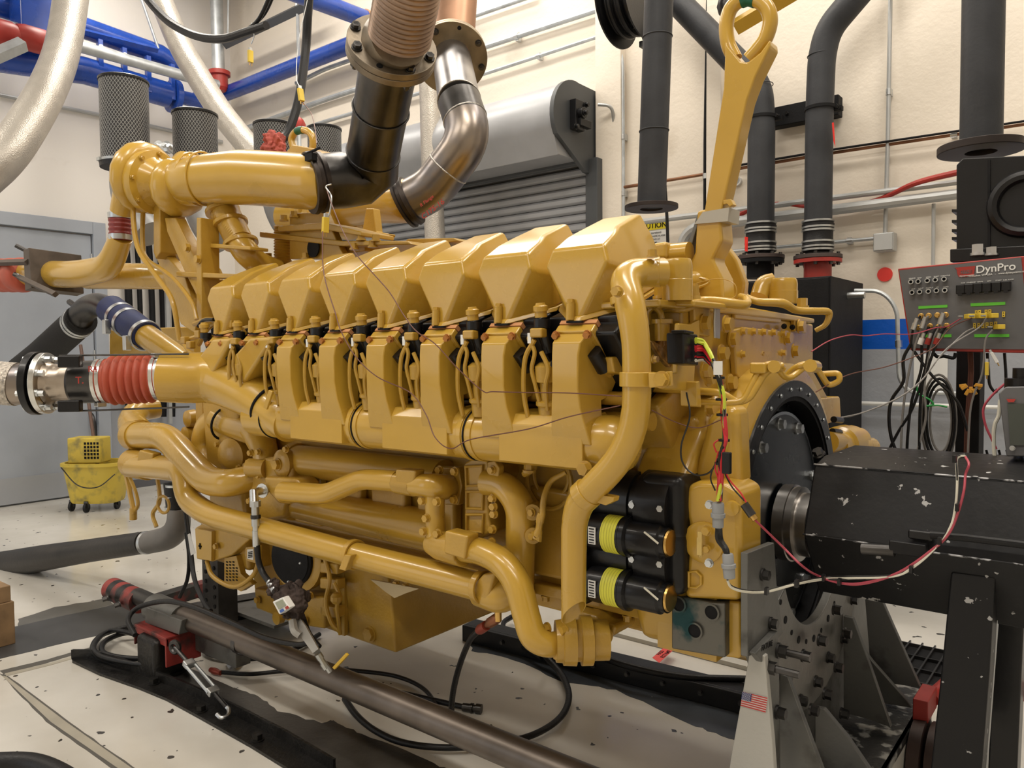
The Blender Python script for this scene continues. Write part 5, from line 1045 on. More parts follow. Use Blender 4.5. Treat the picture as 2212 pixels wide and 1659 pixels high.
# ---- blue header pipes upper left
bh_ = thing('blue_pipe_header', 'blue flanged pipe assembly mounted along the left wall under the roof', 'pipe assembly')
XA = -8.7
MB().tube(px([(-40, 118, XA, 'X'), (180, 152, XA, 'X'), (362, 205, XA, 'X')]), W(56, Q(250, 170, X=XA))/2, 28).build('lower_header_pipe', BLUE, bh_)
c = Q(375, 208, X=XA); MB().lathe(c, (0, 1, 0), [(-.03, .1), (-.03, .19), (.03, .19), (.03, .1)], 32).build('header_flange', BLUE, bh_)
MB().tube(fillet(px([(375, 206, XA, 'X'), (440, 222, XA, 'X')]), .1), W(30, c)/2, 24).build('header_outlet', BLUE, bh_)
P = px([(60, 25, XA-.1, 'X'), (180, 60, XA-.1, 'X'), (345, 118, XA-.1, 'X'), (390, 150, XA-.1, 'X')])
MB().tube(P, W(46, P[1])/2, 24).build('upper_header_pipe', BLUE, bh_)
for i in range(7):
    x = 60+i*52; y = 80+i*17
    p = Q(x, y-8, X=XA+.1); MB().box(p+Vector((0, 0, -.02)), (.06, .05, .40)).build('header_bracket_plate', BLUE, bh_, bevel=.004)
    bolts([(p+Vector((.03, .0, .1)), (1, 0, 0), .02, .02)], ZINC, bh_, 'bracket_bolt')
MB().tube([Q(30, 66, X=XA+.1), Q(380, 158, X=XA+.1)], .035, 4).build('header_lower_rail', BLUE, bh_)
MB().tube([Q(30, 30, X=XA+.1), Q(340, 108, X=XA+.1)], .035, 4).build('header_upper_rail', BLUE, bh_)
p = Q(75, 45, X=XA+.25); MB().box(p, (.3, .35, .5)).build('valve_body', BLUE, bh_, bevel=.02)
p = Q(20, 18, X=XA); MB().tube([p-Vector((0, .9, -.05)), p], .13, 20).build('upper_stub', BLUE, bh_)
for (x, y, w) in ((74, 86, 60), (2, 70, 40)):
    p = Q(x, y, X=XA+.35); MB().lathe(p-Vector((0, .22, 0)), (0, 1, 0), [(.04, .06), (.06, .10), (.12, .12), (.30, .12), (.38, .09), (.40, .06)], 20).build('red_valve_cover', RED, bh_)
gp = thing('galvanized_pipe', 'long galvanized pipe in front of the blue header', 'pipe')
P = px([(-20, 98, XA+.3, 'X'), (170, 100, XA+.3, 'X'), (405, 166, XA+.3, 'X'), (470, 184, XA+.3, 'X')]); P = P[1:]; P.insert(0, P[0]+(P[0]-P[1]).normalized()*1.2)
MB().tube(P, W(25, P[1])/2, 20).build('pipe_run', GALV, gp)
st_ = thing('strut_channel', 'galvanized strut crossing under the red valve at far left', 'bracket')
a, b_ = Q(-30, 130, X=XA+.5), Q(50, 95, X=XA+.5); MB().tube([a, b_], .07, 4).build('channel', GALV, st_)
gr_ = thing('galvanized_riser', 'vertical galvanized riser ending in a red elbow by the wall corner', 'pipe')
P = px([(466, -60, 5.3), (472, 160, 5.3)]); MB().tube(P, W(26, P[1])/2, 20).build('riser', GALV, gr_)
c = Q(474, 160, Y=5.3); MB().lathe(c+Vector((0, 0, .03)), (0, 0, -1), [(0, .09), (0, .13), (.05, .13), (.06, .10), (.2, .10), (.24, .07)], 20).build('red_elbow', RED, gr_)
bp1 = thing('blue_wall_pipe', 'blue pipe sloping up along the back wall from the corner', 'pipe')
P = px([(425, 216, XA, 'X'), (438, 221, 5.45), (500, 198, 5.45), (760, 96, 5.45), (960, 20, 5.45)]); MB().tube(fillet(P, .2, 6), W(36, P[3])/2, 24).build('pipe_run', BLUE, bp1)
bp2 = thing('blue_overhead_pipe', 'blue overhead pipe crossing near the top behind the rusty bellows', 'pipe')
P = px([(600, -30, -6.2, 'X'), (792, 42, -6.2, 'X')]); MB().tube(P, W(36, P[1])/2, 24).build('pipe_run', BLUE, bp2)
MB().ring(P[1]-Vector((0, .03, 0)), (0, 1, 0), W(40, P[1])/2, .05, .04, 24).build('orange_gasket', ORANGE, bp2)
bm = thing('steel_strut_beam', 'dark steel strut bar slanting across the upper wall corner', 'beam')
a, b_ = Q(488, 96, Y=5.35), Q(662, 12, Y=5.35); MB().tube([a, b_], .06, 4).build('beam_body', mat('dark_beam', (.08, .085, .09), .5, .2), bm)
for (x, y) in ((492, 92), (640, 30)): MB().tube([Q(x, y, Y=5.35), Q(x+2, y-140, Y=5.35)], .012, 8).build('hanger_rod', GALV, bm)
MB().tube([Q(643, 30, Y=5.35), Q(648, 240, Y=5.55)], .02, 8).build('hanger_rod', GALV, bm)
hr2 = thing('hanger_rod', 'thin steel hanger rods over the blue header', 'rod')
MB().tube([Q(306, 0, X=XA), Q(342, 105, X=XA)], .016, 8).build('rod', GALV, hr2)
# ---- overhead black cables, rags, thermocouple plugs
def cable(label, pts, w, m=RUB, cat='cable', name='black_cable', n=10, k=8, r=None, group=None):
    t = thing(name, label, cat, group); ptube('cable_run', m, pts, w, t, n=n, k=k, r=r); return t
cable('thick black cable dropping from the top to the pink rag', [(672, -60, 2.9), (665, 30, 2.9), (660, 110, 2.9), (645, 215, 2.8), (622, 285, 2.7), (596, 312, 2.6)], 19, name='drop_cable')
cable('thick black cable hanging in a shallow loop at the top', [(305, -20, 3.2), (335, 18, 3.2), (372, 52, 3.2), (425, 78, 3.2), (480, 84, 3.2), (530, 70, 3.2), (575, 55, 3.2)], 18, name='looped_cable')
cable('thin black cable pair rising beside the looped cable', [(530, 68, 3.2), (560, 40, 3.2), (588, -20, 3.2)], 9, name='thin_cable')
cable('second thin cable crossing the looped cable tie', [(540, 62, 3.25), (572, 30, 3.25), (596, -20, 3.25)], 6, name='thin_cable')
def plug(x, y, Y, lab, d=(0, 0, 1), s=1.0, m=TAGY):
    t = thing('thermocouple_plug', lab, 'plug'); p = Q(x, y, Y=Y); d = Vector(d).normalized(); u, v = frame(d)
    R = Matrix((u, v, d)).transposed()
    MB().box(p, (.022*s, .012*s, .05*s), R=R).build('plug_body', m, t, bevel=.002)
    for k in (-1, 1): MB().cyl(p-d*.024*s+u*.006*s*k, p-d*.038*s+u*.006*s*k, .0018*s, n=6).build('pin', BRASS, t)
    MB().box(p+d*.03*s, (.012*s, .008*s, .014*s), R=R).build('cable_grip', ZINC, t)
    return t
plug(541, 122, 3.2, 'yellow thermocouple plug hanging below the looped cable', s=1.7)
plug(650, 205, 2.75, 'yellow thermocouple plug tied to the dropping cable', (-.2, 0, 1), 1.5)
plug(703, 486, 2.05, 'yellow thermocouple plug hanging beside the dark exhaust clamp', (.1, 0, 1), 1.3)
cable('thin steel wire holding the plug under the looped cable', [(543, 50, 3.2), (549, 75, 3.2), (543, 95, 3.2)], 2.5, ZINC, 'wire', 'thin_wire', 6)
cable('thin wire running along the dropping cable to its plug', [(664, 0, 2.86), (645, 90, 2.8), (640, 165, 2.75), (648, 190, 2.75)], 2, ZINC, 'wire', 'thin_wire', 6)
cable('thin wire looping from the tied plug down to the lifting ring', [(655, 222, 2.75), (672, 245, 2.7), (680, 275, 2.6), (684, 310, 2.4)], 2, WIREBR, 'wire', 'thin_wire', 6)
rg = thing('pink_rag', 'pink rag wrapped round the end of the dropping cable', 'rag')
def raggy(c, r, m, par, seed, sc=(1, .8, 1.1), name='cloth'):
    random.seed(seed); mb = MB(); mb.ball((0, 0, 0), r*.85, 14, sc)
    mb.v = [tuple(Vector(q)*(1+random.uniform(-.28, .28))) for q in mb.v]
    o = mb.build(name, m, par, ang=180); o.location = c
    s_ = o.modifiers.new('sub', 'SUBSURF'); s_.levels = 3; s_.render_levels = 3
    tx = bpy.data.textures.new('folds', 'CLOUDS'); tx.noise_scale = r*.45; tx.noise_depth = 2
    dm = o.modifiers.new('folds', 'DISPLACE'); dm.texture = tx; dm.strength = r*.9; dm.mid_level = .45
    return o
raggy(Q(592, 318, Y=2.55), .085, CLOTH, rg, 3)
# brown thermocouple wires draped over the engine
cable('thin brown wire draped over the valve covers into a low sagging loop', [(697, 500, 1.98), (697, 564, 1.9), (704, 611, 1.78), (724, 675, 1.74), (737, 716, 1.72), (768, 770, 1.70), (815, 814, 1.70), (886, 848, 1.70), (920, 895, 1.68), (940, 945, 1.66), (974, 969, 1.65), (1018, 949, 1.66), (1140, 927, 1.66), (1230, 900, 1.66), (1340, 876, 1.64)], 2.6, WIREBR, 'wire', 'thin_wire', 6)
cable('thin brown wire crossing from the exhaust clamp over the covers to the downpipe', [(706, 410, 2.1), (716, 440, 2.0), (741, 500, 1.9), (771, 551, 1.78), (809, 594, 1.77), (842, 632, 1.76), (873, 682, 1.74), (900, 716, 1.72), (940, 743, 1.70), (987, 794, 1.70), (1042, 844, 1.70), (1066, 846, 1.70), (1140, 848, 1.70), (1230, 849, 1.69), (1342, 856, 1.66)], 2.6, WIREBR, 'wire', 'thin_wire', 6)
cable('pale bent probe wire hanging from the dark exhaust clamp', [(716, 398, 2.12), (704, 404, 2.1), (716, 425, 2.08), (712, 460, 2.07), (705, 475, 2.06)], 3.5, ZINC, 'wire', 'probe_wire', 6)
cable('thin brown wire sagging behind the downpipe towards the flywheel housing', [(1408, 886, 1.9), (1460, 912, 1.9), (1510, 924, 1.9), (1560, 906, 1.9)], 2.4, WIREBR, 'wire', 'thin_wire', 6)
cable('black thin cable curving from the bracket stud down to the harness', [(1483, 848, 1.92), (1490, 900, 1.9), (1472, 960, 1.9), (1475, 1000, 1.9), (1500, 1025, 1.9), (1530, 1022, 1.88), (1552, 995, 1.86)], 4, WIREB, 'cable', 'thin_cable', 8)
# ---- left hand coolant line
cl = thing('braided_metal_hose', 'braided steel hose entering at the left edge', 'hose')
ptube('braid', mat('bright_braid', (.42, .38, .33), .35, .7, .5, 60, .8, 90), [(-120, 822, Yl(-90)), (-20, 826, Yl(-20)), (36, 830, Yl(36))], [94, 94, 94], cl, n=32, mode='f')
ptube('weld_cuff', HSTEEL, [(34, 830, Yl(34)), (68, 829, Yl(68))], [90, 88], cl, mode='f', n=32)
fl_ = thing('flanged_adapter', 'black and steel bolted flange pair on the left coolant line', 'flange')
axf = Vector((.71, .70, 0)).normalized(); fcx = Q(92, 828, Y=Yl(92)); rf = W(68, fcx)
MB().lathe(fcx-axf*.040, axf, [(0, .06), (0, rf), (.03, rf), (.03, .06)], 56).build('black_flange', BLK, fl_, bevel=.003)
MB().lathe(fcx, axf, [(0, .06), (0, rf*.97), (.026, rf*.97), (.026, .09)], 56).build('steel_flange', STEEL, fl_, bevel=.003)
u, v = frame(axf)
for i in range(8):
    a = i*math.pi/4+.35; q = fcx+(u*math.cos(a)+v*math.sin(a))*rf*.82
    bolts([(q+axf*.026, axf, .013, .03), (q-axf*.040, -axf, .013, .016)], ZINC, fl_, 'flange_bolt')
ptube('reducer', mat('welded_stainless', (.42, .36, .30), .3, .9, .25, 6), [(104, 827, Yl(104)), (118, 826, Yl(118)), (138, 826, Yl(138)), (166, 826, Yl(166))], [98, 80, 78, 84], fl_, n=32)
ptube('black_pipe', DSTEEL, [(158, 826, Yl(158)), (163, 826, Yl(163)), (164, 826, Yl(164)), (222, 824, Yl(222))], [84, 88, 92, 92], fl_, mode='f', n=32)
text('T.', Q(172, 822, Y=Yl(172)-.10), (1, .9, 0), (0, 0, 1), .04, RED, fl_, name='red_marker'); text('R4', Q(200, 798, Y=Yl(200)-.085), (1, .9, 0), (0, 0, 1), .034, RED, fl_, name='red_marker')
sh = thing('red_silicone_hose', 'large red ribbed silicone hose with steel clamps on the air inlet', 'hose')
a, b_ = Q(214, 824, Y=Yl(214)), Q(356, 816, Y=Yl(356)); L_ = (b_-a).length; d = (b_-a).normalized(); rh = W(94, a)/2
prof = [(0, rh*.93), (.0, rh), (L_*.16, rh)]
for i in range(6):
    for j in range(7): t_ = j/6; prof.append((L_*(.17+.67*(i+t_)/6), rh*(1.0+.14*math.sin(math.pi*t_))))
prof += [(L_*.85, rh), (L_, rh*1.02), (L_, rh*.95)]
MB().lathe(a, d, prof, 48, False).build('hose_body', SIL, sh, ang=40)
for f in (.0, .075, .865, .935): MB().ring(a+d*L_*f, d, rh*1.035, rh*.98, L_*.055, 44).build('hose_clamp', STEEL, sh)
for f in (.05, .92): MB().box(a+d*L_*f+Vector((.02, -.02, rh*(1.05 if f > .5 else -1.05))), (.035, .04, .02)).build('clamp_screw', ZINC, sh, bevel=.004)
for yy0, x0_, x1_, yy1 in ((768, 128, 408, 765), (888, 166, 409, 879)):
    t = thing('tie_rod', 'thin steel tie rod %s the red silicone hose' % ('above' if yy0 < 800 else 'below'), 'rod')
    MB().tube([Q(x0_, yy0, Y=Yl(x0_)-.03), Q(x1_, yy1, Y=Yl(x1_)-.03)], W(4, Q(x0_, yy0, Y=1.4))/2, 8).build('rod', DSTEEL, t)
    p = Q(152, 781 if yy0 < 800 else 877, Y=Yl(152)-.04); MB().box(p, (.09, .04, .05), rz=.78).build('rod_block', BLK, t, bevel=.006)
# black hose and blue sleeve elbow
bhz = thing('black_hose', 'matt black hose rising to the grey elbow at left', 'hose')
ptube('hose_body', mat('sponge_black', (.012, .012, .012), .85, 0, .2, 40, .6, 150), [(30, 815, 2.5), (90, 768, 2.5), (176, 690, 2.5)], [62, 64, 66], bhz, mode='f', n=28)
p = Q(172, 694, Y=2.5); dd = (Q(176, 690, Y=2.5)-Q(90, 768, Y=2.5)).normalized()
for k in (-.06, -.02): MB().ring(p+dd*k, dd, W(68, p)/2, W(60, p)/2, .028, 32).build('hose_clamp', ZINC, bhz)
el = thing('grey_pipe_elbow', 'grey steel pipe elbow between black hose and blue sleeve', 'pipe elbow')
ptube('elbow', DSTEEL, [(168, 698, 2.5), (182, 672, 2.5), (208, 658, 2.5), (236, 668, 2.5), (262, 690, 2.5)], [54, 52, 50, 50, 50], el, n=28)
MB().tube([Q(150, 652, Y=2.45), Q(168, 665, Y=2.45)], .022, 8).build('clamp_bolt', DSTEEL, el)
bs_ = thing('blue_hose_sleeve', 'dark blue silicone sleeve with steel clamps', 'hose sleeve')
a, b_ = Q(238, 668, Y=2.5), Q(318, 728, Y=2.5); ptube('sleeve', BLUEH, [(240, 668, 2.5), (318, 726, 2.5)], [62, 62], bs_, mode='f', n=28)
d = (b_-a).normalized()
for f in (.28, .48, .92): MB().ring(a.lerp(b_, f), d, W(65, a)/2, W(60, a)/2, .035, 32).build('hose_clamp', ZINC, bs_)
for f in (.4, .95): MB().box(a.lerp(b_, f)+Vector((-.03, -.11, -.05)), (.05, .04, .1)).build('clamp_screw', ZINC, bs_, bevel=.005)
cp = thing('coolant_inlet_pipe', 'yellow pipe stub entering the engine below the blue sleeve', 'pipe')
ptube('stub', YEL, [(312, 722, 2.5), (400, 785, 2.5)], [52, 54], cp, mode='f', n=28)
# charge air pipes upper left
ca = thing('charge_air_pipe', 'yellow elbow pipe from the upper left flange up to the small red hose', 'pipe')
ptube('pipe_run', YEL, [(66, 590, 2.0), (165, 594, 2.0), (236, 578, 2.0), (262, 512, 2.0)], [56, 58, 54, 46], ca, mode='f', fr=.28, n=28, k=10)
ca2 = thing('charge_air_pipe', 'straight yellow cross pipe behind the elbow pipe', 'pipe')
ptube('pipe_run', YEL, [(190, 596, 2.12), (310, 597, 2.2), (400, 600, 2.3), (470, 600, 2.4)], [56, 56, 50, 46], ca2, mode='f', n=28)
rs_ = thing('small_red_hose', 'short dark red ribbed hose below the left turbocharger', 'hose')
a, b_ = Q(260, 520, Y=2.0), Q(258, 462, Y=2.0); L_ = (b_-a).length; d = (b_-a).normalized(); rh = W(42, a)/2
prof = [(0, rh)]+[(L_*(i/24), rh*(1+.1*math.sin(2*math.pi*i/8)**2)) for i in range(1, 24)]+[(L_, rh)]
MB().lathe(a, d, prof, 32).build('hose_body', mat('dark_red_silicone', (.2, .02, .018), .35), rs_, ang=60)
for f in (.02, .82): MB().ring(a+d*L_*f, d, rh*1.12, rh*.98, L_*.2, 32).build('hose_clamp', ZINC, rs_)
rs2 = thing('small_red_hose', 'dark red hose half hidden behind the turbo support tower', 'hose')
a, b_ = Q(446, 525, Y=2.9), Q(444, 480, Y=2.9); MB().cyl(a, b_, W(32, a)/2, n=24).build('hose_body', mat('dark_red_silicone', (.2, .02, .018), .35), rs2)
MB().ring(b_, (0, 0, 1), W(36, a)/2, W(30, a)/2, .03, 24).build('hose_clamp', ZINC, rs2)
rl = thing('upper_left_red_hose', 'red ribbed hose entering at the left edge above the doors', 'hose')
a, b_ = Q(-60, 596, Y=1.95), Q(58, 594, Y=1.98); L_ = (b_-a).length; d = (b_-a).normalized(); rh = W(62, a)/2
prof = [(0, rh)]+[(L_*i/48, rh*(1+.1*abs(math.sin(math.pi*i/8)))) for i in range(1, 48)]+[(L_, rh*.9)]
MB().lathe(a, d, prof, 32).build('hose_body', SIL, rl, ang=60)
fp = thing('square_clamp_flange', 'brown steel square flange plates bolted on the upper left pipe', 'flange')
FP = mat('brown_plate_steel', (.10, .08, .065), .5, .6, .3, 10)
m = MB(); m.prism([Q(50, 540, Y=1.86), Q(62, 535, Y=1.86), Q(68, 622, Y=1.86), Q(54, 628, Y=1.86)], (.02, .30, -.02)); m.build('front_plate', FP, fp, bevel=.004)
for (x0_, y0_, x1_, y1_) in ((-20, 568, 60, 566), (40, 598, 120, 636)):
    MB().tube([Q(x0_, y0_, Y=1.86), Q(x1_, y1_, Y=1.86)], W(13, Q(x0_, y0_, Y=1.86))/2, 4).build('side_bar', FP, fp)
for (x0_, y0_, x1_, y1_) in ((34, 530, 62, 544), (30, 592, 62, 606)):
    MB().tube([Q(x0_, y0_, Y=1.84), Q(x1_, y1_, Y=1.9)], .014, 8).build('flange_stud', DSTEEL, fp)
# hanging black hoses on the corner wall
for i, (x, w_, top) in enumerate(((276, 16, 700), (300, 11, 520), (326, 13, 520), (350, 15, 560), (372, 9, 560), (458, 12, 560))):
    cable(['thick', 'thin', 'thin', 'thick', 'thin', 'thick'][i]+' black hose hanging on the corner wall, number %s from the left' % ['one', 'two', 'three', 'four', 'five', 'six'][i], [(x-8, 470, XW+.12, 'X'), (x, 600, XW+.12, 'X'), (x+4, 730, XW+.12, 'X'), (x+2, 900, XW+.12, 'X')], w_, BLKM, 'hose', 'hanging_hose', 8, 4)
bs3 = thing('wall_post', 'thin grey steel post beside the hanging black hoses', 'post')
MB().box(Q(362, 700, X=XW+.3)*1.0, (.04, .04, 2.4)).build('post', COND, bs3)
# ---- mop bucket
bk = thing('mop_bucket', 'dirty yellow mop bucket on casters by the steel door', 'bucket')
bc = Q(190, 1108, Z=0); rx = Vector((CR.x, CR.y, 0)).normalized(); ry = Vector((-rx.y, rx.x, 0))
hb = W(82, bc); wt = W(64, bc); wb_ = W(52, bc)
def ringpts(hw, hd, z, n=24, e=3.2):
    return [bc+ry*.2+rx*(hw*abs(math.cos(a))**(2/e)*(1 if math.cos(a) >= 0 else -1))+ry*(hd*abs(math.sin(a))**(2/e)*(1 if math.sin(a) >= 0 else -1))+Vector((0, 0, z)) for a in [2*math.pi*i/n for i in range(n)]]
zb = W(18, bc); rings = [ringpts(wb_*.96, .17, zb), ringpts(wb_, .18, zb+.02), ringpts(wt, .23, zb+hb), ringpts(wt*1.06, .25, zb+hb), ringpts(wt*1.06, .25, zb+hb+.03), ringpts(wt*.95, .21, zb+hb+.03), ringpts(wb_*.9, .16, zb+.04)]
V = [q for r in rings for q in r]; f = []
for i in range(len(rings)-1):
    for j in range(24): f.append((i*24+j, i*24+(j+1) % 24, (i+1)*24+(j+1) % 24, (i+1)*24+j))
f += [tuple(range(23, -1, -1)), tuple(range(6*24, 7*24))]
MB().add(V, f).build('tub', BUCK, bk)
wr = bc+ry*.2-rx*W(16, bc)+Vector((0, 0, zb+hb-.02)); R = Matrix((rx, ry, Vector((0, 0, 1)))).transposed()
WW = W(72, bc); HH = W(56, bc)
MB().box(wr+Vector((0, 0, HH/2+.04)), (WW, .22, HH), R=R).build('wringer', BUCK, bk, bevel=.015)
for i in range(5):
    for j in range(5):
        MB().box(wr+rx*(-.0+WW*(.05+.095*i))-ry*.112+Vector((0, 0, .10+HH*.14*j)), (WW*.06, .004, HH*.09), R=R).build('wringer_slot', BLKM, bk)
for k, (sx, sy) in enumerate(((-.9, -.1), (-.1, -.18), (.8, .0))):
    p = bc+ry*(.2+sy)+rx*wb_*sx; rw = .05; MB().lathe(p+Vector((0, 0, rw))-rx*.012, rx, [(0, rw), (.024, rw)], 20).build('caster_wheel', RUB, bk); MB().box(p+Vector((0, 0, rw+.03)), (.04, .03, .07), R=R).build('caster_fork', DSTEEL, bk)
MB().tube(smooth([bc+rx*(-wt*.8)-ry*.03+Vector((0, 0, zb+hb)), bc-rx*.05-ry*.08+Vector((0, 0, zb+hb*.55)), bc+rx*.15-ry*.08+Vector((0, 0, zb+hb*.5)), bc+rx*wt*.95-ry*.0+Vector((0, 0, zb+hb*.8))], 6), .006, 6).build('bail_handle', DSTEEL, bk)
mp = thing('mop', 'mop with a brown wooden handle standing in the yellow bucket', 'mop')
a = bc+ry*.16+rx*W(12, bc)+Vector((0, 0, zb+.08)); b_ = Q(174, 745, Y=a.y+.05)
MB().cyl(a, b_, .017, n=12).build('handle', mat('brown_wood', (.14, .08, .06), .5), mp); MB().ball(a+Vector((0, 0, .0)), .07, 10).build('mop_head', mat('grey_mop', (.25, .24, .2), .9), mp)
wk = thing('wringer_lever', 'grey steel wringer lever behind the mop handle', 'lever')
MB().tube(fillet(px([(164, 893, 3.8), (201, 893, 3.8), (206, 930, 3.8), (206, 985, 3.8)]), .1), .018, 10).build('lever', DSTEEL, wk)
# ---- big floor hose
fh = thing('large_black_floor_hose', 'large black hose resting on the timber block at left', 'hose')
ptube('hose_body', mat('old_black_hose', (.025, .022, .02), .45, 0, .4, 5, .15, 40), [(-80, 1232, 2.05), (0, 1222, 2.1), (90, 1206, 2.15), (190, 1190, 2.25), (312, 1172, 2.35)], [64, 60, 56, 50, 48], fh, n=28)
p = Q(313, 1172, Y=2.35); d = Vector((.85, .3, .05)); MB().ring(p, d, .075, .06, .03, 32).build('hose_clamp', ZINC, fh)
ge = thing('cast_pipe_elbow', 'grey cast elbow joining the floor hose to the engine', 'pipe elbow')
ptube('elbow', mat('cast_grey', (.2, .19, .18), .55, .4, .1, 10, .1, 60), [(322, 1172, 2.35), (365, 1162, 2.37), (386, 1140, 2.37), (386, 1098, 2.37)], [48, 52, 52, 44], ge, mode='f', fr=.1, n=28)
ptube('rubber_coupling', RUB, [(384, 1100, 2.37), (378, 1040, 2.37)], [46, 48], ge, mode='f', n=28)
for yy in (1098, 1075, 1050): MB().ring(Q(381, yy, Y=2.37), (0, 0, 1), .068, .055, .014, 28).build('hose_clamp', ZINC, ge)
# timber blocks
wd = thing('timber_block_stack', 'stained timber block standing upright at the left edge', 'timber block')
p = Q(10, 1409, Z=0); zt = .24; MB().box((p.x-.20, p.y-.02, zt/2), (.22, .20, zt), rz=.05).build('lower_block', WOOD, wd, bevel=.006)
wd2 = thing('timber_block', 'smaller pale timber block on top of the upright one', 'timber block')
MB().box((p.x-.205, p.y-.02, zt+.045), (.21, .18, .09), rz=.02).build('block', WOOD, wd2, bevel=.005)
hf = thing('black_hose_in_corner', 'thick black hose crossing the bottom left corner', 'hose')
ptube('hose_body', RUB, [(-60, 1655, .03, 'Z'), (0, 1648, .03, 'Z'), (70, 1650, .03, 'Z'), (130, 1672, .03, 'Z'), (200, 1720, .03, 'Z')], 44, hf, n=20)
# ---- floor marks
def flat(name, pts, z, m, kind=None, par=floor):
    P = [Q(x, y, Z=0) for x, y in pts]; P = [Vector((q.x, q.y, z)) for q in P]
    n_ = len(P); low = [q-Vector((0, 0, .003)) for q in P]
    return MB().add(P+low, [tuple(range(n_))]+[(i, (i+1) % n_, (i+1) % n_+n_, i+n_) for i in range(n_)]).build(name, m, par)
def rough(pts, amp, seed, k=6):
    random.seed(seed); out = []
    for i in range(len(pts)):
        a, b_ = pts[i], pts[(i+1) % len(pts)]
        for j in range(k):
            t_ = j/k; out.append((a[0]*(1-t_)+b_[0]*t_+random.uniform(-amp, amp), a[1]*(1-t_)+b_[1]*t_+random.uniform(-amp, amp)*.5))
    return out
WORN = mat('worn_dark_floor', (.045, .042, .038), .3, 0, .4, 6, .1, 40)
WORN2 = mat('grey_floor_coating', (.12, .115, .105), .35, 0, .15, 4)
WBLUE = mat('blue_grey_floor', (.06, .068, .08), .22, 0, .25, 4)
flat('worn_floor_patch', rough([(500, 1484), (560, 1506), (600, 1535), (690, 1561), (720, 1556), (780, 1586), (918, 1640), (980, 1670), (980, 1720), (720, 1720), (640, 1600), (520, 1540), (430, 1500), (330, 1440), (400, 1440)], 5, 2), .0012, WORN)
flat('worn_floor_strip', rough([(-30, 1366), (40, 1352), (250, 1306), (330, 1320), (330, 1345), (180, 1380), (40, 1414), (-30, 1430)], 1.5, 5, 4), .0012, mat('dark_grey_floor_strip', (.055, .056, .058), .4, 0, .2, 5))
flat('grey_floor_strip', rough([(40, 1338), (120, 1312), (235, 1292), (245, 1306), (120, 1338), (40, 1362)], 2, 7, 5), .0010, WORN2)
flat('blue_grey_floor_strip', rough([(1010, 1372), (1180, 1392), (1400, 1452), (1700, 1560), (1700, 1650), (1590, 1600), (1500, 1568), (1330, 1490), (1220, 1474), (1110, 1425), (1020, 1405)], 3, 9), .0012, WBLUE)
GRV = mat('filled_floor_groove', (.42, .39, .32), .4, 0, .15, 4); GDK = mat('groove_edge', (.1, .095, .085), .6)
flat('floor_groove_edge', rough([(0, 1449), (100, 1425), (196, 1398), (198, 1402), (110, 1430), (8, 1457)], .8, 3, 8), .0010, GDK)
flat('floor_groove', [(10, 1455), (110, 1432), (200, 1405), (202, 1410), (110, 1437), (14, 1461)], .0014, GRV)
flat('floor_groove_edge', rough([(0, 1456), (14, 1458), (150, 1560), (320, 1680), (270, 1680), (100, 1560)], 1.5, 4, 10), .0010, GDK)
flat('floor_groove', [(4, 1460), (14, 1462), (146, 1562), (308, 1676), (278, 1676), (110, 1560)], .0014, GRV)
# ---- angle rail on the floor
ar = thing('floor_angle_rail', 'black steel angle rail lying on the floor beside the support tube', 'rail')
tp = [(154, 1424), (200, 1424), (262, 1444), (326, 1468), (398, 1497), (506, 1548), (614, 1605), (720, 1670)]; bt_ = [(156, 1432), (215, 1460), (300, 1490), (360, 1515), (433, 1555), (541, 1616), (620, 1665), (700, 1720)]
A_ = [Q(x, y+4, Z=0) for x, y in tp]; B_ = [Q(x, y, Z=0) for x, y in bt_]
V = []; f = []
for a, b_ in zip(A_, B_): V += [b_+Vector((0, 0, .001)), b_+Vector((0, 0, .014)), a+Vector((0, 0, .014)), a+Vector((0, .0, .06)), a+Vector((0, .012, .06)), a+Vector((0, .012, .001))]
for i in range(len(A_)-1):
    for j in range(6): f.append((i*6+j, i*6+(j+1) % 6, (i+1)*6+(j+1) % 6, (i+1)*6+j))
f += [tuple(range(5, -1, -1)), tuple(range(len(V)-6, len(V)))]
OILB = mat('oily_black_steel', (.014, .013, .012), .35, .4, .5, 9, .3, 50)
MB().add(V, f).build('angle_section', OILB, ar)
bolts([(Q(x, y, Z=.012), (0, 0, 1), .022, .03) for x, y in ((332, 1478), (435, 1537), (556, 1600))], OILB, ar, 'anchor_bolt')
# ---- support tube and its saddle
su = thing('support_tube', 'long bare steel tube lying across the foreground under the engine', 'tube')
za = Q(300, 1290, Y=1.909); zb2 = Q(1200, 1662, Y=1.909)
dr = (zb2-za).normalized(); rt = .052
MB().cyl(Q(395, 1332, Y=1.909), zb2+dr*.5, rt, n=36).build('tube_body', mat('worn_brown_steel', (.12, .10, .085), .35, .8, .4, 4), su)
MB().cyl(za-dr*.02, Q(400, 1335, Y=1.909), .046, n=32).build('inner_tube', DSTEEL, su)
p = Q(520, 1386, Y=1.909); MB().ring(p, dr, rt*1.04, rt*.98, .03, 36).build('tube_joint_band', DSTEEL, su)
sl_ = thing('red_striped_sleeve', 'red and black striped steel sleeve on the tube end', 'sleeve')
a = Q(243, 1272, Y=1.909); b_ = Q(303, 1300, Y=1.909)
n = 6
for i in range(n): MB().cyl(a.lerp(b_, i/n), a.lerp(b_, (i+1)/n), .062, n=32).build('stripe_band', ORED if i % 2 == 0 or i == 5 else BLK, sl_)
MB().cyl(a-dr*.001, a-dr*.003, .052, n=28).build('dark_end', DSTEEL, sl_)
for (x, y) in ((234, 1291), (260, 1304)):
    p = Q(x, y, Y=1.84); MB().hexb(p, (-.3, -1, -.2), .014, .03).build('set_bolt', DSTEEL, sl_)
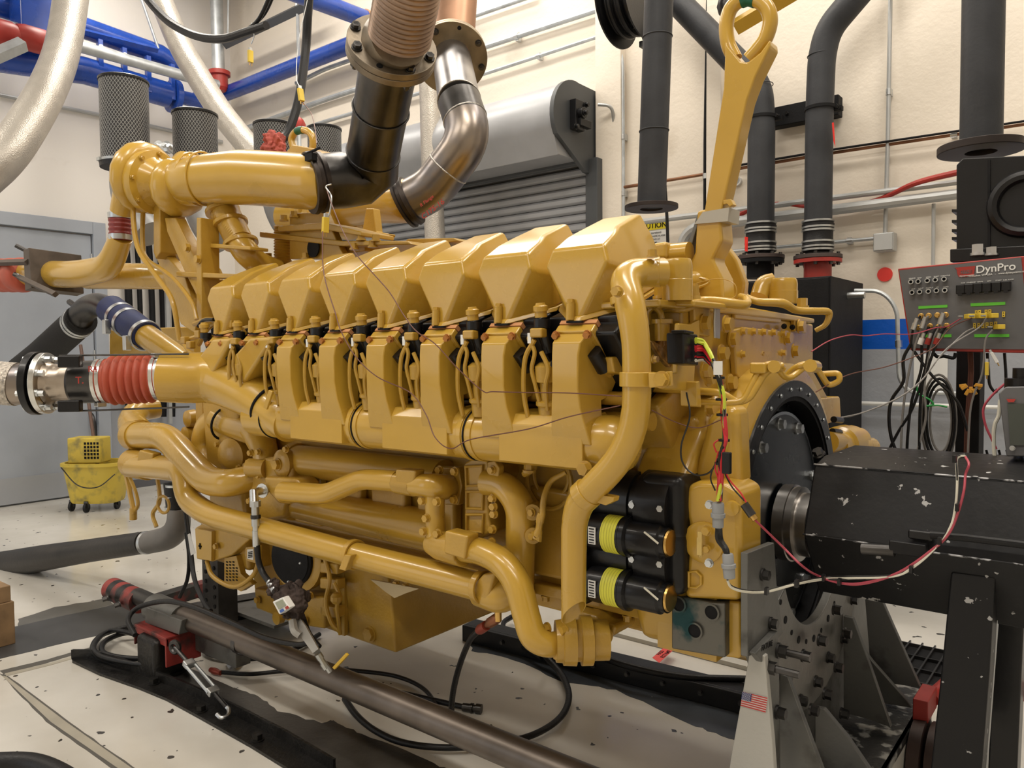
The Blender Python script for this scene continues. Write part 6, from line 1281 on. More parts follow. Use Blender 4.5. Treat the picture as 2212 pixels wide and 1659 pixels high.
sd = thing('tube_saddle', 'grey weathered saddle block clasping the steel tube', 'saddle')
sc_ = Q(352, 1318, Y=1.909); 
MB().cyl(Q(335, 1312, Y=1.909), Q(395, 1338, Y=1.909), .072, n=32).build('collar', MGREY, sd)
m = MB(); m.pxy([(315, 1312), (392, 1340), (386, 1372), (312, 1346)], 1.835, .15); m.build('saddle_body', MGREY, sd, bevel=.006)
rb = thing('red_channel_bracket', 'red steel channel bracket under the tube saddle', 'bracket')
c0 = Q(292, 1346, Y=1.80); c1 = Q(362, 1373, Y=1.80); ll = c1.x-c0.x; zt = (c0.z+c1.z)/2
zt = c0.z
MB().box(((c0.x+c1.x)/2, 1.88, zt-.006), (ll, .18, .014)).build('top_plate', ORED, rb, bevel=.003)
MB().box((c1.x-.006, 1.88, zt-.075), (.012, .18, .14)).build('side_plate', ORED, rb, bevel=.003)
MB().box((c0.x+.006, 1.88, zt-.055), (.012, .18, .10)).build('side_plate', ORED, rb, bevel=.003)
MB().box(((c0.x+c1.x)/2, 1.80, zt-.025), (ll, .012, .04)).build('front_lip', ORED, rb, bevel=.003)
jk = thing('black_support_leg', 'oily black cast support leg below the red bracket', 'support leg')
p = Q(330, 1440, Z=0); p = Vector(((c0.x+c1.x)/2, 1.88, 0))
MB().lathe(p, (0, 0, 1), [(0, .10), (.02, .10), (.03, .07), (zt-.06, .055), (zt-.014, .06)], 24).build('leg_column', OILB, jk)
MB().box(p+Vector((.01, -.02, .11)), (.2, .2, .20)).build('leg_gusset', OILB, jk, bevel=.03)
MB().box(p+Vector((.28, .1, zt-.06)), (.5, .08, .09)).build('side_beam', MGREY, jk, bevel=.005)
# turnbuckle
tb = thing('turnbuckle', 'steel turnbuckle with hooks tensioned between bracket and rail', 'turnbuckle')
a = Q(378, 1398, Y=1.80); b_ = Q(500, 1540, Z=.04); d = (b_-a).normalized()
MB().cyl(a, a.lerp(b_, .3), .010, n=10).build('threaded_rod', DSTEEL, tb); MB().cyl(a.lerp(b_, .66), a.lerp(b_, .92), .010, n=10).build('threaded_rod', DSTEEL, tb)
u, v = frame(d); c0_, c1_ = a.lerp(b_, .27), a.lerp(b_, .69)
for s_ in (-1, 1): MB().cyl(c0_+u*.02*s_, c1_+u*.02*s_, .008, n=8).build('side_bar', ZINC, tb)
for c_ in (c0_, c1_): MB().box(c_, (.05, .03, .04), R=Matrix((u, v, d)).transposed()).build('end_block', ZINC, tb, bevel=.006)
h_ = a.lerp(b_, .9); MB().tube(smooth([h_, h_+d*.03, h_+d*.06+u*.02, h_+d*.06+u*.05, h_+d*.03+u*.055], 5), .009, 8).build('hook', ZINC, tb)
MB().torus(a, (.3, -1, 0), .025, .012, 20, 8).build('clevis', DSTEEL, tb)
# perforated post and red-black channel, base plate
pp = thing('perforated_post', 'dark perforated steel post standing under the engine front', 'post')
a = Q(456, 1350, Z=.06); MB().box((a.x, a.y+.06, .36), (.17, .12, .6)).build('post_body', DSTEEL, pp, bevel=.004)
for i in range(9):
    for j, ox in enumerate((-.045, .045)): MB().cyl((a.x+ox, a.y-.0005, .12+i*.055+(.0 if j else .02)), (a.x+ox, a.y-.003, .12+i*.055+(.0 if j else .02)), .012, n=12).build('post_hole', BLKM, pp)
rc = thing('red_floor_channel', 'oily red and black channel behind the tube on the floor', 'channel')
a, b_ = Q(300, 1312, Z=.04), Q(430, 1272, Z=.04); d = (b_-a); MB().box((a+b_)/2+Vector((0, .05, 0)), (d.length, .09, .09), rz=math.atan2(d.y, d.x)).build('channel_body', mat('oily_red', (.16, .02, .018), .4, 0, 0, 8, .1, 40, 0, (.015, .014, .013), (.45, .55)), rc, bevel=.004)
bpz = thing('black_base_beam', 'oily black base beam and plate running under the oil pan', 'beam')
a, b_ = Q(330, 1372, Z=0), Q(560, 1330, Z=0); d = b_-a; MB().box((a+b_)/2+Vector((0, .12, .06)), (d.length*1.0, .12, .12), rz=math.atan2(d.y, d.x)).build('beam_body', OILB, bpz, bevel=.004)
c_ = Q(540, 1330, Z=.1); MB().box(c_+Vector((0, .15, 0)), (.55, .35, .02)).build('top_plate', MGREY, bpz, bevel=.003)
bolts([(Q(497, 1310, Z=.12), (0, 0, 1), .02, .03)], OILB, bpz, 'plate_bolt')
# rails behind
r1_ = thing('floor_channel_rail', 'long black bolted channel rail on the floor behind the outlet pipe', 'rail')
a, b_ = Q(990, 1388, Z=0), Q(1640, 1560, Z=0); d = b_-a; MB().box((a+b_)/2+Vector((0, .05, .045)), (d.length, .04, .09), rz=math.atan2(d.y, d.x)).build('rail_web', BLK, r1_, bevel=.004)
MB().box((a+b_)/2+Vector((0, .10, .085)), (d.length, .10, .012), rz=math.atan2(d.y, d.x)).build('rail_flange', BLK, r1_, bevel=.003)
nn_ = Vector((d.y, -d.x, 0)).normalized()
bolts([(a+d*(i+.5)/9+nn_*-.0+Vector((0, .028, .05)), nn_, .010, .012) for i in range(9)], DSTEEL, r1_, 'rail_bolt')
r2_ = thing('rear_channel_rail', 'black channel rail on the far side under the crankcase', 'rail')
a, b_ = Q(1060, 1278, Z=.0), Q(1640, 1400, Z=.0); d = b_-a; MB().box((a+b_)/2+Vector((0, 0, .06)), (d.length, .06, .12), rz=math.atan2(d.y, d.x)).build('rail_web', BLK, r2_, bevel=.004)
r3_ = thing('white_floor_track', 'white painted floor track behind the red tag', 'track')
a, b_ = Q(1300, 1362, Z=0), Q(1640, 1450, Z=0); d = b_-a; MB().box((a+b_)/2+Vector((0, 0, .012)), (d.length, .07, .024), rz=math.atan2(d.y, d.x)).build('track_strip', mat('white_track', (.6, .58, .52), .3), r3_, bevel=.003)
# ---- hoses on the floor
def fhose(label, pts, w, m=RUB, n=12, name='floor_hose'):
    return cable(label, pts, w, m, 'hose', name, n)
fhose('black hose running from the outlet pipe to the right behind the rails', [(1215, 1385, .12, 'Z'), (1290, 1415, .11, 'Z'), (1370, 1442, .11, 'Z'), (1480, 1462, .10, 'Z'), (1640, 1468, .10, 'Z')], 15)
fhose('black hose looping over the tube saddle towards the oil pan', [(292, 1372, 1.72), (277, 1338, 1.74), (300, 1312, 1.80), (355, 1299, 1.80), (415, 1310, 1.80), (500, 1345, 1.82), (570, 1377, 1.84), (640, 1392, 1.84), (676, 1385, 1.86)], 11)
fhose('coiled black hose lying beside the black support leg, outer turn', [(318, 1352, .03, 'Z'), (262, 1358, .03, 'Z'), (215, 1375, .03, 'Z'), (200, 1405, .03, 'Z'), (235, 1425, .03, 'Z'), (300, 1436, .03, 'Z'), (350, 1430, .03, 'Z')], 11)
fhose('coiled black hose lying beside the black support leg, inner turn', [(320, 1366, .04, 'Z'), (268, 1368, .04, 'Z'), (228, 1385, .04, 'Z'), (222, 1408, .05, 'Z'), (260, 1420, .05, 'Z'), (330, 1424, .05, 'Z')], 11)
fhose('coiled black hose turn reaching up to the red bracket', [(300, 1372, .12, 'Z'), (240, 1362, .05, 'Z'), (205, 1390, .05, 'Z'), (214, 1415, .06, 'Z'), (280, 1432, .06, 'Z'), (345, 1438, .06, 'Z')], 10)
fhose('black hose arc on the floor right of the turnbuckle', [(438, 1395, .02, 'Z'), (450, 1412, .02, 'Z'), (490, 1422, .02, 'Z'), (560, 1422, .02, 'Z'), (640, 1400, .02, 'Z'), (690, 1370, .02, 'Z')], 10)
h1 = fhose('black hose with a red end fitting on the floor under the tube', [(476, 1452, .02, 'Z'), (540, 1456, .02, 'Z'), (610, 1450, .02, 'Z'), (700, 1446, .02, 'Z'), (780, 1450, .02, 'Z'), (860, 1462, .02, 'Z'), (920, 1492, .02, 'Z'), (955, 1550, .02, 'Z')], 9)
p = Q(462, 1450, Z=.02); MB().lathe(p-Vector((.03, 0, 0)), (1, .1, 0), [(0, .009), (.0, .013), (.02, .013), (.022, .016), (.05, .016), (.06, .012), (.08, .012)], 12).build('red_fitting', mat('red_anodised', (.30, .055, .035), .4, .4), h1)
h2 = fhose('black hose with a dark crimped end lying toward the picture centre', [(760, 1472, .02, 'Z'), (800, 1482, .02, 'Z'), (880, 1500, .02, 'Z'), (1000, 1527, .02, 'Z')], 12)
a, b_ = Q(1000, 1527, Z=.02), Q(1040, 1532, Z=.02); d = (b_-a); l_ = d.length; MB().lathe(a, d, [(0, .018), (l_*.4, .018), (l_*.42, .022), (l_*.55, .022), (l_*.57, .016), (l_*.7, .016), (l_*.72, .022), (l_, .022)], 14).build('end_fitting', DSTEEL, h2)
fhose('large black hose loop sweeping across the floor to the right', [(745, 1510, .03, 'Z'), (770, 1545, .03, 'Z'), (810, 1578, .03, 'Z'), (870, 1604, .03, 'Z'), (960, 1615, .03, 'Z'), (1060, 1608, .03, 'Z'), (1150, 1588, .03, 'Z'), (1210, 1550, .03, 'Z'), (1229, 1505, .03, 'Z'), (1215, 1460, .03, 'Z'), (1185, 1425, .05, 'Z'), (1165, 1398, .1, 'Z')], 14)
h3 = fhose('black hose hanging from the drain nipple with red fittings', [(1034, 1362, 1.95), (1014, 1385, 1.98), (992, 1440, 2.05), (978, 1500, 2.12), (974, 1555, 2.18)], 13)
a, b_ = Q(1076, 1334, Y=1.9), Q(1034, 1362, Y=1.95); d = b_-a; l_ = d.length
MB().lathe(a, d, [(0, .012), (.01, .018), (l_*.4, .018), (l_*.42, .01), (l_*.6, .01)], 12).build('brass_fitting', mat('dark_brass', (.25, .10, .05), .35, .8), h3); MB().lathe(a.lerp(b_, .6), d, [(0, .010), (.0, .017), (l_*.3, .018), (l_*.4, .014)], 12).build('red_fitting', mat('red_anodised', (.30, .055, .035), .4, .4), h3)
fhose('dark blue black hose curving behind the outlet pipe', [(1110, 1330, .05, 'Z'), (1088, 1345, .05, 'Z'), (1092, 1365, .05, 'Z'), (1120, 1390, .05, 'Z'), (1170, 1420, .05, 'Z')], 11)
fhose('black cable dropping behind the cast elbow, left of the post', [(402, 1150, 2.2), (408, 1200, 2.2), (405, 1250, 2.2), (388, 1290, 2.2)], 8, name='drop_hose')
fhose('black cable dropping to the saddle right of the cast elbow', [(400, 1100, 2.2), (412, 1190, 2.15), (420, 1250, 2.1), (440, 1300, 2.0), (455, 1320, 1.95)], 10, name='drop_hose')
# ---- pressure gauge line
pg = thing('test_hose_assembly', 'pressure test hose dropping from a silver elbow on the engine', 'hose')
m = MB(); a = Q(566, 1060, Y=1.88); b_ = Q(548, 1064, Y=1.83); c = Q(550, 1090, Y=1.82); m.tube([a, b_, c], W(20, b_)/2, 16); m.hexb(a, Vector(a)-Vector(b_), .025, .02); m.build('silver_elbow', STEEL, pg)
for (ya, yb, w_) in ((1082, 1094, 24), (1094, 1112, 17), (1112, 1120, 22), (1120, 1136, 18), (1136, 1146, 14), (1146, 1180, 16)):
    a, b_ = Q(551+(ya-1082)*.03, ya, Y=1.82), Q(551+(yb-1082)*.03, yb, Y=1.82); MB().tube([a, b_], W(w_, a)/2, 8 if w_ > 20 else 16).build('coupling_piece', ZINC if ya != 1112 else DSTEEL, pg)
ptube('hose_run', RUB, [(555, 1178, 1.82), (558, 1210, 1.82), (568, 1238, 1.82), (586, 1262, 1.80)], 13, pg, n=14)
MB().cyl(Q(584, 1258, Y=1.80), Q(596, 1276, Y=1.79), .018, n=14).build('crimp_sleeve', ZINC, pg)
rg2 = thing('grey_rag', 'crumpled dark grey rag wrapped round the gauge', 'rag'); raggy(Q(632, 1296, Y=1.80), .088, DCLOTH, rg2, 8, (1.05, .7, 1.0)); raggy(Q(594, 1270, Y=1.80), .04, DCLOTH, rg2, 9)
ga = thing('digital_gauge', 'white digital gauge with small screen held in the grey rag', 'gauge')
P = [Q(x, y, Y=1.70) for x, y in ((588, 1300), (610, 1290), (625, 1313), (603, 1328))]
MB().prism(P, (0, .03, 0)).build('gauge_case', WHITE, ga, bevel=.004)
MB().prism([Q(x, y, Y=1.697) for x, y in ((594, 1302), (609, 1295), (617, 1308), (602, 1317))], (0, .004, 0)).build('gauge_screen', mat('lcd_grey', (.30, .32, .24), .25), ga)
MB().prism([Q(x, y, Y=1.697) for x, y in ((603, 1319), (610, 1315), (613, 1320), (606, 1324))], (0, .004, 0)).build('blue_button', mat('blue_button', (.03, .1, .4), .4), ga)
MB().prism([Q(x, y, Y=1.697) for x, y in ((615, 1312), (620, 1309), (623, 1314), (618, 1317))], (0, .004, 0)).build('red_button', RED, ga)
va = thing('valve_wand', 'grey metal valve handle pointing down from the rag to the floor', 'valve')
a, b_ = Q(640, 1338, Y=1.80), Q(684, 1408, Y=1.80); MB().tube([a, a.lerp(b_, .3), b_], [.022, .026, .018], 4).build('handle_body', mat('grey_casting', (.35, .34, .32), .4, .5), va)
MB().tube(smooth([Q(632, 1340, Y=1.77), Q(636, 1362, Y=1.76), Q(648, 1372, Y=1.77)], 5), .016, 8).build('trigger', mat('grey_casting', (.35, .34, .32), .4, .5), va)
for i, (x, y, w_) in enumerate(((686, 1412, 16), (692, 1422, 13), (698, 1432, 16), (706, 1440, 12))):
    a = Q(x, y, Y=1.82+.01*i); b_ = Q(x+7, y+11, Y=1.83+.01*i); MB().tube([a, b_], W(w_, a)/2, 8).build('coupling_piece', ZINC, va)
ptube('side_hose', RUB, [(655, 1335, 1.86), (668, 1370, 1.86), (690, 1398, 1.86)], 12, va, n=10)
MB().prism([Q(x, y, Y=1.84) for x, y in ((717, 1442), (746, 1411), (751, 1416), (722, 1447))], (0, .01, 0)).build('yellow_lever', mat('yellow_lever', (.6, .38, .03), .4), va, bevel=.002)
cl_ = thing('steel_clip', 'bent steel clip lying on the floor by the tube', 'clip')
MB().tube(smooth(px([(492, 1428, .02, 'Z'), (500, 1444, .02, 'Z'), (515, 1444, .02, 'Z'), (532, 1424, .05, 'Z')]), 6), [.012]*19, 4).build('clip_strip', ZINC, cl_)
rt_ = thing('red_paper_tag', 'red paper tag with handwriting lying on the pale floor', 'tag')
P = [Q(x, y, Z=.05) for x, y in ((1441, 1393), (1455, 1404), (1424, 1432), (1409, 1421))]; MB().prism(P, (0, 0, .001)).build('tag_paper', mat('red_tag_paper', (.72, .08, .07), .6), rt_)
c = sum(P, Vector())/4+Vector((0, 0, .0015)); text('PASS\nRSTAMP', c, P[1]-P[2], P[0]-P[1], .03, BLKM, rt_, name='handwriting', depth=.0002)
wt_ = thing('white_paper_tag', 'white paper tag tied beside the cast elbow', 'tag'); MB().pxy([(405, 1155), (410, 1152), (422, 1195), (412, 1200)], 2.12, .002).build('tag_paper', WHITE, wt_)

hy = thing('yellow_hoist_bar', 'yellow hoist bar seen through the lifting eye', 'hoist')
MB().tube([Q(1590, 58, Y=4.2), Q(1720, -20, Y=4.2)], .05, 4).build('bar', YEL, hy); MB().lathe(Q(1572, 28, Y=4.2), (0, 0, 1), [(0, .05), (.04, .06), (.08, .05)], 16).build('dark_end_knob', DSTEEL, hy)
rr2 = thing('red_ribbon_tag', 'narrow red ribbon hanging beside the right hand riser pipe', 'tag')
a = Q(1797, 265, Y=YW-.4); MB().prism([a, a+Vector((.012, 0, 0)), a+Vector((.02, .01, -.16)), a+Vector((.008, .01, -.12))], (0, .002, 0)).build('ribbon', mat('red_ribbon', (.8, .03, .02), .5), rr2)
rv = thing('small_red_valve', 'small red valve head behind the lifting ring', 'valve')
p = Q(645, 270, Y=4.6); MB().lathe(p, (.3, -1, .2), [(-.05, .05), (0, .07), (.04, .07), (.06, .03)], 14).build('valve_head', RED, rv); MB().cyl(p, p+Vector((.02, 0, -.5)), .02, n=10).build('valve_pipe', GALV, rv)
# ================================================================ RIGHT SIDE: STAND, SHAFT GUARD, PANEL
XS = -.80
sta = thing('engine_support_stand', 'worn grey welded stand with round plate under the flywheel end', 'stand')
C0 = Vector((XS, 2.58, 1.02)); Ro = .59
# round plate with round opening (lower part shows)
def half_ring(c, ro, ri, th, a0, a1, n=60):
    mb = MB(); V = []; f = []
    for i in range(n+1):
        a = math.radians(a0+(a1-a0)*i/n); d = Vector((0, math.cos(a), math.sin(a)))
        V += [c+d*ri, c+d*ro, c+d*ro-Vector((th, 0, 0)), c+d*ri-Vector((th, 0, 0))]
    for i in range(n):
        for j in range(4): f.append((i*4+j, i*4+(j+1) % 4, i*4+4+(j+1) % 4, i*4+4+j))
    return mb.add(V, f+[(0, 3, 2, 1), (n*4, n*4+1, n*4+2, n*4+3)])
half_ring(C0, Ro, .317, .03, 205, 355).build('round_plate', mat('brushed_grey_plate', (.22, .215, .2), .38, .6, .3, 4, .1, 50), sta, bevel=.003)
for i in range(24):
    a = math.pi*1.15+math.pi*.8*i/24; c = C0+Vector((0, math.cos(a)*.37, math.sin(a)*.37)); 
    if i % 2 == 0: MB().cyl(c, c+Vector((.002, 0, 0)), .012 if i % 4 else .008, n=14).build('plate_hole', BLKM, sta)
bolts([(C0+Vector((0, math.cos(a)*rr_, math.sin(a)*rr_)), (1, 0, 0), .016, .022) for a, rr_ in ((-1.0, .55), (-1.3, .5), (-1.57, .52), (-1.85, .55), (-.7, .55), (-.45, .5), (-2.2, .5))], DSTEEL, sta, 'plate_bolt')
# side arm plate
P = [Q(x, y, X=XS+.01) for x, y in ((1615, 1195), (1673, 1172), (1678, 1260), (1692, 1368), (1660, 1400), (1615, 1420))]
MB().prism(P, (-.02, 0, 0)).build('side_arm_plate', MGREY, sta, bevel=.003)
bolts([(Q(x, y, X=XS+.012), (1, 0, 0), .014, .02) for x, y in ((1647, 1241), (1665, 1346))], DSTEEL, sta, 'plate_bolt')
P = [Q(x, y, X=XS+.03) for x, y in ((1632, 1412), (1680, 1362), (1684, 1440), (1684, 1720), (1672, 1720), (1654, 1440))]
MB().prism(P, (-.02, 0, 0)).build('upright_plate', MGREY, sta, bevel=.003)
text('FIXTURE', Q(1657, 1395, X=XS+.031), Q(1680, 1385, X=XS+.03)-Q(1640, 1406, X=XS+.03), (0, 0, 1), .022, BLKM, sta, name='handwriting', depth=.0003)
for (x, y) in ((1680, 1405), (1655, 1440)):
    p = Q(x, y, X=XS+.03); MB().cyl(p, p+Vector((.09, 0, 0)), .010, n=10).build('stud', DSTEEL, sta); bolts([(p, (1, 0, 0), .018, .028)], DSTEEL, sta, 'stud_nut')
bolts([(Q(x, y, X=XS+.031), (1, 0, 0), .016, .026) for x, y in ((1678, 1538), (1750, 1532), (1780, 1498), (1804, 1440), (1822, 1367), (1800, 1316), (1733, 1416), (1768, 1382), (1816, 1540))], DSTEEL, sta, 'plate_bolt')
# right hand upright plate (behind the disc) and gussets
P = [Q(x, y, X=XS-.035) for x, y in ((1684, 1450), (1684, 1720), (1900, 1640), (1890, 1560), (1880, 1250), (1825, 1230), (1820, 1330), (1790, 1420), (1740, 1500))]
MB().prism(P, (-.02, 0, 0)).build('rear_upright_plate', MGREY, sta, bevel=.003)
def gusset(poly, Y, th=.022, m=MGREY, name='gusset'): return MB().pxy(poly, Y, th).build(name, m, sta, bevel=.003)
FG = mat('light_worn_grey', (.42, .41, .38), .5, .1, 0, 14, .1, 60, 0, (.12, .11, .10), (.68, .76))
gusset([(1620, 1402), (1634, 1410), (1652, 1418), (1657, 1480), (1668, 1600), (1676, 1720), (1566, 1720), (1578, 1640), (1596, 1540), (1612, 1450)], 2.03, .024, FG, 'flag_gusset')
gusset([(1684, 1455), (1702, 1462), (1730, 1540), (1790, 1700), (1684, 1700)], 2.235)
gusset([(1760, 1528), (1780, 1532), (1830, 1592), (1880, 1665), (1880, 1700), (1760, 1700)], 2.5)
gusset([(1822, 1331), (1842, 1335), (1880, 1440), (1925, 1572), (1868, 1552), (1822, 1540)], 2.88)
gusset([(1870, 1410), (1885, 1430), (1960, 1515), (1970, 1530), (1910, 1520), (1870, 1470)], 3.1)
gusset([(1868, 1290), (1905, 1296), (1988, 1485), (1930, 1478), (1880, 1440)], 3.2)
# base box
a = Q(1825, 1548, Y=2.55); zt_ = .30
b0_ = Q(1865, 1660, X=-.28); 
m = MB(); m.box((-.70, 2.80, .235), (.22, 1.10, .03)); m.build('base_top_plate', mat('scuffed_black_white', (.03, .03, .03), .4, .2, 0, 16, .2, 60, 0, (.40, .40, .38), (.52, .62)), sta, bevel=.004)
m = MB(); m.box((-.60, 2.80, .17), (.02, 1.10, .16)); m.build('base_end_plate', FG, sta, bevel=.004)
m = MB(); m.box((-.70, 2.26, .16), (.2, .02, .14)); m.build('base_front_plate', MGREY, sta, bevel=.004)
for i, (yy) in enumerate((3.0,)):
    for xx in (-.585, -.53):
        m = MB(); m.lathe((xx, yy, .14), (1, 0, 0), [(0, .10), (.0, .135), (.04, .14), (.045, .10)], 36); m.build('caster_wheel', mat('brown_wheel', (.05, .03, .025), .5, .2, .3, 8), sta)
m = MB(); m.box((-.54, 3.0, .14), (.12, .04, .04)); m.build('caster_axle', DSTEEL, sta)
m = MB(); m.box((-.565, 3.08, .31), (.05, .16, .08)); m.build('red_caster_bracket', RED, sta, bevel=.004)
m = MB(); m.cyl((-.56, 3.15, .30), (-.50, 3.6, .30), .028, n=16); m.build('red_cross_tube', RED, sta)
m = MB(); m.box((-.72, 2.8, .055), (.16, 1.0, .11)); m.build('base_skid', OILB, sta, bevel=.004)
# flag sticker
fl2 = [Q(x, y, Y=2.028) for x, y in ((1604, 1494), (1658, 1507), (1654, 1539), (1600, 1524))]
def lerp2(u_, v_): return fl2[0].lerp(fl2[1], u_).lerp(fl2[3].lerp(fl2[2], u_), v_)
FW_ = mat('flag_white', (.7, .68, .64), .5); FR_ = mat('flag_red', (.45, .03, .03), .5); FB_ = mat('flag_blue', (.02, .03, .14), .5)
fs_ = MB().prism([lerp2(0, 0), lerp2(1, 0), lerp2(1, 1), lerp2(0, 1)], (0, .0012, 0)).build('flag_sticker', FW_, sta)
for i in range(0, 13, 2): MB().prism([lerp2(0, i/13)-Vector((0, .0012, 0)), lerp2(1, i/13)-Vector((0, .0012, 0)), lerp2(1, (i+1)/13)-Vector((0, .0012, 0)), lerp2(0, (i+1)/13)-Vector((0, .0012, 0))], (0, .0008, 0)).build('flag_stripe', FR_, fs_)
o_ = Vector((0, .0022, 0)); MB().prism([lerp2(0, 0)-o_, lerp2(.38, 0)-o_, lerp2(.38, 7/13)-o_, lerp2(0, 7/13)-o_], (0, .0008, 0)).build('flag_canton', FB_, fs_)
st2 = MB()
for i in range(9):
    for j in range(6 if i % 2 == 0 else 5):
        c = lerp2(.38*(j+.5+(.5 if i % 2 else 0))/6.2, (7/13)*(i+.5)/9.2)-Vector((0, .0025, 0)); st2.box(c, (.0013, .0006, .0013))
st2.build('flag_stars', FW_, fs_, kind='stuff')
# grating
gt = thing('floor_grating', 'steel floor drain grating behind the stand', 'grating')
gc = Q(2000, 1460, Z=0); MB().box((gc.x, gc.y+.1, .002), (.7, .6, .003)).build('pit', BLKM, gt)
for i in range(12): MB().box((gc.x-.33+i*.06, gc.y+.1, .012), (.008, .6, .02)).build('grate_bar', DSTEEL, gt)
for i in range(4): MB().box((gc.x, gc.y-.15+i*.17, .012), (.7, .008, .018)).build('grate_crossbar', DSTEEL, gt)
# ---- shaft guard
sg_ = thing('drive_shaft_guard', 'chipped black steel drive shaft guard box right of the flywheel', 'shaft guard')
prof = [(2.36, 1.254), (2.449, 1.272), (2.78, 1.272), (2.90, 1.15), (2.93, 1.0), (2.80, .858), (2.41, .856), (2.265, 1.061)]
MB().prism([(-.74, y, z) for y, z in prof], (1.6, 0, 0)).build('guard_shell', CHIP, sg_, bevel=.006)
MB().box((.06, 2.30, 1.055), (1.6, .03, .018)).build('guard_ledge', CHIP, sg_, bevel=.003)
for e_ in ((2.358, 1.256), (2.263, 1.062)): MB().tube([(-.741, *e_), (.86, *e_)], .0028, 6).build('worn_edge', mat('worn_edge_steel', (.35, .35, .36), .4, .6, 0, 30, 0, 40, 0, (.012, .012, .013), (.42, .5)), sg_)
MB().cyl(Q(1862, 1186, Y=2.25), Q(1932, 1190, Y=2.25), .016, n=14).build('latch_rod', DSTEEL, sg_); MB().box(Q(1962, 1184, Y=2.25), (.09, .03, .035)).build('latch_block', CHIP, sg_, bevel=.004)
MB().box(Q(1990, 1155, Y=2.26), (.06, .03, .025)).build('handle_grip', BLK, sg_, bevel=.006); MB().tube(px([(2010, 1155, 2.24), (2090, 1162, 2.24), (2240, 1180, 2.24)]), .010, 10).build('handle_bar', CHIP, sg_)
bolts([(Q(1770, 983, Y=2.38), (-.3, -.5, 1), .015, .02)], DSTEEL, sg_, 'guard_bolt')
# coupling flanges between flywheel and guard
cf = thing('shaft_coupling', 'polished steel coupling flanges behind the guard end', 'coupling')
MB().lathe((-.905, 2.58, 1.02), (1, 0, 0), [(0, .05), (0, .128), (.035, .128), (.037, .123), (.06, .123), (.062, .105), (.10, .105), (.105, .09), (.2, .09)], 72).build('coupling_hub', mat('polished_coupling', (.42, .40, .38), .3, 1, 0, 6), cf, ang=25)
bolts([((-.86, 2.58+math.cos(a)*.088, 1.02+math.sin(a)*.088), (1, 0, 0), .009, .05) for a in [i*math.pi/4 for i in range(8)]], DSTEEL, cf, 'coupling_bolt')
# legs of the guard
for lab, pts, Y_, m_ in (('front_leg', [(2054, 1236), (2150, 1246), (2138, 1450), (2118, 1700), (2006, 1700), (2034, 1440)], 2.30, CHIP), ('rear_leg', [(2150, 1335), (2212, 1345), (2196, 1700), (2132, 1700)], 2.62, BLK)):
    MB().pxy(pts, Y_, .10).build(lab, m_, sg_, bevel=.006)
MB().pxy([(2150, 1330), (2156, 1330), (2128, 1700), (2122, 1700)], 2.40, .03).build('leg_edge_strip', ZINC, sg_, bevel=.002)
MB().pxy([(2030, 1235), (2300, 1260), (2300, 1345), (2150, 1330), (2046, 1325)], 2.45, .3).build('leg_top_saddle', BLK, sg_, bevel=.005)
MB().pxy([(2186, 1490), (2300, 1495), (2300, 1520), (2186, 1515)], 3.0, .05).build('red_lower_bar', RED, sg_, bevel=.003)
# ---- instrument panel
pn = thing('instrument_panel', 'grey instrument panel with red rim, sockets and hose couplings', 'control panel')
YPn = 3.05
def qp(x, y, dy=0): return Q(x, y, Y=YPn-dy)
MB().prism([qp(1939, 580), qp(2330, 541), qp(2345, 766), qp(1966, 757)], (0, .07, 0)).build('panel_box', RED, pn, bevel=.004)
MB().prism([qp(1942, 584, .004), qp(2206, 556, .004), qp(2225, 755, .004), qp(1969, 752, .004)], (0, .004, 0)).build('panel_face', PANEL, pn)
rgt = (qp(2206, 560)-qp(1945, 586)).normalized()
def Z5(x, y): return (1900+x/6.38, 540+y/6.38)
text('DynPro', qp(*Z5(1598, 250), .006), rgt, (0, 0, 1), .036, WHITE, pn, wscale=1.02)
text('Milwaukee, WI  USA   -   www.dynesystems.com', qp(*Z5(1615, 328), .006), rgt, (0, 0, 1), .0085, WHITE, pn, name='small_print')
tr = [Z5(*q) for q in ((1035, 245), (1320, 218), (1300, 335), (1318, 355), (1300, 365), (1095, 375), (1070, 330), (1062, 268))]
MB().prism([qp(x, y, .0065) for x, y in tr], (0, .002, 0)).build('red_logo_plate', RED, pn)
MB().prism([qp(*Z5(*q), .0072) for q in ((1110, 285), (1275, 268), (1270, 318), (1110, 330))], (0, .001, 0)).build('logo_recess', PANEL, pn)
text('DYNE', qp(*Z5(1192, 300), .0075), rgt, (0, 0, 1), .014, RED, pn, name='logo_lettering'); text('Dynamometer', qp(*Z5(1205, 352), .008), rgt, (0, 0, 1), .0075, WHITE, pn, name='logo_lettering')
ci = 0
for row in (((450, 445), (550, 440), (675, 428), (785, 418), (905, 408)), ((465, 590), (570, 582), (690, 575), (800, 565), (915, 560))):
    for (x, y) in row:
        p = qp(*Z5(x, y)); j = MB(); j.ring(p-Vector((0, .024, 0)), (0, 1, 0), .0085, .0055, .026, 18); jj = j.build('round_socket', ZINC, pn); MB().cyl(p-Vector((0, .01, 0)), p, .0056, n=14).build('socket_core', BLKM, jj)
        text(['SENSOR', 'TEMP', 'SPEED', 'SHAFT', 'THROTTLE', 'AUX', 'INPUT', 'OUTPUT', 'I/O', 'LOAD'][ci], qp(*Z5(x, y-52), .006), rgt, (0, 0, 1), .006, WHITE, pn, name='socket_label'); ci += 1
